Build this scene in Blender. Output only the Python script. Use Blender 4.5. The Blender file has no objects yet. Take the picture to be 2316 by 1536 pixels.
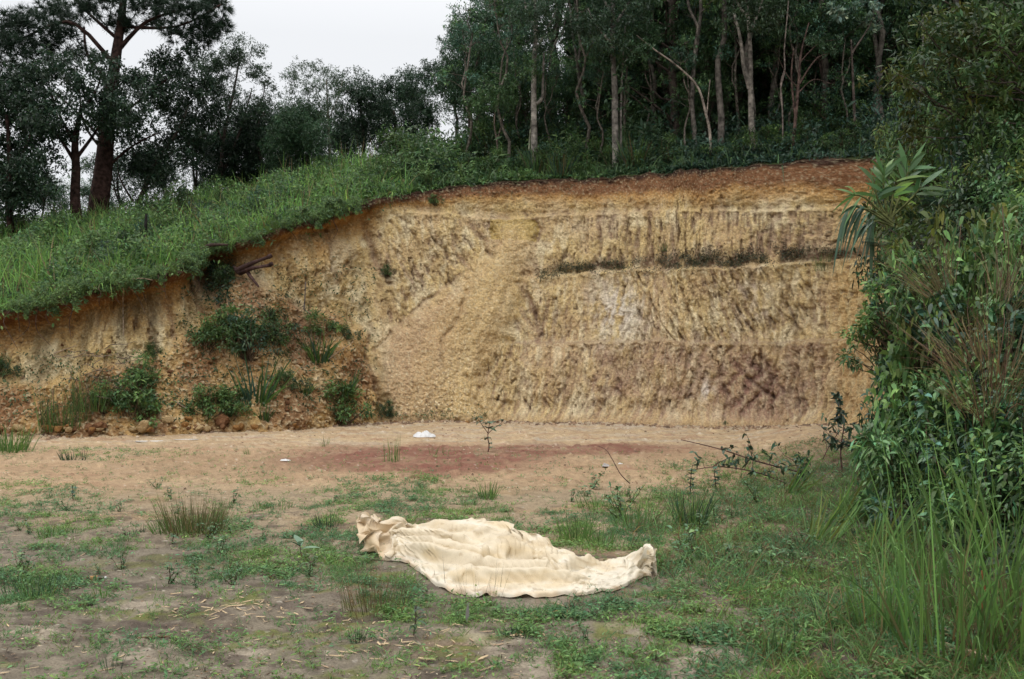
import bpy, math, random
import numpy as np
from mathutils import Vector
R = math.radians
rng = np.random.default_rng(7)
random.seed(7)
scn = bpy.context.scene
COL = scn.collection

# ------------------------------------------------------------------ camera, sky, sun, exposure
F, CX, HZ, EYE = 2252.0, 1158.0, 800.0, 1.6      # focal length in photo pixels, centre column, horizon row, eye height
cam_d = bpy.data.cameras.new('camera'); cam = bpy.data.objects.new('camera', cam_d); COL.objects.link(cam)
cam.location = (0, 0, EYE); cam.rotation_euler = (R(90), 0, 0)
cam_d.sensor_width = 36; cam_d.lens = 36 * F / 2316
cam_d.shift_y = (HZ - 768) / 2316
cam_d.clip_start = 0.05; cam_d.clip_end = 3000
cam_d.dof.use_dof = True; cam_d.dof.focus_distance = 9.5; cam_d.dof.aperture_fstop = 5.0
scn.camera = cam

w = bpy.data.worlds.new("World"); scn.world = w; w.use_nodes = True
nt = w.node_tree; nt.nodes.clear()
out = nt.nodes.new('ShaderNodeOutputWorld'); bg = nt.nodes.new('ShaderNodeBackground')
sky = nt.nodes.new('ShaderNodeTexSky'); sky.sky_type = 'NISHITA'; sky.sun_disc = False
SUN_EL, SUN_AZ = 62.0, 200.0                     # azimuth clockwise from +Y
sky.sun_elevation = R(SUN_EL); sky.sun_rotation = R(SUN_AZ)
geo = nt.nodes.new('ShaderNodeTexCoord'); sep = nt.nodes.new('ShaderNodeSeparateXYZ')
nt.links.new(geo.outputs['Generated'], sep.inputs[0])
ramp = nt.nodes.new('ShaderNodeValToRGB')        # the closed cloud deck: about three times as bright overhead as at the horizon
nt.links.new(sep.outputs['Z'], ramp.inputs[0])
el = ramp.color_ramp.elements
el[0].position = 0.0; el[0].color = (8.6, 8.8, 9.1, 1)
el[1].position = 1.0; el[1].color = (19, 19, 19.3, 1)
e = el.new(0.30); e.color = (8.9, 9.1, 9.4, 1)
e = el.new(0.55); e.color = (14, 14, 14.3, 1)
mx = nt.nodes.new('ShaderNodeMix'); mx.data_type = 'RGBA'; mx.inputs[0].default_value = 0.985
nt.links.new(sky.outputs[0], mx.inputs[6]); nt.links.new(ramp.outputs[0], mx.inputs[7])
nt.links.new(mx.outputs[2], bg.inputs[0]); bg.inputs[1].default_value = 0.1
nt.links.new(bg.outputs[0], out.inputs[0])
sun_d = bpy.data.lights.new('sun', 'SUN'); sun = bpy.data.objects.new('sun', sun_d); COL.objects.link(sun)
sun_d.energy = 0.9; sun_d.angle = R(25); sun_d.color = (1.0, 0.96, 0.9)
az = R(SUN_AZ); sd = Vector((math.sin(az)*math.cos(R(SUN_EL)), math.cos(az)*math.cos(R(SUN_EL)), math.sin(R(SUN_EL))))
sun.rotation_euler = sd.to_track_quat('Z', 'Y').to_euler(); sun.location = (0, 0, 40)
vs = scn.view_settings; vs.view_transform = 'Standard'; vs.look = 'None'; vs.gamma = 1; vs.exposure = 0.0
scn.cycles.max_bounces = 5; scn.cycles.diffuse_bounces = 3; scn.cycles.transmission_bounces = 3
scn.cycles.glossy_bounces = 2; scn.cycles.transparent_max_bounces = 6
scn.cycles.use_denoising = True

# ------------------------------------------------------------------ numpy helpers
def pn(x, y, seed=0):
    x = np.asarray(x, np.float64); y = np.asarray(y, np.float64)
    xi = np.floor(x); yi = np.floor(y); fx = x - xi; fy = y - yi
    xi = xi.astype(np.int64); yi = yi.astype(np.int64)
    def g(ix, iy, dx, dy):
        h = (ix*374761393 + iy*668265263 + seed*1274126177) & 0xffffffff
        h = ((h ^ (h >> 13))*1274126177) & 0xffffffff
        h = (h ^ (h >> 16)) & 1023
        a = h*(2*math.pi/1024)
        return np.cos(a)*dx + np.sin(a)*dy
    u = fx*fx*fx*(fx*(fx*6-15)+10); v = fy*fy*fy*(fy*(fy*6-15)+10)
    a = g(xi, yi, fx, fy)*(1-u) + g(xi+1, yi, fx-1, fy)*u
    b = g(xi, yi+1, fx, fy-1)*(1-u) + g(xi+1, yi+1, fx-1, fy-1)*u
    return (a*(1-v) + b*v)*1.5
def fbm(x, y, seed=0, o=4, gain=.5, lac=2.03):
    s = 0; a = 1; t = 0
    for k in range(o):
        s = s + a*pn(x, y, seed+k*17); t += a; a *= gain; x = x*lac + 3.1; y = y*lac + 1.7
    return s/t*1.3
def ridged(x, y, seed=0, o=3):
    s = 0; a = 1; t = 0
    for k in range(o):
        s = s + a*(1-2*np.abs(pn(x, y, seed+k*13))); t += a; a *= .5; x = x*2.1+5; y = y*2.1+9
    return s/t
def ss(a, b, x):
    t = np.clip((x-a)/(b-a), 0, 1); return t*t*(3-2*t)
def lerp(a, b, t): return a + (b-a)*t
def mixc(a, b, t): return a + (np.asarray(b)-a)*t[..., None]
def pdist(px, py, pts):
    """distance to a polyline and the position along it"""
    best = np.full(np.shape(px), 1e9); tt = np.zeros(np.shape(px)); n = len(pts)-1
    for i in range(n):
        ax, ay = pts[i][:2]; bx, by = pts[i+1][:2]; dx, dy = bx-ax, by-ay
        t = np.clip(((px-ax)*dx + (py-ay)*dy)/(dx*dx+dy*dy+1e-12), 0, 1)
        d = np.hypot(px-ax-t*dx, py-ay-t*dy); m = d < best
        best = np.where(m, d, best); tt = np.where(m, (i+t)/n, tt)
    return best, tt
def inpoly(px, py, pts):
    r = np.zeros(np.shape(px), bool); n = len(pts)
    for i in range(n):
        x1, y1 = pts[i]; x2, y2 = pts[(i+1) % n]
        if y1 == y2: continue
        c = ((y1 > py) != (y2 > py)) & (px < (x2-x1)*(py-y1)/(y2-y1)+x1); r ^= c
    return r
def sdpoly(px, py, pts):
    """signed distance, positive inside"""
    d, _ = pdist(px, py, list(pts)+[pts[0]]); return np.where(inpoly(px, py, pts), d, -d)
def nrmz(v): return v/np.maximum(np.linalg.norm(v, axis=-1, keepdims=True), 1e-9)
def srgb(r, g, b): return tuple(((c/255)/12.92 if c/255 <= .04045 else ((c/255+.055)/1.055)**2.4) for c in (r, g, b))

# ------------------------------------------------------------------ object helpers
def tag(o, label=None, cat=None, group=None, kind=None):
    if label: o['label'] = label
    if cat: o['category'] = cat
    if group: o['group'] = group
    if kind: o['kind'] = kind
    return o
def link(name, data, parent=None):
    o = bpy.data.objects.new(name, data); COL.objects.link(o)
    if parent is not None: o.parent = parent
    return o
def empty(name, loc=(0, 0, 0), rz=0, sc=1):
    o = link(name, None); o.location = loc; o.rotation_euler = (0, 0, rz)
    o.scale = (sc, sc, sc) if np.isscalar(sc) else sc; o.empty_display_size = .2; return o
def mk(name, V, Q, mat, col=None, smooth=False):
    V = np.ascontiguousarray(V, np.float32).reshape(-1, 3); Q = np.ascontiguousarray(Q, np.int32)
    me = bpy.data.meshes.new(name); me.vertices.add(len(V)); me.vertices.foreach_set('co', V.ravel())
    k = Q.shape[1]; me.loops.add(Q.size); me.loops.foreach_set('vertex_index', Q.ravel())
    me.polygons.add(len(Q)); me.polygons.foreach_set('loop_start', np.arange(0, Q.size, k, dtype=np.int32))
    me.polygons.foreach_set('use_smooth', np.full(len(Q), smooth, bool))
    me.update(calc_edges=True)
    if col is not None:
        c = np.ones((len(V), 4), np.float32); c[:, :3] = np.clip(col, 0, 1).reshape(-1, 3)
        at = me.color_attributes.new('Col', 'FLOAT_COLOR', 'POINT'); at.data.foreach_set('color', c.ravel())
    me.materials.append(mat); return me
def gridq(n, m):
    i = np.arange(n-1)[:, None]*m + np.arange(m-1)[None, :]
    return np.stack([i, i+m, i+m+1, i+1], -1).reshape(-1, 4)
def copy_tree(o, parent=None):
    c = o.copy(); COL.objects.link(c)
    if parent is not None: c.parent = parent
    for ch in [x for x in o.children]: copy_tree(ch, c)
    return c

# ------------------------------------------------------------------ materials
def mat(name, rough=.9, spec=.2, col=None, nsc=None, namp=.25, trans=0.0, bump=None, bscale=30):
    m = bpy.data.materials.new(name); m.use_nodes = True; n = m.node_tree; L = n.links
    b = n.nodes['Principled BSDF']; b.inputs['Roughness'].default_value = rough
    b.inputs['Specular IOR Level'].default_value = spec
    if col is None:
        a = n.nodes.new('ShaderNodeVertexColor'); a.layer_name = 'Col'; src = a.outputs[0]
    else:
        a = n.nodes.new('ShaderNodeRGB'); a.outputs[0].default_value = (*col, 1); src = a.outputs[0]
    tc = n.nodes.new('ShaderNodeTexCoord')
    if nsc:
        tx = n.nodes.new('ShaderNodeTexNoise'); tx.inputs['Scale'].default_value = nsc; tx.inputs['Detail'].default_value = 5
        L.new(tc.outputs['Object'], tx.inputs['Vector'])
        mr = n.nodes.new('ShaderNodeMapRange'); mr.inputs[1].default_value = .3; mr.inputs[2].default_value = .7
        mr.inputs[3].default_value = 1-namp; mr.inputs[4].default_value = 1+namp
        L.new(tx.outputs[0], mr.inputs[0])
        mu = n.nodes.new('ShaderNodeVectorMath'); mu.operation = 'SCALE'
        L.new(src, mu.inputs[0]); L.new(mr.outputs[0], mu.inputs['Scale']); src = mu.outputs[0]
    L.new(src, b.inputs['Base Color'])
    if bump:
        t2 = n.nodes.new('ShaderNodeTexNoise'); t2.inputs['Scale'].default_value = bscale; t2.inputs['Detail'].default_value = 6
        L.new(tc.outputs['Object'], t2.inputs['Vector'])
        bp = n.nodes.new('ShaderNodeBump'); bp.inputs['Distance'].default_value = bump; bp.inputs['Strength'].default_value = 1
        L.new(t2.outputs[0], bp.inputs['Height']); L.new(bp.outputs[0], b.inputs['Normal'])
    if trans:
        tr = n.nodes.new('ShaderNodeBsdfTranslucent'); L.new(src, tr.inputs[0]); ms = n.nodes.new('ShaderNodeMixShader')
        ms.inputs[0].default_value = trans; L.new(b.outputs[0], ms.inputs[1]); L.new(tr.outputs[0], ms.inputs[2])
        L.new(ms.outputs[0], n.nodes['Material Output'].inputs[0])
    return m
M_SOIL = mat('soil_cut', rough=.95, spec=.1, nsc=22, namp=.28, bump=.04, bscale=24)
M_GROUND = mat('ground_soil', rough=.93, spec=.15, nsc=60, namp=.22, bump=.012, bscale=70)
M_HILL = mat('hill_soil', rough=.95, spec=.1, nsc=4, namp=.3, bump=.05, bscale=6)
M_LEAF = mat('leaf', rough=.45, spec=.4, trans=.33)
M_LEAFG = mat('leaf_glossy', rough=.36, spec=.5, trans=.2)
M_GRASS = mat('grass_blade', rough=.5, spec=.35, trans=.42)
M_BARK = mat('bark', rough=.9, spec=.15, nsc=9, namp=.75, bump=.02, bscale=25)
M_WOOD = mat('wood', rough=.85, spec=.2, nsc=20, namp=.3)
M_WOOD_C = mat('stone_crumb', rough=.95, spec=.1)
M_ROCK = mat('clod', rough=.95, spec=.1, nsc=8, namp=.3, bump=.02, bscale=15)
# ------------------------------------------------------------------ shape of the pit
BASE = [(-30, 8), (-24, 12), (-18, 16.5), (-13.5, 18.9), (-10.3, 20.0), (-8.5, 19.9), (-7.0, 20.6), (-5.2, 21.9), (-3.6, 23.1), (-1.6, 23.6), (0, 23.6),
        (1.7, 23.1), (3.3, 22.3), (5.2, 21.9), (6.3, 21.5), (6.75, 20.6), (6.75, 19.2), (6.5, 17.5), (6.05, 15.5), (5.4, 13.4), (4.75, 11.3),
        (4.15, 9.4), (3.75, 7.5), (3.5, 5.2), (3.4, 2.5), (3.5, -1), (3.9, -6), (4.5, -14)]
def resample(pts, fn):
    p = np.array(pts, float); seg = np.r_[0, np.cumsum(np.hypot(*np.diff(p, axis=0).T))]
    fine = np.linspace(0, seg[-1], 4000); q = np.stack([np.interp(fine, seg, p[:, 0]), np.interp(fine, seg, p[:, 1])], 1)
    k = 61; ker = np.hanning(k); ker /= ker.sum(); pad = np.pad(q, ((k//2, k//2), (0, 0)), mode='edge')
    pad[:k//2] += (q[0]-q[1])*np.arange(k//2, 0, -1)[:, None]; pad[-(k//2):] += (q[-1]-q[-2])*np.arange(1, k//2+1)[:, None]
    q = np.stack([np.convolve(pad[:, 0], ker, 'valid'), np.convolve(pad[:, 1], ker, 'valid')], 1)
    dens = fn(q[:, 0], q[:, 1]); cum = np.r_[0, np.cumsum((dens[1:]+dens[:-1])/2*np.hypot(*np.diff(q, axis=0).T))]
    N = int(cum[-1]); u = np.linspace(0, cum[-1], N)
    x = np.interp(u, cum, q[:, 0]); y = np.interp(u, cum, q[:, 1]); L = np.interp(u, cum, fine)
    tx = np.gradient(x); ty = np.gradient(y); l = np.hypot(tx, ty)
    return x, y, -ty/l, tx/l, L
def dens(x, y):
    vis = (x > -11.5) & (y > 14) & (x < 9)
    return np.where(vis, 50.0, np.where((y > 5) & (x > -14), 18.0, 4.0))
BX, BY, NX, NY, SL = resample(BASE, dens)
k = 41; kk = np.hanning(k); kk /= kk.sum()
def sm(a, k=121):
    ker = np.hanning(k); ker /= ker.sum(); return np.convolve(np.pad(a, k//2, mode='edge'), ker, 'valid')
NX, NY = sm(NX), sm(NY); l = np.hypot(NX, NY); NX /= l; NY /= l
NS = len(BX)
corner = int(np.argmin(np.hypot(BX-6.7, BY-20.9)))
side = np.arange(NS) > corner                       # the right-hand bank, running towards the camera
LIPX = [-600, 0, 90, 200, 300, 400, 462, 480, 520, 540, 640, 740, 790, 860, 1000, 1150, 1400, 1560, 1700, 1860, 1960, 2400]
LIPY = [775, 706, 690, 662, 638, 612, 592, 572, 556, 548, 512, 492, 478, 446, 426, 408, 386, 372, 360, 350, 347, 345]
LEAN0 = np.interp(SL, [0, SL[corner]*.55, SL[corner]*.72, SL[corner], SL[corner]+5, SL[-1]], [.30, .30, .36, .36, .62, .8])
LEAN0 = sm(LEAN0)
Z = np.full(NS, 5.0)
for _ in range(12):
    tx_, ty_ = BX+NX*LEAN0*Z, BY+NY*LEAN0*Z
    px_ = CX + F*tx_/np.maximum(ty_, 3)
    Z = .5*Z + .5*(EYE + (HZ-np.interp(px_, LIPX, LIPY))/F*ty_)
zs = np.interp(BY, [-14, 0, 5, 9, 12, 16, 19, 21], [2.2, 2.2, 2.3, 2.7, 3.5, 5.0, 6.1, 6.6])
tt = ss(corner-20, corner+160, np.arange(NS))
Z = np.where(np.arange(NS) > corner-20, Z[corner-30]*(1-tt)+zs*tt, Z)
TZ = sm(Z, 31)
TX, TY = BX+NX*LEAN0*TZ, BY+NY*LEAN0*TZ
TPX = CX + F*TX/np.maximum(TY, 3)

# ------------------------------------------------------------------ wall surface
NV = 340
v = np.linspace(-.06, 1, NV)
ZZ = v[None, :]*TZ[:, None]
S2 = np.broadcast_to(SL[:, None], ZZ.shape)
X0 = BX[:, None] + NX[:, None]*LEAN0[:, None]*ZZ; Y0 = BY[:, None] + NY[:, None]*LEAN0[:, None]*ZZ
PX = CX + F*X0/np.maximum(Y0, 3); PY = HZ - F*(ZZ-EYE)/np.maximum(Y0, 3)
LIPD = TZ[:, None] - ZZ                              # metres below the lip
BACK = 1 - np.broadcast_to(ss(corner+10, corner+200, np.arange(NS))[:, None], ZZ.shape)
# warp so that authored lines are never ruler straight
WX = PX + 9*fbm(S2*.9, ZZ*.9, 3, 3) + 3*fbm(S2*6, ZZ*6, 4, 2); WY = PY + 7*fbm(S2*.8+9, ZZ*.8, 5, 3) + 3*fbm(S2*6, ZZ*6, 6, 2)
FAN = [(1140, 492), (1110, 560), (1050, 612), (960, 690), (880, 745), (846, 790), (846, 880), (868, 985), (1170, 985), (1128, 920), (1098, 870), (1100, 820), (1135, 765), (1165, 705), (1178, 640), (1195, 560), (1185, 500)]
TALUS = [(-400, 880), (0, 862), (90, 862), (190, 838), (280, 818), (370, 796), (430, 742), (500, 655), (545, 612), (600, 640), (690, 700), (760, 706), (820, 745), (850, 860), (868, 990), (868, 1300), (-400, 1300)]
n1 = fbm(S2*5, ZZ*2.6, 61, 4)
D = np.zeros_like(ZZ)                                # outward (into the hill) displacement, metres
fr_ = ss(960, 1120, WX); fan = ss(-10-14*fr_, 30+26*fr_, sdpoly(WX, WY, FAN)+12*fbm(S2*2.4, ZZ*2.4, 8, 3)); tal_sd = sdpoly(WX, WY, TALUS); tal = ss(-14, 22, tal_sd)
# large forms
D += .22*fbm(S2*.35, ZZ*.35, 11, 2) + .07*fbm(S2*1.6, ZZ*1.3, 12, 3)
leftz = 1-ss(830, 900, WX)
D += leftz*(.26*fbm(S2*.75, ZZ*.25, 13, 3) + .10*ridged(S2*1.5, ZZ*.35, 14, 3))
# deep hollow beside the root, buttress right of it
hol = np.exp(-((WX-500)/52)**2)*ss(730, 600, WY); D += .9*hol
D -= .45*np.exp(-((WX-690)/110)**2)*ss(760, 560, WY)*ss(495, 560, WY)
D += .35*np.exp(-((WX-838)/26)**2)*ss(700, 560, WY)
D += .30*np.exp(-((WX-85)/26)**2-((WY-860)/70)**2)
# shelves cut by the digger on the right
shelf_y = np.interp(WX, [1150, 1200, 1330, 1500, 1700, 1900, 2000], [640, 623, 613, 606, 599, 583, 575])
sh_on = ss(1165, 1330, WX)*BACK
D += .46*sh_on*ss(7, -7, WY-shelf_y+7*n1)
D -= .02*sh_on*np.exp(-((WY-shelf_y-4)/7)**2)
l2y = np.interp(WX, [1000, 1140, 1500, 1760, 1830, 1950], [782, 779, 771, 779, 768, 764]); l2on = ss(1110, 1180, WX)*BACK*(1-fan)
D += .16*l2on*ss(6, -5, WY-l2y+5*n1); D -= .015*l2on*np.exp(-((WY-l2y-5)/6)**2)
l0y = np.interp(WX, [860, 950, 1120, 1330, 1500, 1700, 1950], [470, 482, 492, 474, 468, 466, 458]); l0on = ss(880, 960, WX)*BACK
D += .12*l0on*ss(4, -4, WY-l0y)
D += .10*l0on*np.exp(-((WY-l0y+10)/9)**2)*(.5+fbm(S2*3, ZZ*0+1, 19, 3))
# bucket-tooth grooves: a direction per zone
def grooves(ang, per, seed, sharp=1.0):
    a = R(ang); u = (PX*math.cos(a) + PY*math.sin(a)); t = (-PX*math.sin(a) + PY*math.cos(a))
    u = u + 10*fbm(PX/90, PY/90, seed, 2)
    return ridged(u/per, t/(per*7), seed+2, 3)*.8 + .45*np.cos(2*math.pi*u/per + 3*fbm(PX/160, PY/160, seed+5, 2)) + .55*ridged(u/(per*.42), t/(per*2.6), seed+7, 2)
zA = ss(1290, 1360, WX)*ss(8, -2, WY-shelf_y)*ss(-2, 8, WY-l0y)*BACK
zB = ss(1190, 1230, WX)*ss(2, 10, WY-shelf_y)*ss(4, -4, WY-l2y)*BACK
zC = ss(1060, 1120, WX)*ss(0, 10, WY-l2y)*BACK*(1-fan)
zD = ss(820, 900, WX)*ss(1330, 1250, WX)*ss(0, 12, WY-l0y)*(1-zB)*(1-zC)*(1-fan)
gA = grooves(3, 29, 31); gB = grooves(-20, 26, 37); gB2 = grooves(9, 24, 38); gC = grooves(-26, 30, 43); gC2 = grooves(16, 27, 44); gD = grooves(-22, 27, 47)
wB = ss(1430, 1560, WX)*ss(1840, 1780, WX); wC = ss(1560, 1650, WX)*ss(1860, 1800, WX)
gbrk = .35+1.0*ss(-.35, .3, fbm(S2*1.1, ZZ*1.4, 53, 3))
G = (zA*gA*.044 + zB*(gB*wB + gB2*(1-wB))*.034 + zC*(gC*wC + gC2*(1-wC))*.032 + zD*gD*.036)*gbrk
gS = grooves(2, 25, 51)
right_side = ss(1840, 1900, WX)
G = G*(1-right_side) + .06*gS*right_side*ss(0, .5, LIPD)
fade = ss(.35, .8, LIPD)
D += G*fade
# pits, chatter
n2 = fbm(S2*14, ZZ*9, 62, 3)
nh = fbm(S2*24, ZZ*16, 67, 3); chunk = ridged(S2*9+n1*.8, ZZ*5.5+n1*.6, 69, 3)
D += (1-fan*.75)*(.030*n1 + .024*n2 + .020*nh + .016*chunk)*(1+.5*ss(900, 700, WX))
def fine(ang, seed):
    a = R(ang); u = PX*math.cos(a)+PY*math.sin(a)+6*n1; t = -PX*math.sin(a)+PY*math.cos(a); return ridged(u/9.5, t/46, seed, 3)+.5*fbm(u/5, t/24, seed+5, 2)
fz_ = zA*fine(2, 181)+zB*(fine(-20, 182)*wB+fine(8, 183)*(1-wB))+zC*(fine(-24, 184)*wC+fine(12, 185)*(1-wC))+zD*fine(-22, 186)+right_side*(1-zA)*fine(2, 187)*.8
D += .038*fz_*fade + fan*(.016*n2+.016*fbm(S2*20, ZZ*20, 64, 2)+.03*ss(700, 950, WY)*fbm(S2*12, ZZ*12, 73, 2))
pits = ss(.46, .7, fbm(S2*4.2+.6*n1, ZZ*1.5+.5*n1, 65, 4))*ss(-.1, .3, fbm(S2*.7, ZZ*.9, 68, 2)); D += .10*pits*(1-fan)*fade
pits2 = ss(.42, .62, fbm(S2*10, ZZ*3.2, 66, 3))*(gbrk > .8); D += .04*pits2*(1-fan*.9)*fade
# cracks and seams (pixel polylines, width, depth)
CR = [([(838, 735), (828, 800), (846, 880), (858, 950)], 5, .14), ([(846, 790), (900, 735), (980, 670), (1040, 620)], 5, .10), ([(1052, 850), (1075, 900), (1105, 945)], 6, .16),
      ([(1058, 660), (1030, 740), (1002, 770), (998, 820), (1008, 835)], 4, .08), ([(1170, 640), (1200, 700), (1215, 760)], 7, .12), ([(812, 478), (845, 540), (862, 600), (880, 640)], 9, .18),
      ([(1630, 850), (1636, 800), (1660, 775)], 4, .1), ([(1630, 850), (1650, 890), (1640, 945)], 5, .12), ([(1690, 850), (1725, 880), (1760, 905)], 5, .14), ([(1700, 822), (1740, 850), (1775, 890)], 4, .1),
      ([(1112, 500), (1118, 530)], 6, .1), ([(1205, 492), (1215, 515), (1208, 535)], 7, .2), ([(905, 655), (920, 678)], 5, .12), ([(335, 655), (345, 730), (350, 790)], 10, .18), ([(380, 690), (400, 760)], 8, .12),
      ([(440, 590), (446, 650), (470, 720)], 9, .2), ([(735, 505), (742, 590), (760, 640)], 7, .12), ([(1300, 800), (1290, 860), (1260, 900)], 4, .06), ([(1390, 830), (1400, 910)], 4, .07), ([(1690, 730), (1700, 755)], 7, .1)]
crk = np.zeros_like(D)
for pts, wd, dp in CR:
    d, _ = pdist(WX, WY, pts); g = np.exp(-(d/wd)**2); D += dp*g*(.7+.6*n1); crk = np.maximum(crk, g*min(1, dp*8))
# tooth scratches and torn slots, each one its own
scr = np.zeros_like(D); iw = np.where(PX[:, 120] < 1960)[0][-1]
def scratch(n, x0, x1, y0, y1, ang, sp, L0, L1, W0, W1, dep):
    global D
    done = 0
    while done < n:
        cx_, cy_ = rng.uniform(x0, x1), rng.uniform(y0, y1); i = int(np.searchsorted(PX[:iw, 150], cx_)); i = min(i, iw-1); j = int(np.argmin(np.abs(PY[i]-cy_)))
        if j < 12 or j > NV-6 or fan[i, j] > .5 or tal[i, j] > .3: done += .2; continue
        L_ = rng.uniform(L0, L1)*(1 if rng.random() < .7 else 1.7); a = R(ang+rng.normal(0, sp)); wi = int(L_*.6+16); a0, a1 = max(i-wi, 0), min(i+wi, NS); b0, b1 = max(j-wi, 0), min(j+wi, NV)
        s_ = np.s_[a0:a1, b0:b1]; x = PX[s_]-cx_; y = PY[s_]-cy_; k_ = rng.normal(0, .006); u = x*math.cos(a)+y*math.sin(a); t = -x*math.sin(a)+y*math.cos(a); u = u-k_*t*t*.5-2.2*n1s[s_]
        w_ = rng.uniform(W0, W1)*(.5+.5*np.cos(np.clip(t/L_*2, -1, 1)*math.pi/2)); m = np.exp(-(u/np.maximum(w_, .5))**2)*(np.abs(t) < L_/2)*ss(L_/2, L_*.25, np.abs(t))
        q = rng.uniform(.5, 1.2); D[s_] += dep*.5*q*m; scr[s_] = np.maximum(scr[s_], m*min(1, q)); done += 1
n1s = fbm(S2*8, ZZ*8, 72, 2)
scratch(130, 1290, 1910, 472, 575, 2, 4, 18, 80, 1.8, 3.6, .15); scratch(90, 1200, 1450, 625, 765, 14, 14, 12, 40, 1.5, 3.2, .06); scratch(170, 1430, 1850, 620, 768, -20, 9, 20, 80, 1.6, 3.4, .11); scratch(80, 1700, 1930, 620, 940, 3, 5, 26, 90, 1.8, 3.8, .15)
scratch(120, 1110, 1560, 785, 940, 16, 14, 14, 46, 1.6, 4.2, .08); scratch(150, 1080, 1800, 785, 945, -8, 26, 10, 36, 1.6, 5.0, .10)
scratch(150, 850, 1130, 490, 700, -24, 16, 14, 46, 1.5, 4.0, .09); scratch(110, 1180, 1340, 470, 620, -12, 26, 10, 30, 1.5, 3.0, .05); scratch(120, 1780, 1940, 470, 950, 4, 7, 20, 70, 2, 4, .08)
scratch(120, 900, 1900, 400, 470, 30, 50, 6, 22, 1.5, 4.0, .07); scratch(120, 0, 480, 640, 850, 3, 12, 14, 60, 2, 6, .10); scratch(120, 540, 850, 510, 740, 5, 18, 12, 50, 2, 6, .10)
# folded strata low on the right
fold_w = np.exp(-(np.abs(WX-1695)/88)**3-(np.abs(WY-868)/76)**3)
fw = WX + 46*np.abs(((WY-845)/60)) ; strat = np.cos(fw/6.5 + 3.2*fbm(PX/50, PY/50, 71, 3))
D += .03*fold_w*strat
# talus cones: straight sheets of loose soil in front of the cut
fan_t = np.clip((WY-500)/460, 0, 1)
D -= fan*(.08+.50*fan_t**1.2)*(.65+.35*np.cos((WX-1010)/130))
D -= tal*np.clip(.15+tal_sd/230, 0, 2.0)*1.05
D -= tal*(.10*fbm(S2*1.7, ZZ*1.7, 81, 3) + .05*fbm(S2*7, ZZ*7, 82, 3))
peb = ss(.25, .5, fbm(S2*11, ZZ*11, 83, 2))*np.maximum(tal, fan*.35*ss(700, 950, WY)); D -= .04*peb
run = np.zeros_like(D)
for pts in ([(1150, 520), (1080, 640), (1000, 780), (960, 940)], [(1165, 540), (1110, 680), (1040, 800), (1020, 940)], [(1120, 580), (1000, 690), (920, 800), (905, 940)], [(1170, 560), (1150, 660), (1090, 760), (1070, 830)]):
    d, _ = pdist(WX+12*n1, WY, pts); run = np.maximum(run, np.exp(-(d/7)**2))
D += .035*run*fan*ss(-.2, .3, fbm(S2*1.5, ZZ*1.5, 88, 2))
# brow: humus crust overhangs a little on the left
ov = ss(.34, .05, LIPD)*ss(1000, 700, WX)*BACK; D -= ov*(.42+.15*fbm(S2*2.3, ZZ*0, 91, 3))
D += ss(.1, .35, LIPD)*ss(1.3, .45, LIPD)*ss(1000, 700, WX)*.22
toe = ss(.5, 0, ZZ)*(1-tal)*(1-fan); D -= .35*toe**2
D *= ss(-.02, .02, ZZ + .3)
XW = X0 + NX[:, None]*D; YW = Y0 + NY[:, None]*D
ZW = ZZ + ss(.3, 0, LIPD)*(.10*fbm(S2*1.7, ZZ*0+3, 93, 3))*ss(-1, 2, ZZ)
ZW = np.where(tal > .5, ZW + .03*fbm(S2*8, ZZ*8, 94, 2), ZW)

# soil colours of the layers, with shade painted into grooves, cracks, pits and hollow
OCH = np.array((.52, .385, .18)); PALE = np.array((.66, .565, .365)); PINK = np.array((.46, .32, .19)); ORG = np.array((.36, .19, .060)); PUR = np.array((.20, .125, .095))
BRN = np.array((.155, .075, .038)); HUM = np.array((.045, .024, .017)); WHT = np.array((.66, .60, .52)); OLV = np.array((.30, .23, .12)); TAN = np.array((.42, .285, .15))
C = np.zeros(ZZ.shape+(3,)) + OCH
na = fbm(S2*.8, ZZ*.8, 101, 4); nb = fbm(S2*2.2, ZZ*1.1, 102, 4); nc = fbm(S2*6, ZZ*3, 103, 3)
C = mixc(C, PALE, ss(0, .5, nb)*.75); C = mixc(C, TAN, ss(.0, .5, na)*.6)
C = mixc(C, PINK, ss(-.05, .35, fbm(S2*1.1+7, ZZ*.9, 104, 4))*.45*ss(820, 900, WX))
stre = fbm(S2*7+G*12, ZZ*1.2+S2*1.0*(zC+zB), 105, 3)
C = mixc(C, PALE*1.04, ss(.0, .45, stre)*.6*(zB+zC+zD)); C = mixc(C, PUR*1.25, ss(.1, .5, -stre)*.33*(zB*.5+zC+zD*.5+zA*.4)); gg = G/.04
C = mixc(C, PUR*1.1, ss(.7, 1.4, gg+.35*nc)*.5*fade); C = mixc(C, PALE, ss(-.2, -.9, gg)*.35); C = mixc(C, PUR*.95, ss(.45, 1.1, fz_)*.42*fade); C = mixc(C, PALE*1.02, ss(-.05, -.8, fz_)*.45*fade)  # grooves painted darker and their ridges paler, shading put into the colour
C = mixc(C, PUR*1.5, zC*(.24+.35*ss(-.1, .5, fbm(S2*1.6, ZZ*1.9, 107, 3)))*ss(1180, 1400, WX))
C = mixc(C, WHT*.86, np.exp(-((WX-1390)/55)**2-((WY-700)/75)**2)*.85*ss(-.45, .2, nc+nb)); C = mixc(C, WHT, np.exp(-((WX-1603)/16)**2-((WY-882)/22)**2)*ss(-.3, .2, nc)*.95)
C = mixc(C, WHT*.9, np.exp(-((WX-1700)/60)**2-((WY-690)/70)**2)*.4*ss(-.2, .4, nc))
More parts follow.
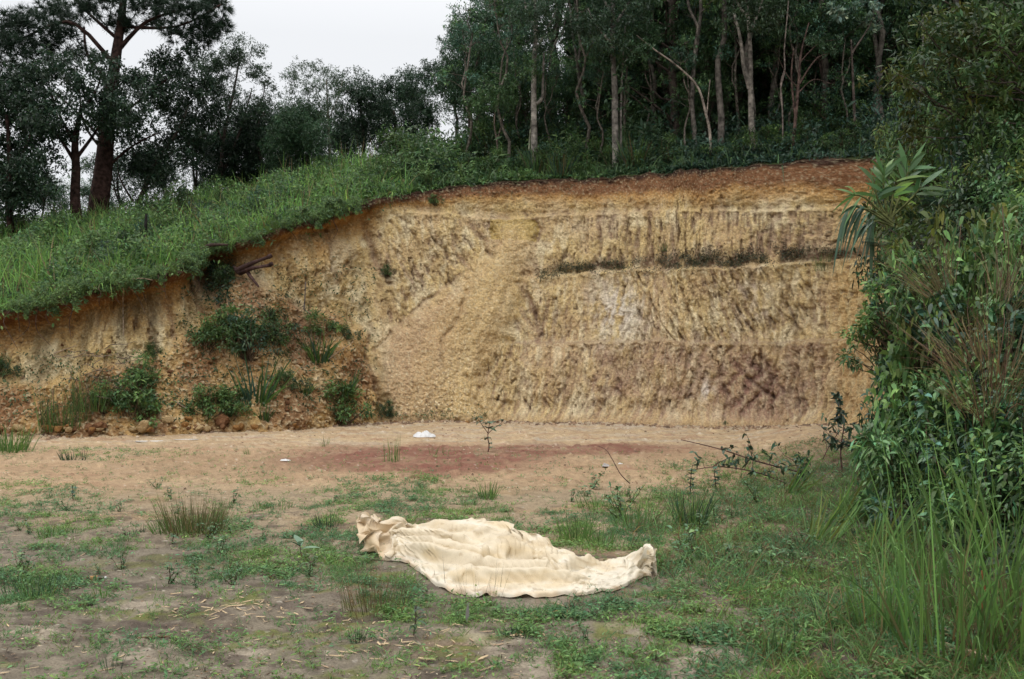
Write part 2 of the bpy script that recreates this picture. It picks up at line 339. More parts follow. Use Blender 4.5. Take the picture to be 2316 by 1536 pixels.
C = mixc(C, PUR*np.array((.95, .78, .82)), fold_w*.9*(.62+.38*strat)); C = mixc(C, PUR, crk*.65); C = mixc(C, PUR*.7, scr*(.40+.26*np.maximum(zA, right_side)))  # purple folded strata; cracks and scratches darkened with painted shade
C = mixc(C, OCH*.95, right_side*.8*(1-zC*.3)); C = mixc(C, ORG*1.15, right_side*ss(.25, .6, np.abs(gS))*.3)
blk = inpoly(WX, WY, [(1112, 492), (1205, 490), (1214, 512), (1205, 538), (1110, 536)]); C = np.where(blk[..., None], OCH*np.array((.82, .80, .62)), C)
C = mixc(C, TAN*1.05, fan*.8); C = mixc(C, PINK*.95, fan*ss(1050, 900, WX+(WY-700)*.4)*.8)
C = mixc(C, OCH, fan*ss(1000, 1100, WX+(WY-700)*.3)*.6); C = mixc(C, PUR*1.2, fan*run*.15); C = mixc(C, PALE, fan*ss(.35, .6, fbm(S2*13, ZZ*13, 85, 2))*.5); C = mixc(C, PUR*1.1, fan*ss(.4, .65, fbm(S2*15, ZZ*15, 86, 2))*.4)
C = mixc(C, ORG*.85, leftz*(1-tal)*ss(1.3, .3, LIPD+.3*nb)*.9); C = mixc(C, PALE, leftz*(1-tal)*ss(-.1, .35, nb)*ss(.6, 1.2, LIPD)*.5)  # orange brown topsoil, deepened to paint in the shade under the overhang
C = mixc(C, OLV*.75, leftz*(1-tal)*ss(.1, .45, fbm(S2*2, ZZ*.5, 108, 3))*.6)
C = mixc(C, ORG*.98, tal*(.55+.25*na)); C = mixc(C, BRN*1.25, tal*ss(-.3, .3, fbm(S2*1.3, ZZ*1.3, 109, 4))*.75); C = mixc(C, PALE*.9, tal*peb*.55)
C = mixc(C, PUR, tal*np.exp(-((WX-640)/90)**2-((WY-730)/90)**2)*.35)
C = mixc(C, PUR*.6, pits[...]*.55*(1-fan)*fade); C = mixc(C, PUR*.7, pits2*.6*(1-fan*.9)*fade); deb = fan*ss(780, 940, WY)+.5*fan*ss(.15, .45, nb); C = mixc(C, PALE*1.1, deb*ss(.42, .55, fbm(S2*18, ZZ*18, 89, 2))*.8); C = mixc(C, PUR*.8, deb*ss(.40, .55, fbm(S2*16+5, ZZ*16, 90, 2))*.7)  # pits darkened with painted shade; fan debris in its own pale and purple
C = mixc(C, HUM*2.0, hol*.75)  # the hollow's shade painted in as a dark tone
# top soil profile, thicker to the right
tw = np.interp(PX, [0, 500, 800, 1100, 1400, 1700, 1960], [.30, .25, .14, .35, .50, .62, .72])*(1+.45*fbm(S2*1.3, ZZ*0, 111, 4))
C = mixc(C, ORG*1.05, ss(tw*1.9, tw*1.0, LIPD)*.8); C = mixc(C, BRN*np.array((1.05, 1, 1)), ss(tw*1.25, tw*.75, LIPD)*.92)
C = mixc(C, HUM, ss(.22, .02, LIPD+.10*fbm(S2*5, ZZ*3, 112, 3)))
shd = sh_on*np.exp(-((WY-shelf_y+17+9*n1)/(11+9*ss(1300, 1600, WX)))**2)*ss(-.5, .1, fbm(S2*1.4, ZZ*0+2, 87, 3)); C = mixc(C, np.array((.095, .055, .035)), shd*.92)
C = mixc(C, PUR*.8, l2on*np.exp(-((WY-l2y)/5)**2)*.5); C = mixc(C, PUR*.8, l0on*np.exp(-((WY-l0y+6)/8)**2)*.4*ss(-.2, .3, nc))
C = mixc(C, TAN*.95, ss(.25, .02, ZZ)*(1-tal)*.7)
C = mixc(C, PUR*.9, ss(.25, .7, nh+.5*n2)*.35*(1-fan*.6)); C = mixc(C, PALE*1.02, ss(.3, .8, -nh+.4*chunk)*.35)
C *= (1+.18*n2+.12*nc+.16*nh)[..., None]
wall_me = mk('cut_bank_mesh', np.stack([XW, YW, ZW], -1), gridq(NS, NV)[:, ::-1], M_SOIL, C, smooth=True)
wall = tag(link('cut_bank', wall_me), kind='structure')

# ------------------------------------------------------------------ hill above the lip
WS = np.r_[-.02, np.linspace(.15, 3, 16), np.linspace(3.4, 14, 34), np.linspace(15, 60, 30), 90, 140, 220]
HI = np.unique(np.r_[np.arange(0, NS, 5), NS-1]); hs = HI.size
rr = np.interp(TPX, [300, 900, 1300, 1700], [0, .35, .8, 1]); rr = np.where(side, 1.0, rr); rr = sm(rr)
EX, EY, EZ = XW[:, -1], YW[:, -1], ZW[:, -1]
ENX, ENY = EX+2.0, EY-7.0; l = np.hypot(ENX, ENY); ENX /= l; ENY /= l
def hprof(r, w, lz):
    left = .26*w - .22*np.maximum(w-8, 0) - .12*np.maximum(w-14, 0)
    left = np.maximum(left, -8)
    right = np.where(w < 45, .40*w, 18+.1*(w-45))
    return left*(1-r) + right*r
HXg = EX[HI][:, None] + ENX[HI][:, None]*WS; HYg = EY[HI][:, None] + ENY[HI][:, None]*WS
HZg = EZ[HI][:, None] + hprof(rr[HI][:, None], WS[None, :], 0)
HZg += ss(.3, 2, WS)[None, :]*.22*fbm(HXg*.5, HYg*.5, 121, 3) - .02*(WS <= 0)[None, :]
hc = mixc(np.zeros(HXg.shape+(3,)) + np.array((.055, .035, .022)), (.035, .055, .018), ss(-.2, .4, fbm(HXg*.8, HYg*.8, 122, 3)))
hill = tag(link('hill', mk('hill_mesh', np.stack([HXg, HYg, HZg], -1), gridq(hs, len(WS))[:, ::-1], M_HILL, hc, smooth=True)), kind='structure')
def hill_z(x, y):
    x = np.atleast_1d(x); y = np.atleast_1d(y); o = np.empty(len(x))
    a, b, c = HXg.ravel(), HYg.ravel(), HZg.ravel()
    for i in range(len(x)):
        d = (a-x[i])**2+(b-y[i])**2; j = np.argpartition(d, 4)[:4]; wgt = 1/(d[j]+1e-3); o[i] = (c[j]*wgt).sum()/wgt.sum()
    return o
def on_hill(px, Y):
    x = (px-CX)/F*Y; return np.array((x, Y, hill_z(x, Y)[0]))
def lip_at(px):
    m = np.where(~side)[0]; i = m[np.argmin(np.abs(TPX[m]-px))]; return i

# ------------------------------------------------------------------ yard floor
def ground_z(x, y):
    yy = np.maximum(y, 1.5)
    z = .05*fbm(x*.35, y*.35, 131, 3)
    near = ss(14, 8, y)
    z = z + near*(.022*fbm(x*1.7, y*1.7, 132, 3) + .012*fbm(x*5, y*5, 133, 3))
    px = CX + F*x/yy
    z = z + .11*np.exp(-((x+1.0)/2.2)**2-((y-14.3)/1.6)**2)*1.0
    z = z + .18*ss(2.3, 3.7, x - .14*np.maximum(y-5, 0))*ss(22, 19, y)
    return z
M_ = 760
ys = np.r_[-200, -60, -20, -6, 0, np.geomspace(1.6, 26, 760), 30, 45, 90, 250, 900, 2500]
ts = np.r_[-40, -12, -4, -1.6, -1, np.linspace(-.62, .62, 720), 1, 1.6, 4, 12, 40]
YG, TG = np.meshgrid(ys, ts, indexing='ij'); XG = TG*np.clip(YG, 2.5, None)
ZG = ground_z(XG, YG); ZG = np.where((YG > 26) | (np.abs(TG) > .62), np.minimum(ZG, 0)-.02, ZG)
GPX = CX + F*XG/np.maximum(YG, 1.5); GPY = HZ + F*EYE/np.maximum(YG, 1.5)
gx = GPX + 60*fbm(XG*.5, YG*.5, 141, 3); gyy = YG + .8*fbm(XG*.6, YG*.4, 142, 3); gpy = HZ + F*EYE/np.maximum(gyy, 1.5)
SAND = np.array((.45, .335, .20)); ORD = np.array((.345, .235, .140)); RED = np.array((.19, .085, .060)); MUD = np.array((.185, .158, .118)); MUDD = np.array((.085, .066, .052)); MOSS = np.array((.12, .13, .035)); PALEG = np.array((.37, .31, .235)); TANG = np.array((.29, .225, .145))
gc = np.zeros(XG.shape+(3,)) + SAND
f1 = fbm(XG*.9, YG*.9, 143, 4); f2 = fbm(XG*3, YG*3, 144, 4); f3 = fbm(XG*9, YG*9, 145, 3)
stk = fbm(XG*.5, YG*3.2, 146, 4)
gc = mixc(gc, PALEG*1.1, ss(0, .4, stk)*.6); gc = mixc(gc, ORD*1.0, ss(.0, .4, -stk)*.6); stk2 = fbm(XG*1.1, YG*9, 151, 3); gc = mixc(gc, RED*1.3, ss(.12, .45, stk2)*.35*ss(1100, 1040, GPY)); gc = mixc(gc, PALEG, ss(.12, .45, -stk2)*.35*ss(1100, 1040, GPY))
gc = mixc(gc, ORD, ss(990, 1030, gpy)*(.55+.45*ss(-.3, .3, f1+stk)))
redm = ss(1.25, .5, np.hypot((gx-930)/330, (gpy-1045)/38)) + ss(1.2, .6, np.hypot((gx-1330)/240, (gpy-1018)/20))*.7
gc = mixc(gc, RED, np.clip(redm*(1.15+1.0*f1), 0, 1)*np.clip(.85+.5*f2, 0, 1))
for yy0, am in ((19.2, .5), (17.6, .45), (16.6, .35), (13.4, .4), (12.6, .3)): gc = mixc(gc, RED*1.4, am*np.exp(-((YG-yy0-.05*XG+.35*fbm(XG*.5, YG*0+yy0, 161, 2))/.10)**2)*ss(-.3, .3, f1+f2))
gc = mixc(gc, ORD*.8, ss(1.2, .5, np.hypot((gx-500)/330, (gpy-1060)/30))*.5)
gc = mixc(gc, TANG, ss(1075, 1140, gpy)*.92); gc = mixc(gc, TAN*.9, ss(.1, .5, f1)*ss(1080, 1150, gpy)*.6)
gc = mixc(gc, MUD, ss(1180, 1290, gpy + .06*(1000-gx))*.93); 
gc = mixc(gc, MUDD, ss(1090, 1180, gpy)*ss(.08, .42, f2*.7+f1*.5)*.75)
gc = mixc(gc, ORD*.75, ss(1150, 1230, gpy)*ss(.15, .45, fbm(XG*1.3+4, YG*1.3, 147, 4))*ss(300, 1300, gx)*.6)
gc = mixc(gc, MOSS, ss(1200, 1330, gpy)*ss(.08, .36, fbm(XG*1.5, YG*1.5+5, 148, 4)+.12*np.exp(-((gx-750)/350)**2))*ss(-.35, .15, f3+.6*f2)*.85*ss(1750, 1400, gx))
gc = mixc(gc, PALEG, ss(1330, 1450, gpy)*ss(.05, .4, fbm(XG*1.6+2, YG*1.6, 149, 4)+.25*np.exp(-((gx-1650)/220)**2))*.75)
gc = mixc(gc, MUDD*.8, ss(1550, 1900, GPX+80*f1)*ss(1000, 1080, GPY)*.8)  # dark soil at the right, with shadow among the grass painted in
gc = mixc(gc, np.array((.62, .56, .47)), ss(.5, .65, f3)*.4*ss(1050, 960, gpy) + ss(.66, .78, fbm(XG*14, YG*14, 150, 2))*.4)
gc = mixc(gc, np.array((.42, .38, .32)), np.exp(-((gx-1500)/250)**2-((gpy-962)/6)**2)*.5)
f4 = fbm(XG*28, YG*28, 152, 3); gc = mixc(gc, MUDD*.7, ss(.25, .6, f4)*.45*ss(1120, 1250, GPY)); gc = mixc(gc, MUDD, ss(.1, .4, fbm(XG*2.2+9, YG*4.5, 153, 4))*.75*ss(1220, 1330, GPY)*ss(1500, 900, GPX)+ss(.1, .4, fbm(XG*2.2+9, YG*4.5, 153, 4))*.35*ss(1220, 1330, GPY)*ss(900, 1500, GPX))
gc *= (1+.26*f3+.14*f2+.14*f4)[..., None]
ZG = ZG + np.where(YG < 14, .010*f3*ss(14, 9, YG) + .012*f2*ss(14, 9, YG), 0)*(np.abs(TG) <= .62)
for yy0 in (19.2, 17.6, 16.6, 13.4, 12.6, 20.6, 15.2): ZG = ZG - .028*np.exp(-((YG-yy0-.05*XG+.35*fbm(XG*.5, YG*0+yy0, 161, 2))/.10)**2)*(np.abs(TG) <= .62)
farr = ss(10, 13, YG)*ss(25, 22, YG)*(np.abs(TG) <= .62); ZG = ZG + farr*(.018*fbm(XG*2, YG*3, 171, 3)+.012*fbm(XG*6, YG*7, 172, 3)+.035*ss(.3, .6, fbm(XG*4+3, YG*4, 173, 2)))
ground = tag(link('ground', mk('ground_mesh', np.stack([XG, YG, ZG], -1), gridq(len(ys), len(ts))[:, ::-1], M_GROUND, gc, smooth=True)), kind='structure')
# ------------------------------------------------------------------ foliage builders
class Fol:
    def __init__(s): s.V = []; s.Q = []; s.C = []; s.n = 0
    def blades(s, p, d, nr, L, W, droop=0., K=3, prof='leaf', col=(.05, .08, .03), var=.25, tip=None, vark=None):
        p = np.atleast_2d(p); n = len(p); d = nrmz(np.broadcast_to(d, (n, 3)).astype(float)); nr = np.broadcast_to(nr, (n, 3))
        L = np.broadcast_to(L, n)[:, None, None].astype(float); W = np.broadcast_to(W, n)[:, None, None].astype(float); dr = np.broadcast_to(droop, n)[:, None, None]
        t = np.linspace(0, 1, K+1)[None, :, None]
        c = p[:, None, :] + d[:, None, :]*L*t + np.array((0, 0, -1.))*dr*L*t**2.0
        sd_ = np.cross(d, nr); sd_ = nrmz(sd_ + 1e-6)[:, None, :]
        if prof == 'leaf': w_ = np.sin(np.pi*np.clip(t, .06, .97)**.85)
        elif prof == 'grass': w_ = (1-t**1.8)*.95+.05
        else: w_ = np.where(t < 1, 1., .5)
        a = c - sd_*W*w_/2; b = c + sd_*W*w_/2
        if prof == 'leaf' and K >= 3:      # a slight fold along the midrib makes one edge sit higher
            up = np.broadcast_to(nr, (n, 3))[:, None, :]; a = a + up*W*w_*.12
        V = np.stack([a, b], 2).reshape(n, -1, 3); m = 2*(K+1)
        q = np.array([[2*i, 2*i+1, 2*i+3, 2*i+2] for i in range(K)])
        s.V.append(V.reshape(-1, 3)); s.Q.append((q[None]+np.arange(n)[:, None, None]*m+s.n).reshape(-1, 4)); s.n += n*m
        col = np.broadcast_to(col, (n, 3)).astype(float)
        k = np.exp(rng.normal(0, var, n))[:, None] if vark is None else vark[:, None]
        hue = rng.normal(0, var*.35, n)[:, None]
        c0 = col*k*(1+hue*np.array((1., .1, -.6)))
        cc = np.repeat(c0[:, None, :], m, 1)
        if tip is not None:
            tt_ = np.repeat(t[0, :, 0], 2)[None, :, None]; cc = cc*(1-tt_)+np.asarray(tip)*k[:, None]*tt_
        s.C.append(cc.reshape(-1, 3)); return s
    def mesh(s, name, m, smooth=False): return mk(name, np.concatenate(s.V), np.concatenate(s.Q), m, np.concatenate(s.C), smooth)
def rdir(n, up=0.):
    v_ = rng.normal(size=(n, 3)); v_[:, 2] += up; return nrmz(v_)
class Tubes:
    def __init__(s): s.V = []; s.Q = []; s.C = []; s.n = 0
    def add(s, pts, rad, sides=7, col=(.1, .07, .05)):
        pts = np.asarray(pts, float); m = len(pts); rad = np.broadcast_to(rad, m) if np.isscalar(rad) else np.interp(np.linspace(0, 1, m), np.linspace(0, 1, len(rad)), rad)
        t = nrmz(np.gradient(pts, axis=0)); ref = np.array((0, 0, 1.)) if abs(t[:, 2]).mean() < .8 else np.array((1., 0, 0))
        a = nrmz(np.cross(t, ref)); b = np.cross(t, a); an = np.linspace(0, 2*np.pi, sides, endpoint=False)
        ring = pts[:, None]+rad[:, None, None]*(np.cos(an)[None, :, None]*a[:, None]+np.sin(an)[None, :, None]*b[:, None])
        s.V.append(ring.reshape(-1, 3)); i = np.arange(m-1)[:, None]*sides+np.arange(sides)[None]; j = np.arange(m-1)[:, None]*sides+(np.arange(sides)[None]+1) % sides
        s.Q.append((np.stack([i, j, j+sides, i+sides], -1)+s.n).reshape(-1, 4))
        q = np.arange(sides//2-1); e0 = (m-1)*sides      # close the end
        s.Q.append(np.stack([e0+q, e0+q+1, e0+sides-2-q, e0+sides-1-q], -1)+s.n)
        s.n += m*sides
        col = np.asarray(col, float); cc = np.zeros((m, sides, 3))+col if col.ndim == 1 else np.repeat(col[:, None], sides, 1)
        s.C.append(cc.reshape(-1, 3)); return s
    def mesh(s, name, m): return mk(name, np.concatenate(s.V), np.concatenate(s.Q), m, np.concatenate(s.C), True)
def wob(a, b, n=8, amp=.05, seed=None):
    a = np.asarray(a, float); b = np.asarray(b, float); t = np.linspace(0, 1, n)[:, None]; p = a+(b-a)*t
    L = np.linalg.norm(b-a); o = rng.normal(size=(n, 3)); o = (o+np.roll(o, 1, 0))*.5*amp*L; o[0] = 0; return p+o*np.minimum(1, t*4)
def curve(pts, n=14):
    pts = np.asarray(pts, float); m = len(pts); u = np.linspace(0, m-1, n); o = np.zeros((n, 3))
    for k, x in enumerate(u):
        i = min(int(x), m-2); f = x-i; p0 = pts[max(i-1, 0)]; p1 = pts[i]; p2 = pts[i+1]; p3 = pts[min(i+2, m-1)]
        o[k] = .5*((2*p1)+(-p0+p2)*f+(2*p0-5*p1+4*p2-p3)*f*f+(-p0+3*p1-3*p2+p3)*f**3)
    return o

G_DARK = np.array((.020, .040, .018)); G_MID = np.array((.045, .085, .033)); G_LT = np.array((.095, .165, .050)); G_BLUE = np.array((.030, .062, .040)); G_YEL = np.array((.12, .15, .035)); G_GRS = np.array((.120, .225, .055)); STRAW = np.array((.26, .20, .10))
def crown_leaves(f, cen, rad, n, L, W, col, var=.3, up=.2, K=2, droop=.2, shell=.5):
    """leaf clump in an ellipsoid: denser outside, leaves leaning outward"""
    d = rdir(n); r = rng.random(n)**shell; p = np.asarray(cen)+d*r[:, None]*np.asarray(rad)
    ld = nrmz(d*.6+rdir(n)*.9+np.array((0, 0, up))); nr = nrmz(rdir(n)+np.array((0, 0, 1.4)))
    f.blades(p, ld, nr, rng.uniform(.6, 1.3, n)*L, rng.uniform(.7, 1.2, n)*W, droop, K, 'leaf', col, var)
def make_tree(name, H, trunk_r, bark, crown0, spread, nclump, nleaf, L, W, cols, lean=(0, 0), forks=1, clump_r=.7, barkdark=.5, up=.1, wander=.02):
    """root with a trunk-and-limbs mesh and a crown mesh; crown0 = height fraction where leaves begin"""
    root = empty(name); T = Tubes(); Fo = Fol(); ends = []
    for k in range(forks):
        fz = H*(rng.uniform(.28, .45) if k else 0)
        if k == 0:
            top = np.array((lean[0], lean[1], H*.93)); tr = wob((0, 0, -.4), top, 14, wander); main = tr; T.add(tr, [trunk_r*1.25, trunk_r, trunk_r*.8, trunk_r*.55, trunk_r*.15], 8, bark_col(bark, 14, barkdark))
        else:
            b = main[np.argmin(abs(main[:, 2]-fz))]; a = rng.uniform(0, 6.28); top = np.array((b[0]+math.cos(a)*H*.13, b[1]+math.sin(a)*H*.13, H*rng.uniform(.8, .95)))
            tr = wob(b, top, 10, wander*1.3); T.add(tr, [trunk_r*.7, trunk_r*.5, trunk_r*.12], 7, bark_col(bark, 10, barkdark))
        for j in range(int(nclump/forks)):
            i = rng.uniform(crown0, 1); b = tr[min(int(i*(len(tr)-1)), len(tr)-1)] if k == 0 else tr[min(int((.3+.7*i)*(len(tr)-1)), len(tr)-1)]
            a = rng.uniform(0, 6.28); rr_ = spread*(1.05-.75*(i-crown0)/(1.001-crown0))*rng.uniform(.35, 1.)
            e_ = b+np.array((math.cos(a)*rr_, math.sin(a)*rr_, rr_*rng.uniform(.1, .75))); ends.append(e_)
            T.add(wob(b, e_, 5, .06), [trunk_r*.28, trunk_r*.08], 5, np.asarray(bark)*.7)
    for e_ in ends:
        c = cols[rng.integers(len(cols))]*rng.uniform(.75, 1.3); r = clump_r*rng.uniform(.6, 1.25)
        
        for q_ in range(max(4, int(nleaf*rng.uniform(.6, 1.3)/6))): crown_leaves(Fo, e_+rdir(1)[0]*r*rng.random()**.4*np.array((1.1, 1.1, .8)), (r*.25, r*.25, r*.18), 13, L*.68, W*.68, c*rng.uniform(.7, 1.4), up=up)
    link('trunk', T.mesh('trunk_mesh', M_BARK), root); link('crown', Fo.mesh('crown_mesh', M_LEAF), root)
    return root
def bark_col(b, n, dark):
    b = np.asarray(b, float); t = np.linspace(0, 1, n)[:, None]; k = rng.uniform(.55, 1.15, n)[:, None]; return b*k*(1-t*dark)
PALEB = (.27, .245, .215); GREYB = (.13, .10, .085); REDB = (.060, .034, .028)
T_KINDS = {}
def kind(nm, n, **kw): T_KINDS[nm] = [make_tree(**kw) for _ in range(n)]
kind('slender', 4, name='slender_tree', H=9.5, trunk_r=.07, bark=(.16, .14, .12), crown0=.45, spread=1.7, nclump=34, nleaf=60, L=.17, W=.06, cols=[G_MID*2.3, G_BLUE*2.2, G_LT*.9], forks=2, clump_r=.55)
kind('dark', 4, name='broadleaf_tree', H=8.0, trunk_r=.12, bark=GREYB, crown0=.2, spread=2.4, nclump=60, nleaf=95, L=.17, W=.075, cols=[G_DARK*2.4, G_MID*1.9, G_DARK*1.8], forks=2, clump_r=.75)
kind('thin', 4, name='thin_tree', H=6.5, trunk_r=.045, bark=(.2, .17, .14), crown0=.4, spread=1.1, nclump=22, nleaf=50, L=.15, W=.055, cols=[G_MID*2, G_BLUE*2], forks=2, clump_r=.42, wander=.026)
kind('bushy', 3, name='bushy_tree', H=4.6, trunk_r=.07, bark=GREYB, crown0=.08, spread=1.7, nclump=60, nleaf=90, L=.15, W=.06, cols=[G_MID*1.8, G_BLUE*1.8, G_MID*1.3], forks=2, clump_r=.6)
# shrubs: many stems, leaves from the ground up
def make_shrub(name, r, h, ncl, nleaf, L, W, cols, mat_=None, K=2, droop=.25, stemc=(.10, .07, .045), var=.3, up=.25):
    root = empty(name); T = Tubes(); Fo = Fol(); ph0 = rng.uniform(0, 6)
    for j in range(ncl):
        a = rng.uniform(0, 6.28); q = rng.random()**.6*r*(1+.25*math.sin(3*a+ph0)+.2*rng.normal()); z = h*rng.uniform(.1, 1.12)*(1-.5*min(1, q/r)**1.5)
        e_ = np.array((math.cos(a)*q, math.sin(a)*q, z)); T.add(wob((e_[0]*.15, e_[1]*.15, -.1), e_, 5, .06), [.014, .005], 4, np.asarray(stemc)*rng.uniform(.6, 1.3))
        cr = r*.26*rng.uniform(.5, 1.4); crown_leaves(Fo, e_, (cr, cr, cr*.9), int(nleaf*rng.uniform(.6, 1.3)), L*rng.uniform(.7, 1.25), W*rng.uniform(.7, 1.2), cols[rng.integers(len(cols))]*rng.uniform(.8, 1.25), var, up, K, droop)
    link('stems', T.mesh('stems_mesh', M_BARK), root); link('foliage', Fo.mesh('foliage_mesh', mat_ or M_LEAF), root); return root
def make_grass(name, n, h, Wd, r, cols, droop=.4, lean=.35, K=4, tip=None, mat_=None):
    root = empty(name); Fo = Fol(); a = rng.uniform(0, 6.28, n); q = r*np.sqrt(rng.random(n)); p = np.stack([np.cos(a)*q, np.sin(a)*q, np.full(n, -.02)], 1)
    d = np.stack([np.cos(a), np.sin(a), np.zeros(n)], 1)*rng.uniform(.05, lean, n)[:, None]+rng.normal(0, .1, (n, 3))+np.array((0, 0, 1.))
    c = np.array([cols[i] for i in rng.integers(len(cols), size=n)])
    Fo.blades(p, d, rdir(n, 0), rng.uniform(.5, 1.1, n)*h, Wd*rng.uniform(.7, 1.3, n), rng.uniform(.1, 1, n)*droop, K, 'grass', c, .25, tip)
    link('blades', Fo.mesh('blades_mesh', mat_ or M_GRASS), root); return root
SHRUBS = [make_shrub('shrub', .65, .95, 46, 62, .085, .034, [G_MID*1.5, G_BLUE*1.6, G_LT*.9, G_MID]) for _ in range(5)]
SHRUBL = [make_shrub('leafy_shrub', .6, .95, 40, 46, .10, .048, [G_LT*1.25, G_MID*1.8, G_LT]) for _ in range(4)]
REED = [make_grass('reed_clump', 150, 1.0, .022, .3, [G_GRS*.8, G_LT, G_BLUE*1.5, STRAW*.5], .5, .5) for _ in range(3)]
ORIG = {id(o) for L_ in list(T_KINDS.values())+[SHRUBS, SHRUBL, REED] for o in L_}
USED = set()
def place(src, loc, rz=None, sc=1., label=None, cat=None, group=None, tilt=None):
    if src.name in USED: o = copy_tree(src)
    else: USED.add(src.name); o = src
    o.location = loc; o.rotation_euler = (0 if tilt is None else tilt[0], 0 if tilt is None else tilt[1], rng.uniform(0, 6.28) if rz is None else rz)
    o.scale = (sc, sc, sc) if np.isscalar(sc) else sc
    for k_ in ('label', 'category', 'group'):
        if k_ in o: del o[k_]
    return tag(o, label, cat, group)

# ------------------------------------------------------------------ trees, left to right
def T3(px, Y, kind_, sc, label, group=None, name=None, cat='tree', rz=None, i=None):
    L_ = T_KINDS[kind_]; o = place(L_[rng.integers(len(L_)) if i is None else i], on_hill(px, Y)-np.array((0, 0, .15)), rz, sc, label, cat, group)
    return o
# the big pine
def tree_px(name, trunk, radii, Y, limbs, clumps, bark, leaf, label, cat='tree', darken=.3, mat_=M_LEAF, sides=9, shape=(1, 1, .8)):
    radii = [r_*.62 for r_ in radii] if Y < 29 and trunk[0][0] > 850 else radii
    """a tree drawn as a path: trunk points (px, py), limbs lists of (px, py, dy), clumps (px, py, dy, radius_m, n, L, W, col)"""
    def P(px, py, dy=0): return np.array(((px-CX)/F*(Y+dy), Y+dy, EYE+(HZ-py)/F*(Y+dy)))
    if trunk[0][0] > 850: Y = max(Y, EY[lip_at(min(trunk[0][0], 1940))]+1.0)
    b = P(*trunk[0][:2]); gz = hill_z(b[0], b[1])[0]-.2
    if b[2] > gz: trunk = [(trunk[0][0]-(trunk[1][0]-trunk[0][0])*.1, HZ-(gz-EYE)/Y*F)]+list(trunk)
    b = P(*trunk[0][:2]); root = empty(name, b); T = Tubes(); Fo = Fol()
    tp = curve([P(*t)-b for t in trunk], 22); T.add(tp, radii, sides, bark_col(bark, 22, darken))
    for pts, r0, r1 in limbs: T.add(curve([P(*p)-b for p in pts], 9), [r0, (r0+r1)*.45, r1], 6, bark_col(np.asarray(bark)*.8, 9, .1))
    for (px, py, dy, r, n, L, W, c) in clumps: leaf(Fo, P(px, py, dy)-b, r, n, L, W, c)
    link('trunk', T.mesh('trunk_mesh', M_BARK), root)
    if Fo.n: link('crown', Fo.mesh('crown_mesh', mat_), root)
    return tag(root, label, cat)
def lf_broad(f, c, r, n, L, W, col):
    for _ in range(max(1, int(n/7.5))):
        o = rdir(1)[0]*r*rng.random()**.4*np.array((1.15, 1.15, .95)); crown_leaves(f, c+o, (r*.30, r*.30, r*.20), 18, L*.68, W*.62, col*1.35*rng.uniform(.65, 1.6))
def lf_pine(f, c, r, n, L, W, col):
    m = int(n/11); o = rdir(m)*r*(rng.random(m)**.6)[:, None]*np.array((1, 1, .6))
    for q in o:
        d = nrmz(rdir(26)+nrmz(q+np.array((0, 0, .3)))*.8); f.blades(np.repeat((c+q)[None], 26, 0), d, rdir(26), L*rng.uniform(.7, 1.1, 26), W, .12, 1, 'grass', col*rng.uniform(.7, 1.3), .2)
def cl(rows, L, W, c, dj=1.0): return [(px, py, rng.uniform(-dj, dj), r, n, L, W, np.asarray(c)) for px, py, r, n in rows]
PG = np.array((.016, .032, .018)); BG = np.array((.018, .034, .019))
pine = tree_px('pine_tree', [(222, 478), (232, 400), (240, 320), (247, 240), (262, 130), (275, 40), (285, -60)], [.36, .30, .26, .22, .17, .12, .08], 30,
    [([(262, 150), (180, 60), (120, 55), (30, 100)], .08, .03), ([(262, 120), (330, 50), (420, 20)], .08, .03), ([(268, 90), (200, 30), (150, -20)], .07, .03), ([(245, 300), (300, 240), (390, 170)], .06, .02),
     ([(243, 330), (170, 250), (110, 200)], .06, .02), ([(240, 380), (300, 330), (360, 300)], .05, .02), ([(255, 190), (200, 130), (190, 60)], .07, .03), ([(270, 60), (400, 60), (500, 10)], .06, .02), ([(236, 345), (190, 280), (180, 200)], .05, .02)],
    cl([(60, 60, 1.0, 1500), (20, 110, .9, 1300), (110, 110, .9, 1300), (50, 160, .8, 900), (130, 30, .9, 1200), (200, 20, .8, 900), (150, 75, .6, 500), (10, 60, .8, 900), (420, 20, .9, 1300), (480, 10, .6, 900), (470, 60, .7, 900), (360, 10, .8, 900), (500, 60, .35, 300),
        (400, 75, .6, 500), (450, 90, .5, 450), (30, 200, .6, 400), (270, 60, .5, 400), (300, 0, .8, 700), (240, 0, .8, 600), (350, 55, .4, 260), (290, 60, .35, 220), (190, 120, .4, 200)], .26, .020, PG*1.3)
    , REDB, lf_pine, 'tall thick pine leaning slightly right, the biggest trunk on the left skyline', darken=.2)
def fill(poly, n, r, nl, L, W, c, keep=1.):
    xs = [p[0] for p in poly]; ys_ = [p[1] for p in poly]; o = []
    while len(o) < n:
        x, y = rng.uniform(min(xs), max(xs)), rng.uniform(min(ys_), max(ys_))
        if inpoly(np.array([x]), np.array([y]), poly)[0]: o.append((x, y, r*rng.uniform(.6, 1.3), int(nl*rng.uniform(.5, 1.3))))
    return cl(o, L, W, c, 1.6)
tree_px('dark_tree', [(176, 515), (170, 450), (172, 380), (170, 320), (185, 240)], [.20, .15, .13, .10, .05], 28,
    [([(172, 370), (140, 320), (100, 270)], .07, .02), ([(171, 360), (215, 300), (240, 250)], .06, .02), ([(170, 330), (130, 250), (110, 190)], .05, .02), ([(180, 260), (220, 200), (230, 150)], .04, .02)],
    fill([(60, 150), (150, 110), (330, 150), (330, 300), (250, 350), (150, 345), (60, 260)], 46, .45, 150, .17, .085, BG), REDB, lf_broad, 'dark forked tree just left of the big pine, bare trunk below')
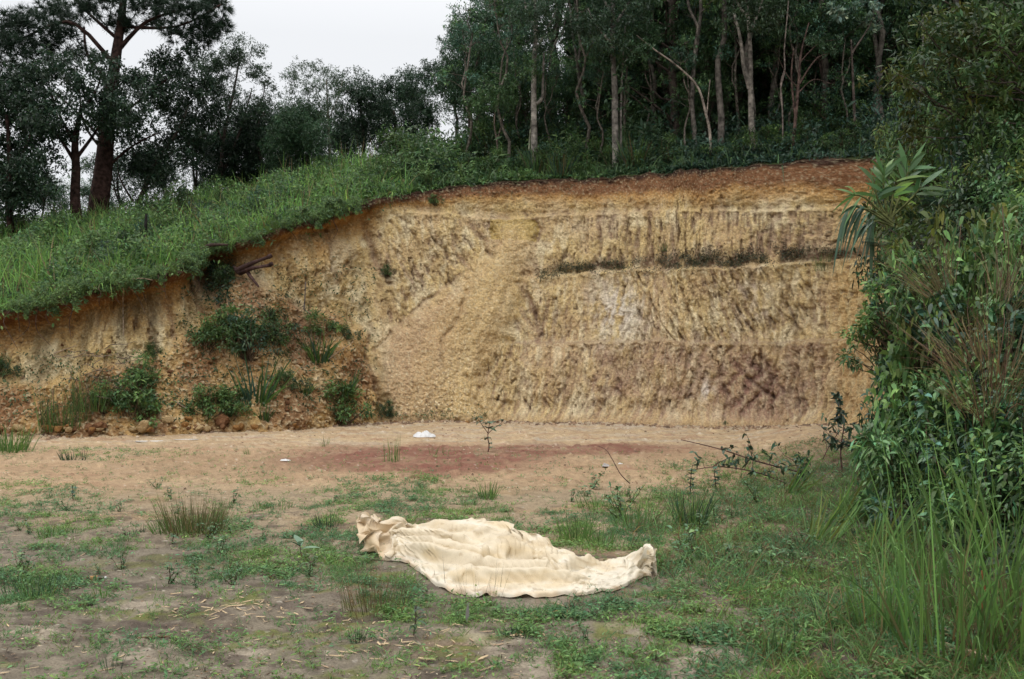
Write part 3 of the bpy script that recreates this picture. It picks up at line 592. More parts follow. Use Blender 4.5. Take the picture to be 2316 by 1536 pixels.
tree_px('dark_tree', [(25, 520), (18, 440), (22, 360), (15, 260)], [.11, .09, .07, .04], 27, [([(20, 400), (60, 330), (80, 270)], .05, .02), ([(22, 420), (-20, 350), (-40, 280)], .05, .02)],
    fill([(-60, 190), (80, 180), (120, 300), (90, 400), (60, 470), (-40, 460), (-80, 330)], 52, .5, 190, .16, .08, BG), REDB, lf_broad, 'dark leafy tree at the far left edge of the skyline')
tree_px('dark_tree', [(310, 470), (330, 420), (350, 370), (400, 300), (430, 230)], [.10, .08, .06, .05, .03], 31, [([(335, 400), (300, 340), (290, 280)], .04, .015), ([(360, 360), (420, 330), (470, 300)], .04, .015), ([(300, 455), (270, 400), (265, 350)], .04, .015)],
    fill([(260, 200), (350, 110), (470, 120), (520, 200), (500, 330), (420, 400), (300, 430), (260, 340)], 75, .5, 170, .16, .075, BG), GREYB, lf_broad, 'bushy dark tree filling the gap right of the big pine')
tree_px('forked_tree', [(492, 430), (500, 370), (508, 300), (530, 200), (545, 110)], [.10, .08, .06, .04, .02], 33, [([(500, 400), (525, 340), (545, 290), (570, 200)], .06, .02), ([(505, 320), (470, 250), (450, 190)], .04, .015), ([(540, 290), (590, 230), (600, 180)], .03, .01)],
    fill([(430, 150), (480, 110), (545, 70), (575, 75), (610, 150), (620, 230), (580, 280), (520, 270), (440, 280)], 62, .38, 100, .15, .05, np.array((.028, .050, .026))), GREYB, lf_broad, 'twin stemmed airy tree with a narrow top, left of the open sky')
tree_px('dark_tree', [(600, 420), (590, 360), (580, 300), (600, 250)], [.08, .06, .05, .03], 34, [], fill([(520, 290), (600, 240), (640, 280), (640, 390), (560, 420), (450, 420), (440, 330)], 62, .5, 170, .15, .07, BG*1.1), GREYB, lf_broad, 'low dark tree between the twin stemmed tree and the round bushy tree')
tree_px('bushy_tree', [(672, 420), (672, 380), (670, 330)], [.12, .09, .05], 32, [([(680, 415), (690, 380), (700, 340)], .05, .02)],
    fill([(610, 280), (650, 245), (700, 238), (730, 270), (735, 330), (720, 385), (660, 395), (615, 380), (608, 330)], 85, .42, 190, .14, .045, np.array((.034, .066, .033))), GREYB, lf_broad, 'round dense bushy tree with layered foliage above the tall grass')
tree_px('slender_tree', [(746, 405), (745, 330), (742, 260), (738, 180)], [.055, .05, .04, .015], 33, [([(744, 300), (725, 250), (715, 210)], .02, .008), ([(743, 270), (765, 220), (775, 180)], .02, .008)],
    fill([(640, 180), (680, 140), (720, 150), (745, 130), (775, 170), (770, 260), (700, 270), (640, 250)], 40, .36, 80, .14, .04, np.array((.035, .060, .030))), (.24, .2, .165), lf_broad, 'thin straight tan trunk beside the round bushy tree')
tree_px('dark_tree', [(822, 330), (820, 290), (815, 240)], [.08, .07, .04], 36, [([(810, 330), (805, 290), (790, 240)], .04, .02)],
    fill([(760, 200), (790, 160), (830, 175), (835, 230), (850, 300), (830, 345), (740, 360), (750, 280)], 62, .42, 150, .14, .055, BG*1.25), GREYB, lf_broad, 'dark round topped tree left of the sky notch')
tree_px('dark_tree', [(900, 345), (895, 300), (890, 250)], [.08, .06, .04], 37, [], fill([(840, 205), (880, 185), (935, 165), (985, 140), (1000, 200), (985, 290), (930, 330), (850, 335)], 80, .42, 140, .14, .055, np.array((.026, .05, .028))), GREYB, lf_broad, 'dark leafy tree right of the sky notch, its top stepping up to the right')
tree_px('leafy_tree', [(1066, 340), (1064, 280), (1062, 210), (1080, 140), (1100, 40)], [.10, .09, .075, .05, .02], 31, [([(1062, 230), (1030, 170), (1010, 130)], .04, .015), ([(1075, 160), (1110, 110), (1130, 60)], .03, .015), ([(1066, 260), (1020, 220), (985, 190)], .03, .015), ([(1078, 300), (1082, 250), (1095, 200)], .04, .02)],
    fill([(1000, 110), (1040, 30), (1090, 20), (1130, 60), (1140, 130), (1130, 220), (1060, 260), (990, 250), (985, 180)], 74, .36, 120, .14, .05, np.array((.028, .056, .028))), GREYB, lf_broad, 'leafy grey trunked tree whose crown makes the left end of the wood')
tree_px('slender_tree', [(1128, 370), (1124, 320), (1118, 270), (1130, 200)], [.05, .045, .035, .02], 28, [([(1124, 320), (1135, 280), (1140, 260)], .025, .01)], fill([(1060, 170), (1150, 150), (1170, 230), (1130, 270), (1070, 260)], 26, .34, 90, .13, .05, G_MID), (.22, .17, .14), lf_broad, 'small crooked tree with a forked stem low on the bank top')
tree_px('pale_tree', [(1208, 330), (1208, 280), (1207, 215), (1209, 130), (1213, 60), (1206, -40)], [.17, .15, .13, .11, .09, .06], 27, [([(1212, 235), (1226, 222), (1228, 185), (1230, 120)], .06, .03), ([(1212, 70), (1190, 20), (1185, -30)], .05, .02), ([(1210, 120), (1240, 60), (1260, 20)], .04, .02)],
    fill([(1150, 0), (1200, -30), (1280, -20), (1270, 40), (1240, 90), (1230, 140), (1180, 120), (1160, 60)], 36, .34, 90, .14, .05, np.array((.03, .055, .03))), PALEB, lf_broad, 'tall pale mottled trunk with a side limb, alone at the wood edge', darken=.15)
tree_px('slender_tree', [(1197, 330), (1202, 270), (1206, 190), (1203, 150)], [.04, .035, .03, .015], 26.5, [], fill([(1180, 130), (1225, 130), (1225, 190), (1180, 190)], 8, .25, 60, .12, .05, G_MID), (.26, .27, .19), lf_broad, 'mossy thin stem growing against the tall pale mottled trunk')
tree_px('pale_tree', [(1392, 325), (1391, 250), (1390, 190), (1386, 110), (1386, 20), (1388, -60)], [.15, .15, .14, .12, .10, .07], 26, [([(1386, 100), (1350, 60), (1330, 20)], .05, .02), ([(1388, 60), (1420, 10), (1430, -30)], .05, .02), ([(1386, 30), (1360, -10), (1350, -50)], .04, .02)],
    fill([(1290, 0), (1330, -30), (1480, -30), (1460, 60), (1420, 90), (1350, 120), (1290, 80)], 44, .34, 100, .14, .055, np.array((.028, .05, .028))), PALEB, lf_broad, 'thick straight trunk, pale below and dark above, right of the mottled trunk', darken=.75)
tree_px('slender_tree', [(1404, 300), (1405, 220), (1408, 150), (1414, 60)], [.06, .055, .045, .02], 27, [([(1408, 150), (1435, 100), (1450, 60)], .02, .01)], fill([(1395, 60), (1470, 40), (1470, 120), (1400, 140)], 16, .34, 80, .13, .05, G_DARK*1.3), PALEB, lf_broad, 'thinner pale stem right behind the thick straight trunk')
tree_px('leaning_tree', [(1606, 305), (1596, 255), (1577, 195), (1530, 148), (1480, 112), (1440, 80)], [.065, .06, .05, .04, .03, .02], 25, [([(1598, 265), (1602, 220), (1606, 180)], .02, .01)], fill([(1400, 50), (1480, 60), (1500, 120), (1420, 120)], 12, .3, 70, .13, .05, G_DARK*1.4), (.36, .30, .25), lf_broad, 'thin pale stem bowing far over to the left')
tree_px('forked_tree', [(1704, 345), (1700, 290), (1698, 220), (1697, 120), (1692, 40), (1680, -40)], [.155, .14, .12, .10, .07, .05], 24.5, [([(1696, 200), (1682, 150), (1675, 90), (1660, 30)], .075, .03), ([(1696, 80), (1715, 30), (1730, -20)], .05, .02), ([(1692, 40), (1670, 10), (1655, -40)], .04, .02)],
    fill([(1620, -30), (1780, -40), (1770, 40), (1700, 60), (1640, 50)], 26, .34, 80, .14, .055, np.array((.026, .045, .022))), (.27, .24, .205), lf_broad, 'pale forked trunk right of the bowed stem, rooted at the very edge of the cut', darken=.3)
tree_px('slender_tree', [(1770, 260), (1766, 200), (1775, 160), (1774, 110), (1782, 20), (1785, -40)], [.035, .03, .03, .03, .025, .02], 24.2, [([(1774, 160), (1766, 190), (1770, 240)], .02, .02)], fill([(1740, -40), (1830, -40), (1820, 20), (1760, 20)], 8, .3, 70, .13, .05, G_DARK*1.2), (.27, .22, .19), lf_broad, 'thin snaking bare stem between the forked trunk and the brown twiggy tree')
tree_px('twiggy_tree', [(1793, 335), (1800, 260), (1806, 190), (1812, 120), (1830, 50)], [.08, .07, .06, .045, .02], 24, [([(1800, 270), (1790, 180), (1795, 110)], .035, .015), ([(1808, 190), (1850, 130), (1900, 120)], .03, .008), ([(1806, 210), (1840, 180), (1880, 190)], .02, .006), ([(1810, 140), (1850, 100), (1890, 90)], .02, .006), ([(1806, 200), (1780, 170), (1760, 130)], .02, .006)],
    fill([(1790, 60), (1900, 80), (1890, 130), (1820, 120)], 12, .28, 60, .12, .05, G_DARK*1.3), (.13, .085, .07), lf_broad, 'brown twiggy tree with spreading bare twigs at the dark end of the wood')
tree_px('slender_tree', [(2082, 165), (2088, 90), (2085, 20), (2080, -40)], [.045, .04, .035, .03], 26, [], fill([(2040, -30), (2130, -30), (2120, 30), (2060, 30)], 8, .3, 70, .14, .06, G_DARK*1.2), (.24, .22, .2), lf_broad, 'lone thin pale stem high in the dark upper right')
tree_px('broadleaf_tree', [(1935, 330), (1930, 200), (1925, 90)], [.07, .06, .03], 25.5, [([(1927, 120), (1960, 70), (1975, 40)], .03, .01)],
    [(px, py, rng.uniform(-.6, .6), .22, 26, .19, .14, np.array((.16, .22, .17))) for px, py in [(1880, 10), (1905, 20), (1930, 10), (1950, 30), (1970, 10), (1920, 45), (1955, 60), (1975, 70), (1890, 40), (1965, 35)]], GREYB, lf_broad, 'tree with large silvery green leaves at the top right of the wood')

# the wood behind: repeats nobody could single out
WOOD = 'trees crowded in the dark wood above the cut bank'
for px, Y, kd, sc in [(1030, 37, 'dark', .5), (1085, 35, 'dark', .62), (1150, 34, 'slender', .82), (1130, 38, 'dark', .8), (1180, 37, 'dark', 1.1), (1240, 32, 'slender', .85), (1260, 36, 'dark', 1.2), (1310, 31, 'slender', .9), (1320, 35, 'dark', 1.15), (1360, 33, 'thin', 1.2), (1420, 31, 'dark', .95), (1440, 35, 'dark', 1.3), (1480, 30, 'slender', .95)]:
    T3(px, Y, kd, sc, 'leafy tree among many in the middle of the wood above the cut bank', WOOD)
for px in np.arange(1500, 2420, 52):
    for Y, kd in ((27.5, 'slender'), (30, 'dark'), (34, 'dark'), (38, 'dark')):
        if px > 2050 and Y > 36: continue
        T3(px+rng.uniform(-28, 28), Y+rng.uniform(-1.2, 1.2), kd if rng.random() < .8 else 'dark', rng.uniform(.85, 1.25), 'shadowy tree among many in the dark right half of the wood', WOOD)
for px in np.arange(1060, 2000, 62):
    T3(px+rng.uniform(-25, 25), max(rng.uniform(26, 29), EY[lip_at(min(px, 1940))]+rng.uniform(1.2, 3)), 'thin', rng.uniform(.55, 1.1), 'thin understorey tree among the trunks along the wood edge', 'thin understorey trees along the wood edge')
for px in np.arange(1080, 2050, 24):
    i = lip_at(min(px, 1940)); T3(px+rng.uniform(-20, 20), EY[i]+rng.uniform(2.5, 10), 'bushy', rng.uniform(.42, .95), 'leafy young tree among the trunks of the wood', 'young leafy trees among the trunks of the wood')
for px, Y, sc in [(30, 33, .8), (95, 32, .5), (270, 33, .7), (330, 34, .75), (440, 34, .8), (520, 35, .75), (610, 35, .75), (220, 35, .6), (700, 37, .8), (560, 37, .8), (380, 36, .7), (120, 34, .62), (-60, 31, .7), (860, 40, .8), (780, 39, .7), (930, 40, .8)]:
    T3(px, Y, 'bushy', sc, 'low bushy tree half hidden behind the skyline grass', 'low bushy trees behind the left skyline')
# ------------------------------------------------------------------ undergrowth on the hill
def hill_samp(n, smask, w0, w1, pw=1.0):
    """random points of the hill between w0 and w1 metres back from the lip, uniform along the lip"""
    idx = np.where(smask)[0]; ds = np.gradient(SL)[idx]; pr = ds/ds.sum(); i = rng.choice(idx, n, p=pr)
    w_ = w0+(w1-w0)*rng.random(n)**pw
    x = EX[i]+ENX[i]*w_; y = EY[i]+ENY[i]*w_; z = EZ[i]+hprof(rr[i], w_, 0)+ss(.3, 2, w_)*.22*fbm(x*.5, y*.5, 121, 3)
    return np.stack([x, y, z], 1), w_, i
Fo = Fol()
left = (~side) & (TPX > -250) & (TPX < 930)
# long grass and herbs of the left crest
p, w_, i = hill_samp(62000, left, -.05, 13, .9)
cn = fbm(p[:, 0]*.9, p[:, 1]*.9, 201, 3); ok = (cn > -.25) | (rng.random(len(p)) < .25); p, w_, i, cn = p[ok], w_[ok], i[ok], cn[ok]; n = len(p)
outv = np.stack([-ENX[i], -ENY[i], np.zeros(n)], 1); edge = ss(.5, 0, w_)[:, None]
d = rng.normal(0, .32, (n, 3))+np.array((0, 0, 1.))+outv*(edge*1.3)
Fo.blades(p, d, rdir(n), (.35+.75*ss(-.2, .5, cn))*rng.uniform(.4, 1.2, n)*(1-.35*edge[:, 0]), rng.uniform(.012, .028, n), rng.uniform(.2, .9, n), 3, 'grass', np.where(rng.random((n, 1)) < .10, STRAW, lerp(G_GRS*1.8, G_LT*1.6, rng.random((n, 1)))), .3)
p, w_, i = hill_samp(95000, left, -.1, 13, .85); n = len(p); edge = ss(.5, 0, w_)[:, None]
cn = fbm(p[:, 0]*.8+9, p[:, 1]*.8, 202, 3); h = (.12+.75*ss(-.3, .5, cn))*rng.random(n)**.6
outv = np.stack([-ENX[i], -ENY[i], np.zeros(n)], 1); p = p+outv*edge*rng.uniform(-.1, .45, (n, 1)); rag = .25+.9*ss(-.3, .5, fbm(SL[i]*1.6, SL[i]*0, 205, 3)); p[:, 2] += h*(1-.7*edge[:, 0])-edge[:, 0]*rng.uniform(-.1, .55, n)*rag
cc = fbm(p[:, 0]*2.1, p[:, 1]*2.1, 203, 2)[:, None]; col = lerp(G_MID*1.5, G_LT*1.65, ss(-.3, .4, cc))*ss(1100, 700, TPX[i])[:, None]+lerp(G_MID*1.5, G_LT*1.65, ss(-.3, .4, cc))*.7*(1-ss(1100, 700, TPX[i]))[:, None]
Fo.blades(p, rdir(n, .3), nrmz(rdir(n)+np.array((0, -.5, 1.2))), rng.uniform(.06, .13, n), rng.uniform(.03, .055, n), .2, 2, 'leaf', col, .32)
p, w_, i = hill_samp(5200, left, 0, 12, .9); n = len(p)      # taller stalks and dry stems standing out of the sward
Fo.blades(p, rng.normal(0, .2, (n, 3))+np.array((0, 0, 1.)), rdir(n), rng.uniform(.8, 1.45, n)*ss(-.1, .9, w_)*(.6+.5*ss(-.2, .4, fbm(p[:, 0]*.5, p[:, 1]*.5, 206, 2))), rng.uniform(.012, .026, n), rng.uniform(.1, .55, n), 4, 'grass', np.where(rng.random((n, 1)) < .3, STRAW, G_GRS*1.9), .35)
tag(link('hill_grass', Fo.mesh('hill_grass_mesh', M_GRASS)), 'tall green grass and weeds overhanging the left part of the cut bank', 'grass', kind='stuff')
# shaded undergrowth below the wood
Fo = Fol(); mid = (TPX > 860) & (~side) | (side & (EY > 15))
for n0, w1_, hh, sg in ((90000, 9, .95, 1), (30000, 24, 1.3, 1.6)):
    p, w_, i = hill_samp(n0, mid, .12, w1_, 1.25); n = len(p)
    cn = fbm(p[:, 0]*.7, p[:, 1]*.7, 211, 3); h = (.06+hh*ss(-.35, .5, cn)*ss(0, 1.6, w_))*rng.random(n)**.55; p[:, 2] += h
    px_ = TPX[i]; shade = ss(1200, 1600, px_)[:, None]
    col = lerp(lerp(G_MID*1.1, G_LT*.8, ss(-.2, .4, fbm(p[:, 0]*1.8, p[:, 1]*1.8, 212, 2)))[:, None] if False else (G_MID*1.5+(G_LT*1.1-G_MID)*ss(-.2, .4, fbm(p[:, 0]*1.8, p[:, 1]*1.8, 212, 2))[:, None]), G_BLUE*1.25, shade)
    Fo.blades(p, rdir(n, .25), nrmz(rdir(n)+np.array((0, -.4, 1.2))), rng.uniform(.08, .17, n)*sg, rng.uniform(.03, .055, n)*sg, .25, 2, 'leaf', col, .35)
p, w_, i = hill_samp(9000, mid, .1, 5, 1.2); n = len(p)
Fo.blades(p, rng.normal(0, .35, (n, 3))+np.array((0, 0, 1.)), rdir(n), rng.uniform(.3, 1.0, n), rng.uniform(.015, .035, n), rng.uniform(.3, 1.1, n), 4, 'grass', G_MID*1.5, .35)
tag(link('wood_undergrowth', Fo.mesh('wood_undergrowth_mesh', M_LEAF)), 'dark leafy undergrowth carpeting the ground of the wood above the bank', 'undergrowth', kind='stuff')
# dense leaf mass that closes the wood at the back on the right
Fo = Fol(); n = 60000; px_ = rng.uniform(1290, 2600, n); Y = rng.uniform(36, 46, n); x = (px_-CX)/F*Y; z0 = hill_z(x[::40], Y[::40]); z = np.repeat(z0, 40)[:n]
cn = fbm(x*.35, Y*.35, 221, 3); z = z+rng.random(n)*(9.5+4*cn)*ss(1250, 1560, px_)
Fo.blades(np.stack([x, Y, z], 1), rdir(n), rdir(n, .8), rng.uniform(.3, .55, n), rng.uniform(.16, .3, n), .2, 2, 'leaf', G_DARK*1.8, .4)
tag(link('distant_wood', Fo.mesh('distant_wood_mesh', M_LEAF)), 'dense dark foliage of the wood filling the slope far behind the trunks', 'wood', kind='stuff')

# shrubs
def S3(px, Y, lst, sc, label, group=None, cat='shrub', dz=-.08): return place(lst[rng.integers(len(lst))], on_hill(px, Y)+np.array((0, 0, dz)), None, sc, label, cat, group)
for px in np.arange(20, 860, 46):
    i = lip_at(px); wv = rng.uniform(1.2, 7.5); S3(px+rng.uniform(-20, 20), EY[i]+wv, SHRUBL if rng.random() < .5 else SHRUBS, rng.uniform(.55, 1.0), 'small leafy shrub among the tall grass of the left crest', 'small shrubs among the crest grass')
S3(410, 27, SHRUBS, 1.25, 'rounded olive shrub standing above the crest grass below the airy trees')
S3(700, 29.5, SHRUBL, .8, 'light green shrub on the skyline grass under the round bushy tree')
for px in np.arange(850, 1960, 30):
    i = lip_at(px); wv = rng.uniform(.5, 2.6); S3(px, EY[i]+wv, SHRUBS if rng.random() < .75 else SHRUBL, rng.uniform(.5, .95), 'low leafy shrub lining the brow of the cut below the wood', 'low shrubs along the brow of the cut')
for px in np.arange(900, 1980, 42):
    i = lip_at(px); wv = rng.uniform(3, 6); S3(px, EY[i]+wv, SHRUBS, rng.uniform(.9, 1.5), 'waist high dark shrub between the trunks of the wood', 'dark shrubs between the trunks')
place(REED[0], on_hill(1265, EY[lip_at(1265)]+.35), None, .95, 'bright green fine leaved tuft on the brow, below the two pale trunks', 'grass tuft')
place(REED[1], on_hill(1215, EY[lip_at(1215)]+.7), None, 1.0, 'yellowish reed clump on the brow under the tall mottled trunk', 'reed clump')
place(REED[2], on_hill(1440, EY[lip_at(1440)]+.9), None, 1.2, 'drooping long leaved grass clump right of the thick straight trunk', 'reed clump')

# ------------------------------------------------------------------ right-hand bank
BIG = [make_shrub('bank_shrub', 1.0, 2.0, 80, 110, .105, .042, [G_LT*1.6, G_MID*2.1, G_LT*1.2, G_YEL*1.1], droop=.35) for _ in range(3)]
BIGD = [make_shrub('bank_shrub', 1.0, 2.0, 80, 100, .10, .045, [G_DARK*1.5, G_MID*.9, G_BLUE*.9], droop=.35, mat_=M_LEAFG) for _ in range(2)]
NEAR = [make_shrub('glossy_shrub', .55, 1.4, 56, 62, .095, .036, [G_MID*2.7, G_MID*2.1, G_BLUE*1.9, G_LT*1.25], K=3, droop=.4, mat_=M_LEAFG, var=.45) for _ in range(4)]
NEARL = [make_shrub('light_green_shrub', .55, 1.1, 46, 62, .075, .036, [G_LT*1.6, G_LT*1.2, G_YEL*1.0, G_MID*1.6], K=3, droop=.3, var=.4) for _ in range(3)]
def bank_z(x, y):
    """height of the right-hand side ground at x, y: bank face, its top, or the yard"""
    a = np.concatenate([XW[corner::8, ::10].ravel(), HXg.ravel()]); b = np.concatenate([YW[corner::8, ::10].ravel(), HYg.ravel()]); c = np.concatenate([ZW[corner::8, ::10].ravel(), HZg.ravel()])
    d = (a-x)**2+(b-y)**2; j = np.argmin(d); return max(c[j] if d[j] < .5 else 0, float(ground_z(np.array([x]), np.array([y]))[0]))
RB = 'shrubs crowding the slope of the right bank'
for px, py, Y, L_, sc, lab in [
    (2010, 330, 19.5, BIGD, .9, 'dark shrub at the corner where the wood meets the right bank'), (1990, 300, 21, BIG, .75, 'green shrub right of the dark hollow behind the corner of the cut'),
    (2075, 290, 18, BIG, .9, None), (2130, 330, 17, BIG, .85, None), (2060, 370, 16.5, BIGD, .6, None), (2180, 260, 17.5, BIG, 1.0, None), (2240, 330, 15, BIGD, .9, None), (2300, 300, 14, BIG, .9, None), (2190, 400, 14, BIGD, .8, None),
    (2270, 430, 12.5, BIGD, .8, None), (2330, 380, 12.5, BIG, .9, None), (2140, 440, 14, BIGD, .6, None), (2290, 200, 18, BIGD, 1.0, None), (2290, 120, 17, BIG, 1.2, None), (2340, 210, 15, BIG, 1.1, None), (2320, 20, 18, BIGD, 1.3, None), (2370, 480, 11, BIG, .8, None)]:
    px += 60 if px < 2120 else 20; x = (px-CX)/F*Y; z = EYE+(HZ-py)/F*Y; zg = bank_z(x, Y); zc = z-1.5*sc
    zc = max(min(zc, zg+.6), zg-.3) if True else zg
    place(L_[rng.integers(len(L_))], (x, Y, zc), None, (sc, sc, sc*max(1., min(1.9, (z-zc)/(1.4*sc)))), lab or 'leafy shrub among those crowding the slope of the right bank', 'shrub', None if lab else RB)
BT = [make_tree('bank_tree', H=5.5, trunk_r=.07, bark=GREYB, crown0=.15, spread=1.9, nclump=70, nleaf=75, L=.17, W=.065, cols=[G_LT*.7, G_MID*1.1, G_YEL*.55], forks=2, clump_r=.5, up=.2) for _ in range(2)]
for px, Y, sc, lab in [(2230, 15.5, 1.0, 'bushy tree with yellowish green leaves at the right edge of the wood'), (2330, 13.5, .95, 'leafy tree cut by the right edge of the photo, above the bank'), (2300, 19, 1.3, 'taller shaded tree at the upper right corner')]:
    x = (px-CX)/F*Y; place(BT[rng.integers(2)], (x, Y, bank_z(x, Y)-.15), None, sc, lab, 'tree')
for px, py, Y, L_, sc, lab in [
    (2020, 560, 9.9, NEARL, .9, 'yellow green shrub forming the top left corner of the foreground thicket'), (2080, 600, 9.3, NEARL, 1., None), (1985, 640, 10.2, NEAR, .62, 'small shrub jutting left over the ochre side wall'), (2150, 560, 9.6, NEARL, 1.05, None), (2230, 540, 9.5, NEARL, 1., None), (2310, 560, 8.8, NEARL, 1., None),
    (2060, 700, 9.4, NEAR, 1.0, None), (2140, 680, 9.0, NEAR, 1.05, None), (2220, 700, 8.6, NEAR, 1.05, None), (2010, 720, 9.9, NEAR, .7, None), (2010, 880, 9.6, NEAR, .72, 'dark glossy shrub at the foot of the side wall, left edge of the thicket'), (2080, 840, 9.0, NEAR, .95, None), (2160, 830, 8.6, NEAR, .95, None), (2260, 820, 8.0, NEAR, 1., None), (2320, 720, 8.2, NEAR, 1., None), (2120, 930, 8.5, NEAR, .7, None), (2220, 930, 8.2, NEAR, .7, None), (2300, 940, 7.8, NEAR, .7, None), (2360, 860, 7.2, NEAR, .9, None), (2350, 620, 8.2, NEARL, 1., None)]:
    px += 36 if px < 2100 else 10; x = (px-CX)/F*Y; hh = 1.35*sc if L_ is NEAR else 1.0*sc; zt = EYE+(HZ-py)/F*Y; zg = max(0.05, min(bank_z(x, Y)-.1, zt-.3))
    zz = max(zg, zt-hh*1.1); k_ = 1. 
    if zz > zg+.05 and zt-zg < hh*2.6: k_ = (zt-zg)/hh; zz = zg
    place(L_[rng.integers(len(L_))], (x, Y, zz), None, (sc, sc, sc*min(k_, 2.3)), lab or 'glossy leaved shrub packed into the thicket in the right foreground' if L_ is NEAR else lab or 'pale green shrub on top of the thicket in the right foreground', 'shrub', None if lab else ('glossy shrubs of the right thicket' if L_ is NEAR else 'pale green shrubs topping the right thicket'))
# leafy skin over the bank face behind the shrubs
Fo = Fol(); n = 42000; si = rng.integers(corner+160, NS, n); vi = rng.integers(30, NV, n); yk = YW[si, vi]; ok = (yk > 4.5) & (yk < 15.8); si, vi = si[ok], vi[ok]; n = len(si)
p = np.stack([XW[si, vi], YW[si, vi], ZW[si, vi]], 1)+np.stack([-NX[si], -NY[si], np.full(n, .3)], 1)*rng.uniform(0, .45, (n, 1))
Fo.blades(p, rdir(n, -.1), nrmz(rdir(n)+np.array((-.8, -.6, 1.))), rng.uniform(.07, .14, n), rng.uniform(.03, .055, n), .35, 2, 'leaf', G_MID*.9, .4)
p, w_, i = hill_samp(60000, side & (EY > 4) & (EY < 20), .0, 6, 1.3); n = len(p); p[:, 2] += rng.random(n)*.45*(.3+ss(-.3, .4, fbm(p[:, 0], p[:, 1], 231, 2)))
Fo.blades(p, rdir(n, .3), nrmz(rdir(n)+np.array((-.6, -.5, 1.))), rng.uniform(.08, .16, n), rng.uniform(.03, .06, n), .3, 2, 'leaf', G_LT*.7, .4)
tag(link('bank_undergrowth', Fo.mesh('bank_undergrowth_mesh', M_LEAF)), 'tangled leafy undergrowth covering the right bank under its shrubs', 'undergrowth', kind='stuff')

# broad bladed cane plant over the corner of the cut
def cane(name, Y, stems, label, cat, colr, LL=.45, WW=.075):
    def P(px, py, dy=0): return np.array(((px-CX)/F*(Y+dy), Y+dy, EYE+(HZ-py)/F*(Y+dy)))
    b = P(*stems[0][0][0]); root = empty(name, b); 
    for pts, spread, nl, dr in stems:
        T = Tubes(); q = curve([P(*t)-b for t in pts], 12); T.add(q, [.018, .014, .006], 5, (.10, .11, .04)); st = link('stem', T.mesh('stem_mesh', M_BARK), root)
        Fo = Fol(); end = nrmz(q[-1]-q[-3])
        k_ = rng.uniform(.45, 1, nl); base = np.array([q[min(int(t*11), 11)] for t in k_]); sgn = np.where(np.arange(nl) % 2, 1, -1)
        sidev = nrmz(np.cross(end, np.array((0, 1., 0))))
        d = end[None]*rng.uniform(.3, 1.2, (nl, 1))+sidev[None]*sgn[:, None]*rng.uniform(.2, 1, (nl, 1))*spread+rng.normal(0, .2, (nl, 3))
        Fo.blades(base, d, nrmz(np.array((0, -1., .6))+rng.normal(0, .45, (nl, 3))), rng.uniform(.65, 1.15, nl)*LL, rng.uniform(.7, 1.2, nl)*WW, dr*rng.uniform(.5, 1.3, nl), 5, 'leaf', colr[rng.integers(len(colr))], .3)
        link('leaves', Fo.mesh('leaves_mesh', M_LEAFG), root)
    return tag(root, label, cat)
CG = [np.array((.13, .26, .06)), np.array((.17, .31, .06)), np.array((.09, .18, .06))]; CB = [np.array((.055, .11, .06)), np.array((.045, .09, .05))]
cane('cane_plant', 13.2, [([(2010, 500), (2000, 440), (1998, 390)], .9, 13, .2), ([(2015, 500), (2040, 430), (2058, 375)], .8, 15, .1), ([(2010, 495), (1985, 450), (1975, 400)], 1.0, 9, .4), ([(2012, 495), (2060, 450), (2085, 420)], .9, 9, .3), ([(2012, 500), (2020, 440), (2028, 400)], 1., 9, .3)],
     'spiky plant with broad bright green blades at the corner of the cut', 'cane plant', CG, .42, .060)
cane('cane_plant', 12.6, [([(2020, 510), (1980, 480), (1950, 470)], 1.0, 10, 1.3), ([(2020, 510), (1950, 470), (1915, 475)], .8, 9, 1.6), ([(2020, 505), (1960, 450), (1930, 440)], .7, 6, .5), ([(2020, 512), (1985, 500), (1965, 510)], 1., 9, 1.7)],
     'drooping blue green blades hanging left over the side wall, below the spiky plant', 'cane plant', CB+CG[:1], .34, .045)
# feathery fern shrub beside it
def fern(name, loc, n, L, label, colr, rise=.7, cat='fern'):
    root = empty(name, loc); Fo = Fol()
    for k_ in range(n):
        a = rng.uniform(0, 6.28); d = np.array((math.cos(a), math.sin(a), rise*rng.uniform(.5, 1.6))); d /= np.linalg.norm(d); LL = L*rng.uniform(.6, 1.1); m = 26
        t = np.linspace(.12, 1, m); c = d[None]*LL*t[:, None]+np.array((0, 0, -1.))*(.45*LL*t**2)[:, None]; sv = nrmz(np.cross(d, (0, 0, 1.)))
        for sg in (-1, 1): Fo.blades(c, sv[None]*sg+d[None]*.5+np.array((0, 0, -.15)), (0, 0, 1.), LL*.24*np.sin(np.pi*np.clip(t, .1, .95)**.6)+.01, LL*.035, .15, 2, 'leaf', colr, .2)
        Fo.blades(np.zeros((1, 3)), d, rdir(1), LL, .012, .45, 5, 'grass', (.1, .09, .03), .1)
    link('fronds', Fo.mesh('fronds_mesh', M_LEAF), root); return tag(root, label, cat)
for px, py, Y, n, L, lab in [(2140, 470, 13, 16, .75, 'bluish feathery fern right of the spiky plant'), (1990, 560, 12.4, 10, .4, 'small dark fern at the lip under the drooping blades'), (700, 395, 27.5, 9, .9, 'fern frond clump on the crest under the round bushy tree')]:
    x = (px-CX)/F*Y; z = EYE+(HZ-py)/F*Y; z = z if px > 1900 else hill_z(x, Y)[0]
    fern('fern', (x, Y, z), n, L, lab, G_BLUE*1.3)
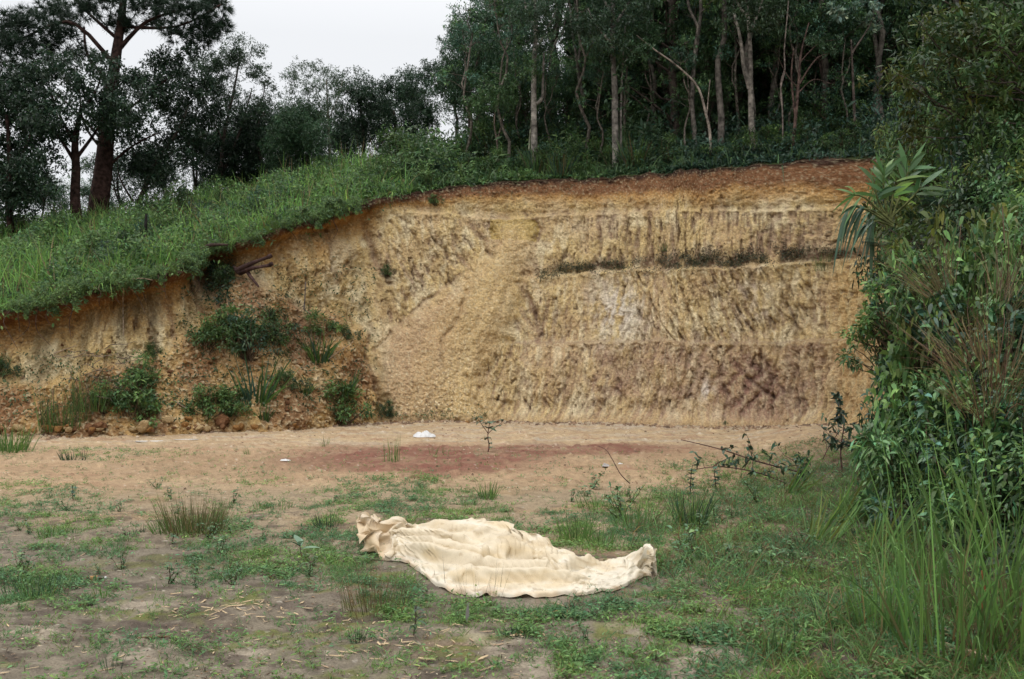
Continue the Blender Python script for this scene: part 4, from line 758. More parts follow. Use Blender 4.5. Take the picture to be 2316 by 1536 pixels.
for k_, (px, wv) in enumerate([(1000, 1.2), (985, 2.0), (1340, 1.6), (1480, 1.8)]):
    i = lip_at(px); fern('fern', on_hill(px, EY[i]+wv)+np.array((0, 0, .2)), 14, .9, ['broad fern on the brow left of the crooked small tree', 'fern behind the broad fern at the left end of the wood', 'dark fern between the mottled and the thick trunk', 'dark fern right of the thick straight trunk'][k_], G_BLUE*1.1)

# tall grass of the right foreground
TG = [make_grass('tall_grass_clump', 84, 1.65, .0125, .26, [G_GRS*1.1, G_LT*1.2, G_GRS*.7, G_GRS*1.4, G_LT*1.4, G_GRS, STRAW*.8], .85, .36, 7, tip=(.13, .26, .07)) for _ in range(2)]+[make_grass('tall_grass_clump', 40, 1.55, .021, .22, [G_GRS*.8, G_LT*1.1, G_GRS*1.1], 1.0, .42, 7, tip=(.12, .22, .06)) for _ in range(2)]
TGD = [make_grass('dry_grass_clump', 90, 1.1, .006, .22, [STRAW*.55, np.array((.15, .085, .06)), STRAW*.8], .7, .6, 4) for _ in range(2)]
for px, py, sc, lab in [(2140, 1500, .92, 'bright tall grass clump rising at the bottom right, left of the log'), (1990, 1440, .62, 'single tall grass clump standing left of the bottom right thicket'), (2230, 1420, 1.0, None), (2090, 1330, .8, None), (2180, 1260, .9, None), (2290, 1330, 1.05, None), (2250, 1180, .95, None), (2330, 1500, .95, None), (2060, 1180, .8, None), (2140, 1120, .9, None), (2220, 1090, 1.0, None), (2300, 1130, 1.05, None), (2010, 1130, .75, None), (2080, 1070, .85, None), (2340, 1240, 1.1, None), (2270, 1060, 1.0, None), (2170, 1050, 1., None)]:
    Y = EYE*F/(py-HZ); x = (px-CX)/F*Y; place(TG[rng.integers(4)], (x, Y, float(ground_z(np.array([x]), np.array([Y]))[0])), None, sc, lab or 'tall green grass clump crowding the right foreground', 'grass clump', None if lab else 'tall grass clumps of the right foreground')
for px, py, sc in [(2250, 1100, 1.0), (2200, 1000, .9), (2310, 1010, 1.0), (2150, 1400, .6), (2280, 1250, .9), (2060, 1240, .6), (2320, 1440, .8), (2230, 1500, .55)]:
    Y = EYE*F/(py-HZ); x = (px-CX)/F*Y; place(TGD[rng.integers(2)], (x, Y, .05), None, sc, 'dry brown wispy grass tangled between the tall green clumps', 'dry grass', 'dry grass tangles of the right foreground')
for px, py, Y, sc in [(2190, 700, 7.6, .9), (2230, 800, 7.2, .9), (2280, 720, 7.4, 1.), (2120, 560, 8.6, .8), (2290, 560, 8., .9)]:
    x = (px-CX)/F*Y; place(TGD[rng.integers(2)], (x, Y, EYE+(HZ-py)/F*Y-.45*sc), None, sc, 'dry brown wisps draped through the leaves of the right thicket', 'dry grass', 'dry wisps in the right thicket', (R(25), R(20)))
# leaning yellow-green grass
LG = [make_grass('leaning_grass_clump', 34, .95, .017, .12, [G_YEL*1.4, G_LT*1.4, G_GRS*1.3], .65, .3, 6) for _ in range(2)]
for px, py, sc, lab in [(1850, 1230, .95, 'yellow green grass clump leaning right, first from the tarp side'), (1910, 1190, 1.0, 'yellow green grass clump leaning right behind the dark gap'), (1790, 1120, .8, 'light grass clump leaning right in front of the trailing branch'), (1990, 1260, 1.0, 'arching light green grass beside the tall clumps')]:
    Y = EYE*F/(py-HZ); x = (px-CX)/F*Y; place(LG[rng.integers(2)], (x, Y, float(ground_z(np.array([x]), np.array([Y]))[0])), rng.uniform(-.4, .4), sc, lab, 'grass clump', None, (0, R(32)))
# ------------------------------------------------------------------ lookups on the cut bank and the yard
_vm = (np.arange(NS) < corner+260)
WPX = (CX+F*XW[_vm]/np.maximum(YW[_vm], 3)).ravel(); WPY = (HZ-F*(ZW[_vm]-EYE)/np.maximum(YW[_vm], 3)).ravel()
WP3 = np.stack([XW[_vm], YW[_vm], ZW[_vm]], -1).reshape(-1, 3)
def on_wall(px, py, off=0.): p = WP3[np.argmin((WPX-px)**2+(WPY-py)**2)].copy(); p[1] -= off; return p
def gz1(x, y): return float(ground_z(np.array([x]), np.array([y]))[0])
def on_yard(px, py, dz=0.): Y = EYE*F/(py-HZ); x = (px-CX)/F*Y; return np.array((x, Y, gz1(x, Y)+dz))

# ------------------------------------------------------------------ plants growing on the cut bank
WREED = [make_grass('blady_plant', 90, 1.15, .035, .22, [G_GRS*.8, G_BLUE*1.7, G_LT*.7], .55, .55, 5) for _ in range(2)]
FINE = [make_grass('fine_grass', 170, .95, .011, .38, [G_GRS*.9, G_LT*.9, STRAW*.5], .25, .22, 4) for _ in range(2)]
for px, py, L_, sc, lab, cat in [
    (140, 948, FINE, 1.05, 'light green upright grass at the foot of the bank, leftmost', 'grass clump'), (168, 950, FINE, .75, 'shorter light grass beside the leftmost upright grass', 'grass clump'), (208, 905, FINE, 1.0, 'upright green grass below the dead brushwood', 'grass clump'), (235, 915, SHRUBL, .55, 'small pale shrub between the upright grass and the dark shrub', 'shrub'),
    (308, 935, SHRUBL, .95, 'dark shrub at the foot of the left bank, behind the rubble', 'shrub'), (322, 880, SHRUBL, .85, 'lighter feathery shrub growing above the dark shrub', 'shrub'), (345, 800, SHRUBS, .35, 'tiny shrub below the pale cut face on the left', 'shrub'),
    (470, 925, SHRUBL, .7, 'spreading shrub at the foot of the bank, left of the bladed plant', 'shrub'), (520, 930, SHRUBL, .75, 'bright leaved spreading shrub right of the rubble', 'shrub'), (582, 890, WREED, 1.25, 'large plant with broad upright blades in the middle of the left slope', 'bladed plant'),
    (600, 940, WREED, .55, 'arching pale leaves at the foot of the large bladed plant', 'bladed plant'), (565, 785, SHRUBS, 1.0, 'wide dark shrub in the hollow below the dead root', 'shrub'), (525, 750, SHRUBL, .8, 'green shrub on the left flank of the wide dark shrub', 'shrub'), (620, 760, SHRUBS, .8, 'thin shrub on the right flank of the wide dark shrub', 'shrub'),
    (468, 775, SHRUBL, .7, 'small round shrub left of the hollow', 'shrub'), (722, 800, WREED, 1.0, 'bladed plant high on the slope, right of the hollow', 'bladed plant'), (716, 745, SHRUBL, .6, 'pale leafy top above the high bladed plant', 'shrub'), (778, 760, SHRUBS, .42, 'small dark shrub just right of the high bladed plant', 'shrub'),
    (770, 935, SHRUBL, .95, 'shrub at the foot of the bank beside the gravel fan', 'shrub'), (782, 880, WREED, .7, 'blades sticking out above the shrub beside the gravel fan', 'bladed plant'), (880, 930, SHRUBS, .36, 'lone small shrub at the foot of the gravel fan', 'shrub'),
    (502, 640, SHRUBS, .62, 'dark leaves hanging in the recess left of the dead root', 'shrub'), (650, 870, SHRUBS, .5, 'low scrub on the dark part of the slope', 'shrub'), (690, 880, WREED, .5, 'flattened blades lying on the dark part of the slope', 'bladed plant'), (8, 840, SHRUBS, .45, 'dark shrub on the bank at the left edge of the photo', 'shrub'),
    (985, 455, SHRUBL, .3, 'scraggy weeds just under the lip above the gravel fan', 'weed'), (878, 615, SHRUBS, .28, 'dry scraggy weed on the cut face left of the gravel fan', 'weed'), (1500, 560, FINE, .35, 'thin sprig standing on the weedy ledge', 'weed'), (1860, 600, FINE, .55, 'pale grass sprig at the right end of the weedy ledge', 'weed'),
    (1640, 955, SHRUBS, .1, 'tiny weed at the foot of the cut face on the right', 'weed')]:
    o = place(L_[rng.integers(len(L_))], on_wall(px, py)+np.array((0, -.03, -.16*sc-.04)), None, sc, lab, cat)
for px in list(np.arange(15, 800, 34))+[500, 520, 735, 750]:
    i = lip_at(px); place((FINE+SHRUBL)[rng.integers(6)], (EX[i], EY[i]-.10, EZ[i]-.02), None, rng.uniform(.22, .5), 'ragged tuft leaning out over the lip of the left bank', 'grass tuft', 'ragged tufts along the left lip', (R(rng.uniform(35, 75)), R(rng.uniform(-20, 20)))).rotation_euler.z = rng.uniform(-.5, .5)
Fo = Fol()
def wall_fuzz(n, pxr, pyf, spread, col, L=.09, off=.12):
    px = rng.uniform(*pxr, n); py = pyf(px)+rng.normal(0, spread, n)
    sel = np.where((WPX > pxr[0]-20) & (WPX < pxr[1]+20))[0]; sel = sel[::3]; gxk = (WPX[sel]//3).astype(int); gyk = (WPY[sel]//3).astype(int)
    dct = {}
    for a, b, c in zip(gxk, gyk, sel): dct[(a, b)] = c
    pts = [WP3[dct[k]] for k in zip((px//3).astype(int), (py//3).astype(int)) if k in dct]
    p = np.array(pts); p = p+np.stack([rng.normal(0, .02, len(p)), -rng.uniform(0, off, len(p)), rng.uniform(-.02, off, len(p))], 1); m = len(p)
    keep = fbm(p[:, 0]*2.2, p[:, 2]*3, 301, 2) > rng.uniform(-.5, .35, m); p = p[keep]; m = len(p)
    Fo.blades(p, rdir(m, .4), nrmz(rdir(m)+np.array((0, -.8, .8))), rng.uniform(.5, 1.3, m)*L, rng.uniform(.3, .5, m)*L, .3, 2, 'leaf', col, .4)
wall_fuzz(13000, (1210, 1905), lambda x: np.interp(x, [1210, 1300, 1500, 1700, 1900], [622, 610, 598, 590, 574]), 7.5, np.array((.055, .062, .03)), .05, .10)
wall_fuzz(2500, (1480, 1870), lambda x: np.interp(x, [1480, 1870], [584, 562]), 9, np.array((.09, .07, .04)), .06, .06)
tag(link('ledge_weeds', Fo.mesh('ledge_weeds_mesh', M_LEAF)), 'low dark weeds and creepers along the ledge of the cut face on the right', 'weeds', kind='stuff')
Fo = Fol()
wall_fuzz(5200, (400, 850), lambda x: rng.uniform(600, 930, len(x)), 10, G_MID*.9, .08)
wall_fuzz(2600, (0, 420), lambda x: rng.uniform(800, 950, len(x)), 10, G_MID*1.1, .07)
wall_fuzz(1500, (470, 530), lambda x: rng.uniform(560, 700, len(x)), 6, G_DARK*1.3, .09, .25)
wall_fuzz(900, (820, 1100), lambda x: 945-abs(rng.normal(0, 6, len(x))), 2, G_MID*1.5, .05)
wall_fuzz(900, (820, 1300), lambda x: np.interp(x, [820, 1300], [470, 420]), 10, np.array((.06, .06, .025)), .05)
tag(link('slope_weeds', Fo.mesh('slope_weeds_mesh', M_LEAF)), 'scattered creeping weeds over the loose soil of the left slope', 'weeds', kind='stuff')

# roots, dead wood
def rooty(name, chains, label, cat, col, group=None, part=None):
    b = np.asarray(chains[0][0][0], float); T = Tubes()
    for pts, r in chains: T.add(curve(np.asarray(pts, float)-b, 10), r, 6, np.asarray(col)*rng.uniform(.8, 1.2))
    o = link(name, T.mesh(name+'_mesh', M_BARK)); o.location = b; return tag(o, label, cat, group)
for px, ln, lab in [(40, 90, 'faint dark root hanging near the left edge'), (78, 75, None), (108, 95, None), (62, 60, None), (132, 60, None), (183, 95, 'long straight root hanging over the ochre face on the left'), (172, 50, None), (232, 40, None), (262, 45, None), (330, 55, None), (355, 38, None), (372, 60, None), (430, 70, None), (452, 80, None), (640, 35, None), (705, 30, None), (745, 60, None)]:
    i = lip_at(px); p0 = np.array((EX[i], EY[i]-.12, EZ[i]-.02)); L_ = ln/F*EY[i]
    pts = [p0, p0+np.array((rng.normal(0, .06), -.10, -L_*.3)), p0+np.array((rng.normal(0, .08), -.06, -L_*.65)), p0+np.array((rng.normal(0, .1), -.04, -L_))]
    rooty('hanging_root', [(pts, [.014, .009, .004])], lab or 'thin dark root dangling from the overhanging turf', 'root', (.10, .065, .05), None if lab else 'thin roots dangling from the turf')
def WPt(px, py, off=.12): return on_wall(px, py, off)
rooty('forked_root', [([WPt(297, 640, .3), WPt(292, 662, .3), WPt(286, 700, .2), WPt(284, 760, .12)], [.028, .018, .012]), ([WPt(297, 645, .3), WPt(320, 672, .25), WPt(334, 710, .15)], [.018, .008]), ([WPt(300, 628, .35), WPt(330, 632, .35), WPt(358, 636, .35)], [.014, .008])], 'pale forked root curving down the cut face left of the recess', 'root', (.26, .20, .14))
rooty('dead_root', [([WPt(545, 616, .25), WPt(575, 604, .55), WPt(605, 596, .75), WPt(632, 588, .85)], [.09, .055, .04, .045]), ([WPt(550, 618, .25), WPt(580, 612, .5), WPt(605, 610, .7), WPt(632, 606, .8)], [.08, .05, .035, .05]), ([WPt(566, 612, .35), WPt(576, 628, .35), WPt(590, 650, .2)], [.06, .04, .02]), ([WPt(628, 590, .85), WPt(636, 585, .9)], [.06, .05]), ([WPt(628, 606, .8), WPt(636, 604, .85)], [.05, .05]), ([WPt(545, 616, .3), WPt(538, 606, .3)], [.06, .03])], 'dark dead root with two prongs jutting from the cut face', 'dead root', (.062, .036, .032))
rooty('fallen_log', [([WPt(470, 566, .5), WPt(500, 562, .7), WPt(540, 564, .9)], [.05, .045, .02]), ([WPt(492, 564, .7), WPt(486, 545, .6), WPt(490, 530, .6)], [.03, .02])], 'dark log poking out of the turf above the recess', 'log', (.05, .033, .028))
rooty('dead_stick', [([WPt(690, 700, .15), WPt(694, 680, .2), WPt(697, 640, .3)], [.02, .012]), ([WPt(690, 700, .1), WPt(705, 712, .1)], [.014, .008])], 'bare stick standing on the slope left of the high bladed plant', 'stick', (.13, .11, .10))
p = on_hill(328, 24.2); rooty('charred_post', [([p+np.array((0, 0, -.2)), p+np.array((.01, 0, .4)), p+np.array((.03, 0, .95))], [.05, .045, .03])], 'charred black stump standing upright in the crest grass', 'stump', (.02, .018, .017))
T = Tubes(); b = on_wall(225, 840)
for k_ in range(46):
    px, py = rng.uniform(165, 300), rng.uniform(790, 900); a = on_wall(px, py, rng.uniform(.05, .3))-b; d = np.array((rng.normal(0, 1), rng.normal(0, .3)-.15, rng.normal(-.25, .45))); T.add(wob(a, a+d*rng.uniform(.15, .5), 5, .09), [.010, .004], 4, np.array((.20, .155, .12))*rng.uniform(.4, 1.2))
o = link('brushwood', T.mesh('brushwood_mesh', M_BARK)); o.location = b; tag(o, 'heap of dead grey brushwood on the slope above the upright grass', 'brushwood')
for k_, (px, py, L_, an, lab) in enumerate([(130, 800, .55, -.3, 'pale forked stick lying on the ochre slope left of the brushwood'), (400, 905, .35, .5, 'pale stick on the loose soil right of the dark shrub'), (745, 812, .7, -.6, 'long thin straw like stick on the dark slope'), (640, 835, .4, .7, 'short pale stick below the wide dark shrub'), (560, 600, .3, .2, 'thin twig on the face beside the dead root')]):
    a = on_wall(px, py, .12); rooty('stick', [([a, a+np.array((L_*.5*math.cos(an), -.1, L_*.5*math.sin(-an))), a+np.array((L_*math.cos(an), -.12, L_*math.sin(-an)))], [.013, .006])], lab, 'stick', (.30, .23, .17))

# rubble at the foot of the left slope
import bmesh
def clod_mesh(seed, sub=3, rough=.28):
    bm = bmesh.new(); bmesh.ops.create_icosphere(bm, subdivisions=sub, radius=1); V = np.array([v_.co[:] for v_ in bm.verts])
    r = 1+rough*fbm(V[:, 0]*1.3+V[:, 2]*.7+seed, V[:, 1]*1.3-V[:, 2]*.9+seed*2, seed, 3)*1.6; V = V*r[:, None]
    for k_ in range(5):
        nrm = rdir(1)[0]; dd = V@nrm; h = rng.uniform(.6, .85); m = dd > h; V[m] -= ((dd[m]-h)[:, None])*nrm*.85
    me = bpy.data.meshes.new('clod_mesh'); 
    for v_, c in zip(bm.verts, V): v_.co = c
    bm.to_mesh(me); bm.free(); return me
M_CL = [mat('clod_soil', .95, .1, (.36, .19, .07), 5, .35, 0, .03, 12), mat('clod_pale', .95, .1, (.50, .36, .19), 5, .3, 0, .03, 12), mat('clod_dark', .95, .1, (.20, .10, .05), 5, .35, 0, .03, 12)]
CM = []
for s_ in range(9):
    me = clod_mesh(s_+3); me.materials.append(M_CL[s_ % 3]); CM.append(me)
def clod(p, s, mi, label, group=None, flat=.7):
    o = link('clod', CM[mi]); o.location = p; o.scale = (s*rng.uniform(.8, 1.3), s*rng.uniform(.7, 1.1), s*flat*rng.uniform(.8, 1.1)); o.rotation_euler = (rng.uniform(-.3, .3), rng.uniform(-.3, .3), rng.uniform(0, 6.3)); return tag(o, label, 'clod', group)
clod(on_wall(333, 962, .15)+np.array((0, 0, -.02)), .19, 4, 'largest yellow clod of earth at the foot of the left slope')
clod(on_wall(385, 948, .1), .11, 7, 'pale clod just right of the largest yellow clod'); clod(on_wall(232, 962, .15), .14, 2, 'brown clod left of the largest yellow clod'); clod(on_wall(505, 950, .05), .16, 5, 'dark lump of earth below the spreading shrub')
clod(on_wall(118, 966, .15), .1, 3, 'rounded brown clod at the foot of the leftmost upright grass')
for k_ in range(120):
    px = rng.uniform(-10, 600) if k_ < 90 else rng.uniform(600, 1150); s = .025+.085*rng.random()**2.2*(1 if k_ < 90 else .6); py = 968-abs(rng.normal(0, 9)) if px < 500 else 958-abs(rng.normal(0, 6))
    p = on_wall(px, py, rng.uniform(0, .35)); p[2] = max(p[2]*.6, s*.3); clod(p, s, rng.integers(9), 'lump of ochre earth among the rubble along the foot of the slope', 'earth lumps along the foot of the slope')
for k_ in range(70):
    p = on_wall(rng.uniform(20, 800), rng.uniform(780, 950), .02); clod(p, .02+.05*rng.random()**2, rng.integers(9), 'small crumb of earth lying on the loose left slope', 'earth crumbs on the left slope')

# ------------------------------------------------------------------ weeds and grass on the yard
PATCH = [([(1180, 1190), (1330, 1130), (1500, 1100), (1750, 1060), (1950, 1030), (2400, 990), (2400, 1560), (1900, 1560), (1600, 1470), (1330, 1400), (1260, 1375), (1500, 1340), (1480, 1250), (1330, 1262), (1240, 1235)], 1.0),
    ([(760, 1092), (930, 1075), (1080, 1120), (1190, 1170), (1250, 1240), (1180, 1215), (900, 1190), (700, 1150)], .85), ([(380, 1190), (520, 1140), (660, 1135), (600, 1190), (520, 1240), (400, 1230)], .6), ([(380, 1280), (520, 1235), (690, 1200), (830, 1210), (860, 1270), (960, 1330), (920, 1350), (720, 1320), (500, 1300)], .95),
    ([(-80, 1290), (110, 1265), (270, 1330), (190, 1375), (-80, 1385)], .95), ([(30, 1240), (200, 1200), (330, 1210), (280, 1260), (90, 1262)], .65), ([(-60, 1085), (100, 1085), (260, 1120), (250, 1215), (60, 1205), (-60, 1150)], .55), ([(800, 1290), (960, 1340), (1210, 1375), (1120, 1395), (860, 1410), (790, 1360)], .8),
    ([(820, 1272), (930, 1300), (1000, 1345), (1210, 1376), (1480, 1350), (1500, 1290), (1540, 1420), (1200, 1404), (860, 1400)], .85), ([(1240, 1370), (1500, 1360), (1600, 1420), (1500, 1430), (1300, 1405)], .7), ([(1180, 1450), (1700, 1420), (1850, 1560), (1250, 1560)], .38), ([(60, 1022), (230, 1012), (450, 1034), (240, 1048)], .6), ([(-60, 975), (50, 985), (70, 1032), (-60, 1040)], .9), ([(680, 1180), (790, 1170), (800, 1220), (700, 1215)], .8), ([(880, 1400), (990, 1400), (990, 1445), (880, 1440)], .5), ([(1140, 1400), (1220, 1405), (1215, 1445), (1130, 1440)], .6), ([(540, 1080), (620, 1075), (620, 1095), (560, 1100)], .4), ([(1500, 1050), (1900, 1010), (1960, 1040), (1700, 1090), (1480, 1100)], .6)]
def weed_d(x, y):
    px = CX+F*x/y; py = HZ+F*EYE/y; px = px+26*fbm(x*1.4, y*1.4, 311, 3)*(8/y)*2; py = py+16*fbm(x*1.4+7, y*1.4, 312, 3)*(8/y)
    d = np.zeros(len(x))
    for poly, s_ in PATCH: d = np.maximum(d, s_*ss(-10, 14, sdpoly(px, py, poly)))
    br = fbm(x*2.6, y*2.6, 313, 4)
    return np.clip(d*(.15+1.1*ss(-.28, .25, br)), 0, 1)+.16*ss(.0, .5, br)*ss(16, 12, y)+.04
def yard_rand(n, y0, y1, k=1.0):
    y = y0*(y1/y0)**(rng.random(n)**k); x = rng.uniform(-.60, .60, n)*y; return x, y
Fo = Fol()
x, y = yard_rand(128000, 4.3, 17); dn = weed_d(x, y); keep = rng.random(len(x)) < dn*.8; thin = (CX+F*x/y > 1500) & (rng.random(len(x)) < .35); keep = keep & ~thin; x, y, dn = x[keep], y[keep], dn[keep]; m = len(x)
print('weeds', m)
hue = fbm(x*1.1, y*1.1, 321, 3); kindr = fbm(x*1.9+3, y*1.9, 322, 3)
pz = np.stack([x, y, ground_z(x, y)], 1)
rough_r = ss(1350, 1800, CX+F*x/y)                    # ranker growth towards the right
NB = 7
P7 = np.repeat(pz, NB, 0)+np.concatenate([rng.normal(0, .018, (m*NB, 2)), np.zeros((m*NB, 1))], 1); h7 = np.repeat(hue, NB); k7 = np.repeat(kindr, NB); r7 = np.repeat(rough_r, NB)
isg = (k7+rng.normal(0, .2, m*NB)) > -.02
colw = lerp(np.array((.115, .235, .10)), np.array((.18, .31, .085)), ss(-.3, .35, h7)[:, None]); dry = rng.random(m*NB) < .09+.16*r7; colw[dry] = STRAW*.75
g = isg; ng = g.sum()
Fo.blades(P7[g], rng.normal(0, .62, (ng, 3))*[1, 1, .1]+np.array((0, 0, 1.)), rdir(ng), rng.uniform(.025, .10, ng)*(1+1.0*r7[g]), rng.uniform(.0025, .0055, ng)*(1+.5*r7[g]), rng.uniform(.1, .9, ng), 3, 'grass', colw[g], .3)
g = ~isg; ng = g.sum(); P7[g, 2] += rng.uniform(.0, .04, ng)*(1+r7[g])
Fo.blades(P7[g], nrmz(rng.normal(0, 1, (ng, 3))*[1, 1, .35]+np.array((0, 0, .25))), nrmz(rdir(ng)*.5+np.array((0, 0, 1.))), rng.uniform(.018, .045, ng)*(1+.5*r7[g]), rng.uniform(.008, .016, ng), .2, 2, 'leaf', colw[g]*.95, .3)
tag(link('yard_weeds', Fo.mesh('yard_weeds_mesh', M_GRASS)), 'patchy low weeds and short grass creeping over the bare yard floor', 'weeds', kind='stuff')
Fo = Fol(); x, y = yard_rand(16000, 4.3, 12); px = CX+F*x/y; py = HZ+F*EYE/y
d_ = sdpoly(px+30*fbm(x*1.5, y*1.5, 331, 2), py, [(1290, 1190), (1500, 1120), (1800, 1090), (2400, 1000), (2400, 1560), (1950, 1500), (1700, 1390), (1500, 1300), (1400, 1240)]); keep = (d_ > 0) & (fbm(x*1.6, y*1.6, 332, 3) > rng.uniform(-.4, .3, len(x))); x, y = x[keep], y[keep]; m = len(x)
P4 = np.repeat(np.stack([x, y, ground_z(x, y)], 1), 4, 0)+rng.normal(0, .015, (m*4, 3))*[1, 1, 0]; m *= 4
Fo.blades(P4, rng.normal(0, .45, (m, 3))*[1, 1, .1]+np.array((.1, 0, 1.)), rdir(m), rng.uniform(.10, .36, m)*(.6+1.1*ss(-.2, .4, fbm(P4[:, 0]*1.7, P4[:, 1]*1.7, 335, 3))), rng.uniform(.004, .008, m), rng.uniform(.2, 1.1, m), 4, 'grass', np.where(rng.random((m, 1)) < .25, STRAW*.7, np.array((.14, .26, .09))), .32)
tag(link('rank_grass', Fo.mesh('rank_grass_mesh', M_GRASS)), 'ankle high rank grass spreading from the right edge towards the tarp', 'grass', kind='stuff')

Fo = Fol(); x, y = yard_rand(26000, 4.3, 12); px = CX+F*x/y; py = HZ+F*EYE/y; kp = rng.random(len(x)) < np.clip(.15+.9*ss(-.1, .4, fbm(x*1.2, y*1.2, 341, 3))*ss(1080, 1250, py), 0, 1); x, y = x[kp], y[kp]; m = len(x)
cch = rng.integers(5, size=m); cc = np.array([(.10, .06, .04), (.16, .10, .06), (.30, .22, .14), (.055, .035, .028), (.40, .33, .23)])[cch]
Fo.blades(np.stack([x, y, ground_z(x, y)+.004], 1), nrmz(rng.normal(0, 1, (m, 3))*[1, 1, .12]+[0, 0, .1]), nrmz(rdir(m)*.4+np.array((0, 0, 1.))), rng.uniform(.010, .042, m), rng.uniform(.004, .011, m), .05, 2, 'leaf', cc, .3)
tag(link('leaf_litter', Fo.mesh('leaf_litter_mesh', M_WOOD)), 'dead leaf crumbs and plant bits strewn over the muddy yard', 'leaf litter', kind='stuff')
# named tufts
def tuft(px, py, h, r, n, W, cols, label, cat='grass tuft', droop=.35, lean=.5, tip=None, K=4, dz=0.):
    o = make_grass('grass_tuft', n, h, W, r, cols, droop, lean, K, tip); o.location = on_yard(px, py, dz); return tag(o, label, cat)
RUSH = [np.array((.13, .12, .05)), np.array((.19, .14, .07)), G_GRS*.7]; DK = [G_BLUE*1.3, G_MID*1.1]; LGT = [G_GRS, G_LT*1.2]
tuft(440, 1205, .42, .26, 420, .0045, RUSH, 'brownish rushy tuft, the largest on the bare ground left of the tarp', droop=.15)
tuft(410, 1200, .22, .25, 160, .006, LGT, 'green grass around the foot of the brownish rushy tuft'); tuft(738, 1198, .24, .10, 120, .004, DK, 'dark fine tuft up left of the tarp'); tuft(1103, 1128, .30, .08, 70, .007, LGT, 'light green tuft between the tarp and the sapling')
tuft(886, 1056, .45, .12, 40, .007, LGT, 'tall thin grass tuft on the red brown soil', lean=.15, droop=.08); tuft(980, 1040, .26, .05, 10, .006, LGT, 'small sparse tuft left of the sapling', lean=.3); tuft(1003, 1042, .22, .07, 14, .006, LGT, 'small tuft nearest the sapling on its left', lean=.4)
tuft(1562, 1196, .50, .12, 110, .010, DK+LGT, 'big dark fountain tuft at the edge of the rank grass', lean=.45); tuft(1172, 1436, .10, .07, 120, .005, DK, 'low dark spiky tuft in front of the tarp', lean=1.3); tuft(845, 1372, .34, .20, 200, .0028, RUSH+[STRAW*.6], 'wiry dry grass in front of the left part of the tarp', droop=.12, lean=.35)
tuft(1085, 1352, .30, .14, 26, .0022, [np.array((.10, .07, .04))], 'few dark wiry stalks leaning against the front of the tarp', droop=.05, lean=.35); tuft(1010, 1330, .36, .02, 1, .003, [np.array((.08, .06, .05))], 'single dark stalk crossing the tarp', droop=.05, lean=.25); tuft(808, 1448, .16, .04, 40, .004, DK, 'small upright tuft on the mud below the wiry grass', lean=.5)
tuft(80, 1335, .22, .18, 130, .005, LGT+DK, 'grass tuft at the left edge, behind the amber bottle'); tuft(640, 1440, .08, .06, 40, .003, LGT, 'tiny tuft on the bare mud', lean=.8); tuft(255, 1515, .16, .05, 26, .003, DK, 'sparse thin tuft at the bottom left'); tuft(120, 1210, .16, .12, 90, .006, LGT, 'green tuft on the left mud'); tuft(300, 1205, .10, .1, 70, .006, DK, 'dark rosette left of the brownish rushy tuft', lean=1.6)
tuft(1300, 1212, .32, .14, 90, .007, LGT, 'grass clump with a dark base just behind the tarp'); tuft(1360, 1230, .26, .12, 60, .006, LGT, 'pale grass clump behind the middle of the tarp'); tuft(1440, 1190, .36, .2, 70, .007, LGT, 'loose grass clump between the tarp and the big fountain tuft'); tuft(1350, 1150, .3, .18, 40, .006, LGT, 'thin grass behind the clump with the dark base')
tuft(20, 1025, .55, .35, 160, .014, LGT, 'spiky grass clump at the left edge of the yard'); tuft(165, 1040, .2, .2, 80, .008, DK, 'low green patch near the left foot of the slope'); tuft(560, 1030, .15, .05, 24, .006, LGT, 'tiny tuft on the orange soil'); tuft(735, 1010, .25, .06, 22, .007, LGT, 'small tuft near the white scrap'); tuft(620, 1150, .14, .2, 80, .006, LGT, 'short green tuft right of the brownish rushy tuft')
tuft(560, 1262, .13, .16, 120, .006, LGT, 'bright flat tuft left of the tarp', lean=1.2); tuft(500, 1290, .1, .12, 80, .006, LGT, 'flat tuft at the left end of the green patch', lean=1.2); tuft(1760, 1480, .26, .10, 50, .008, DK+LGT, 'upright tuft at the bottom, left of the tall clump'); tuft(1620, 1450, .12, .16, 90, .005, DK, 'spreading dark tuft near the bottom right', lean=1.3); tuft(1290, 1490, .1, .08, 60, .005, LGT, 'small tuft at the bottom centre', lean=.9); tuft(230, 1345, .13, .05, 30, .007, LGT, 'leafy tuft right beside the amber bottle')
def seedling(name, px, py, h, leaves, label, cat, stem=(.10, .07, .05), colr=(.06, .12, .06), mt=None, droop=.5):
    b = on_yard(px, py); root = empty(name, b); T = Tubes(); q = wob((0, 0, -.02), (rng.normal(0, .05)*h, 0, h), 8, .03); T.add(q, [.009*h/.4, .004], 5, stem); link('stem', T.mesh('stem_mesh', M_BARK), root)
    Fo = Fol()
    for t0, t1, n, L, W in leaves:
        k_ = rng.uniform(t0, t1, n); bp = np.array([q[min(int(t*7), 7)] for t in k_]); a = rng.uniform(0, 6.28, n); Fo.blades(bp, np.stack([np.cos(a), np.sin(a), rng.uniform(.2, .8, n)], 1), np.array((0, 0, 1.)), rng.uniform(.7, 1.1, n)*L, W, droop, 4, 'leaf', colr, .25)
    link('leaves', Fo.mesh('leaves_mesh', M_LEAFG), root); return tag(root, label, cat)
sap = seedling('sapling', 1103, 1030, .52, [(.25, .6, 10, .15, .055), (.75, 1, 14, .19, .07)], 'lone young sapling standing on the bare ground in the middle of the yard', 'sapling', (.13, .06, .05), (.075, .14, .085))
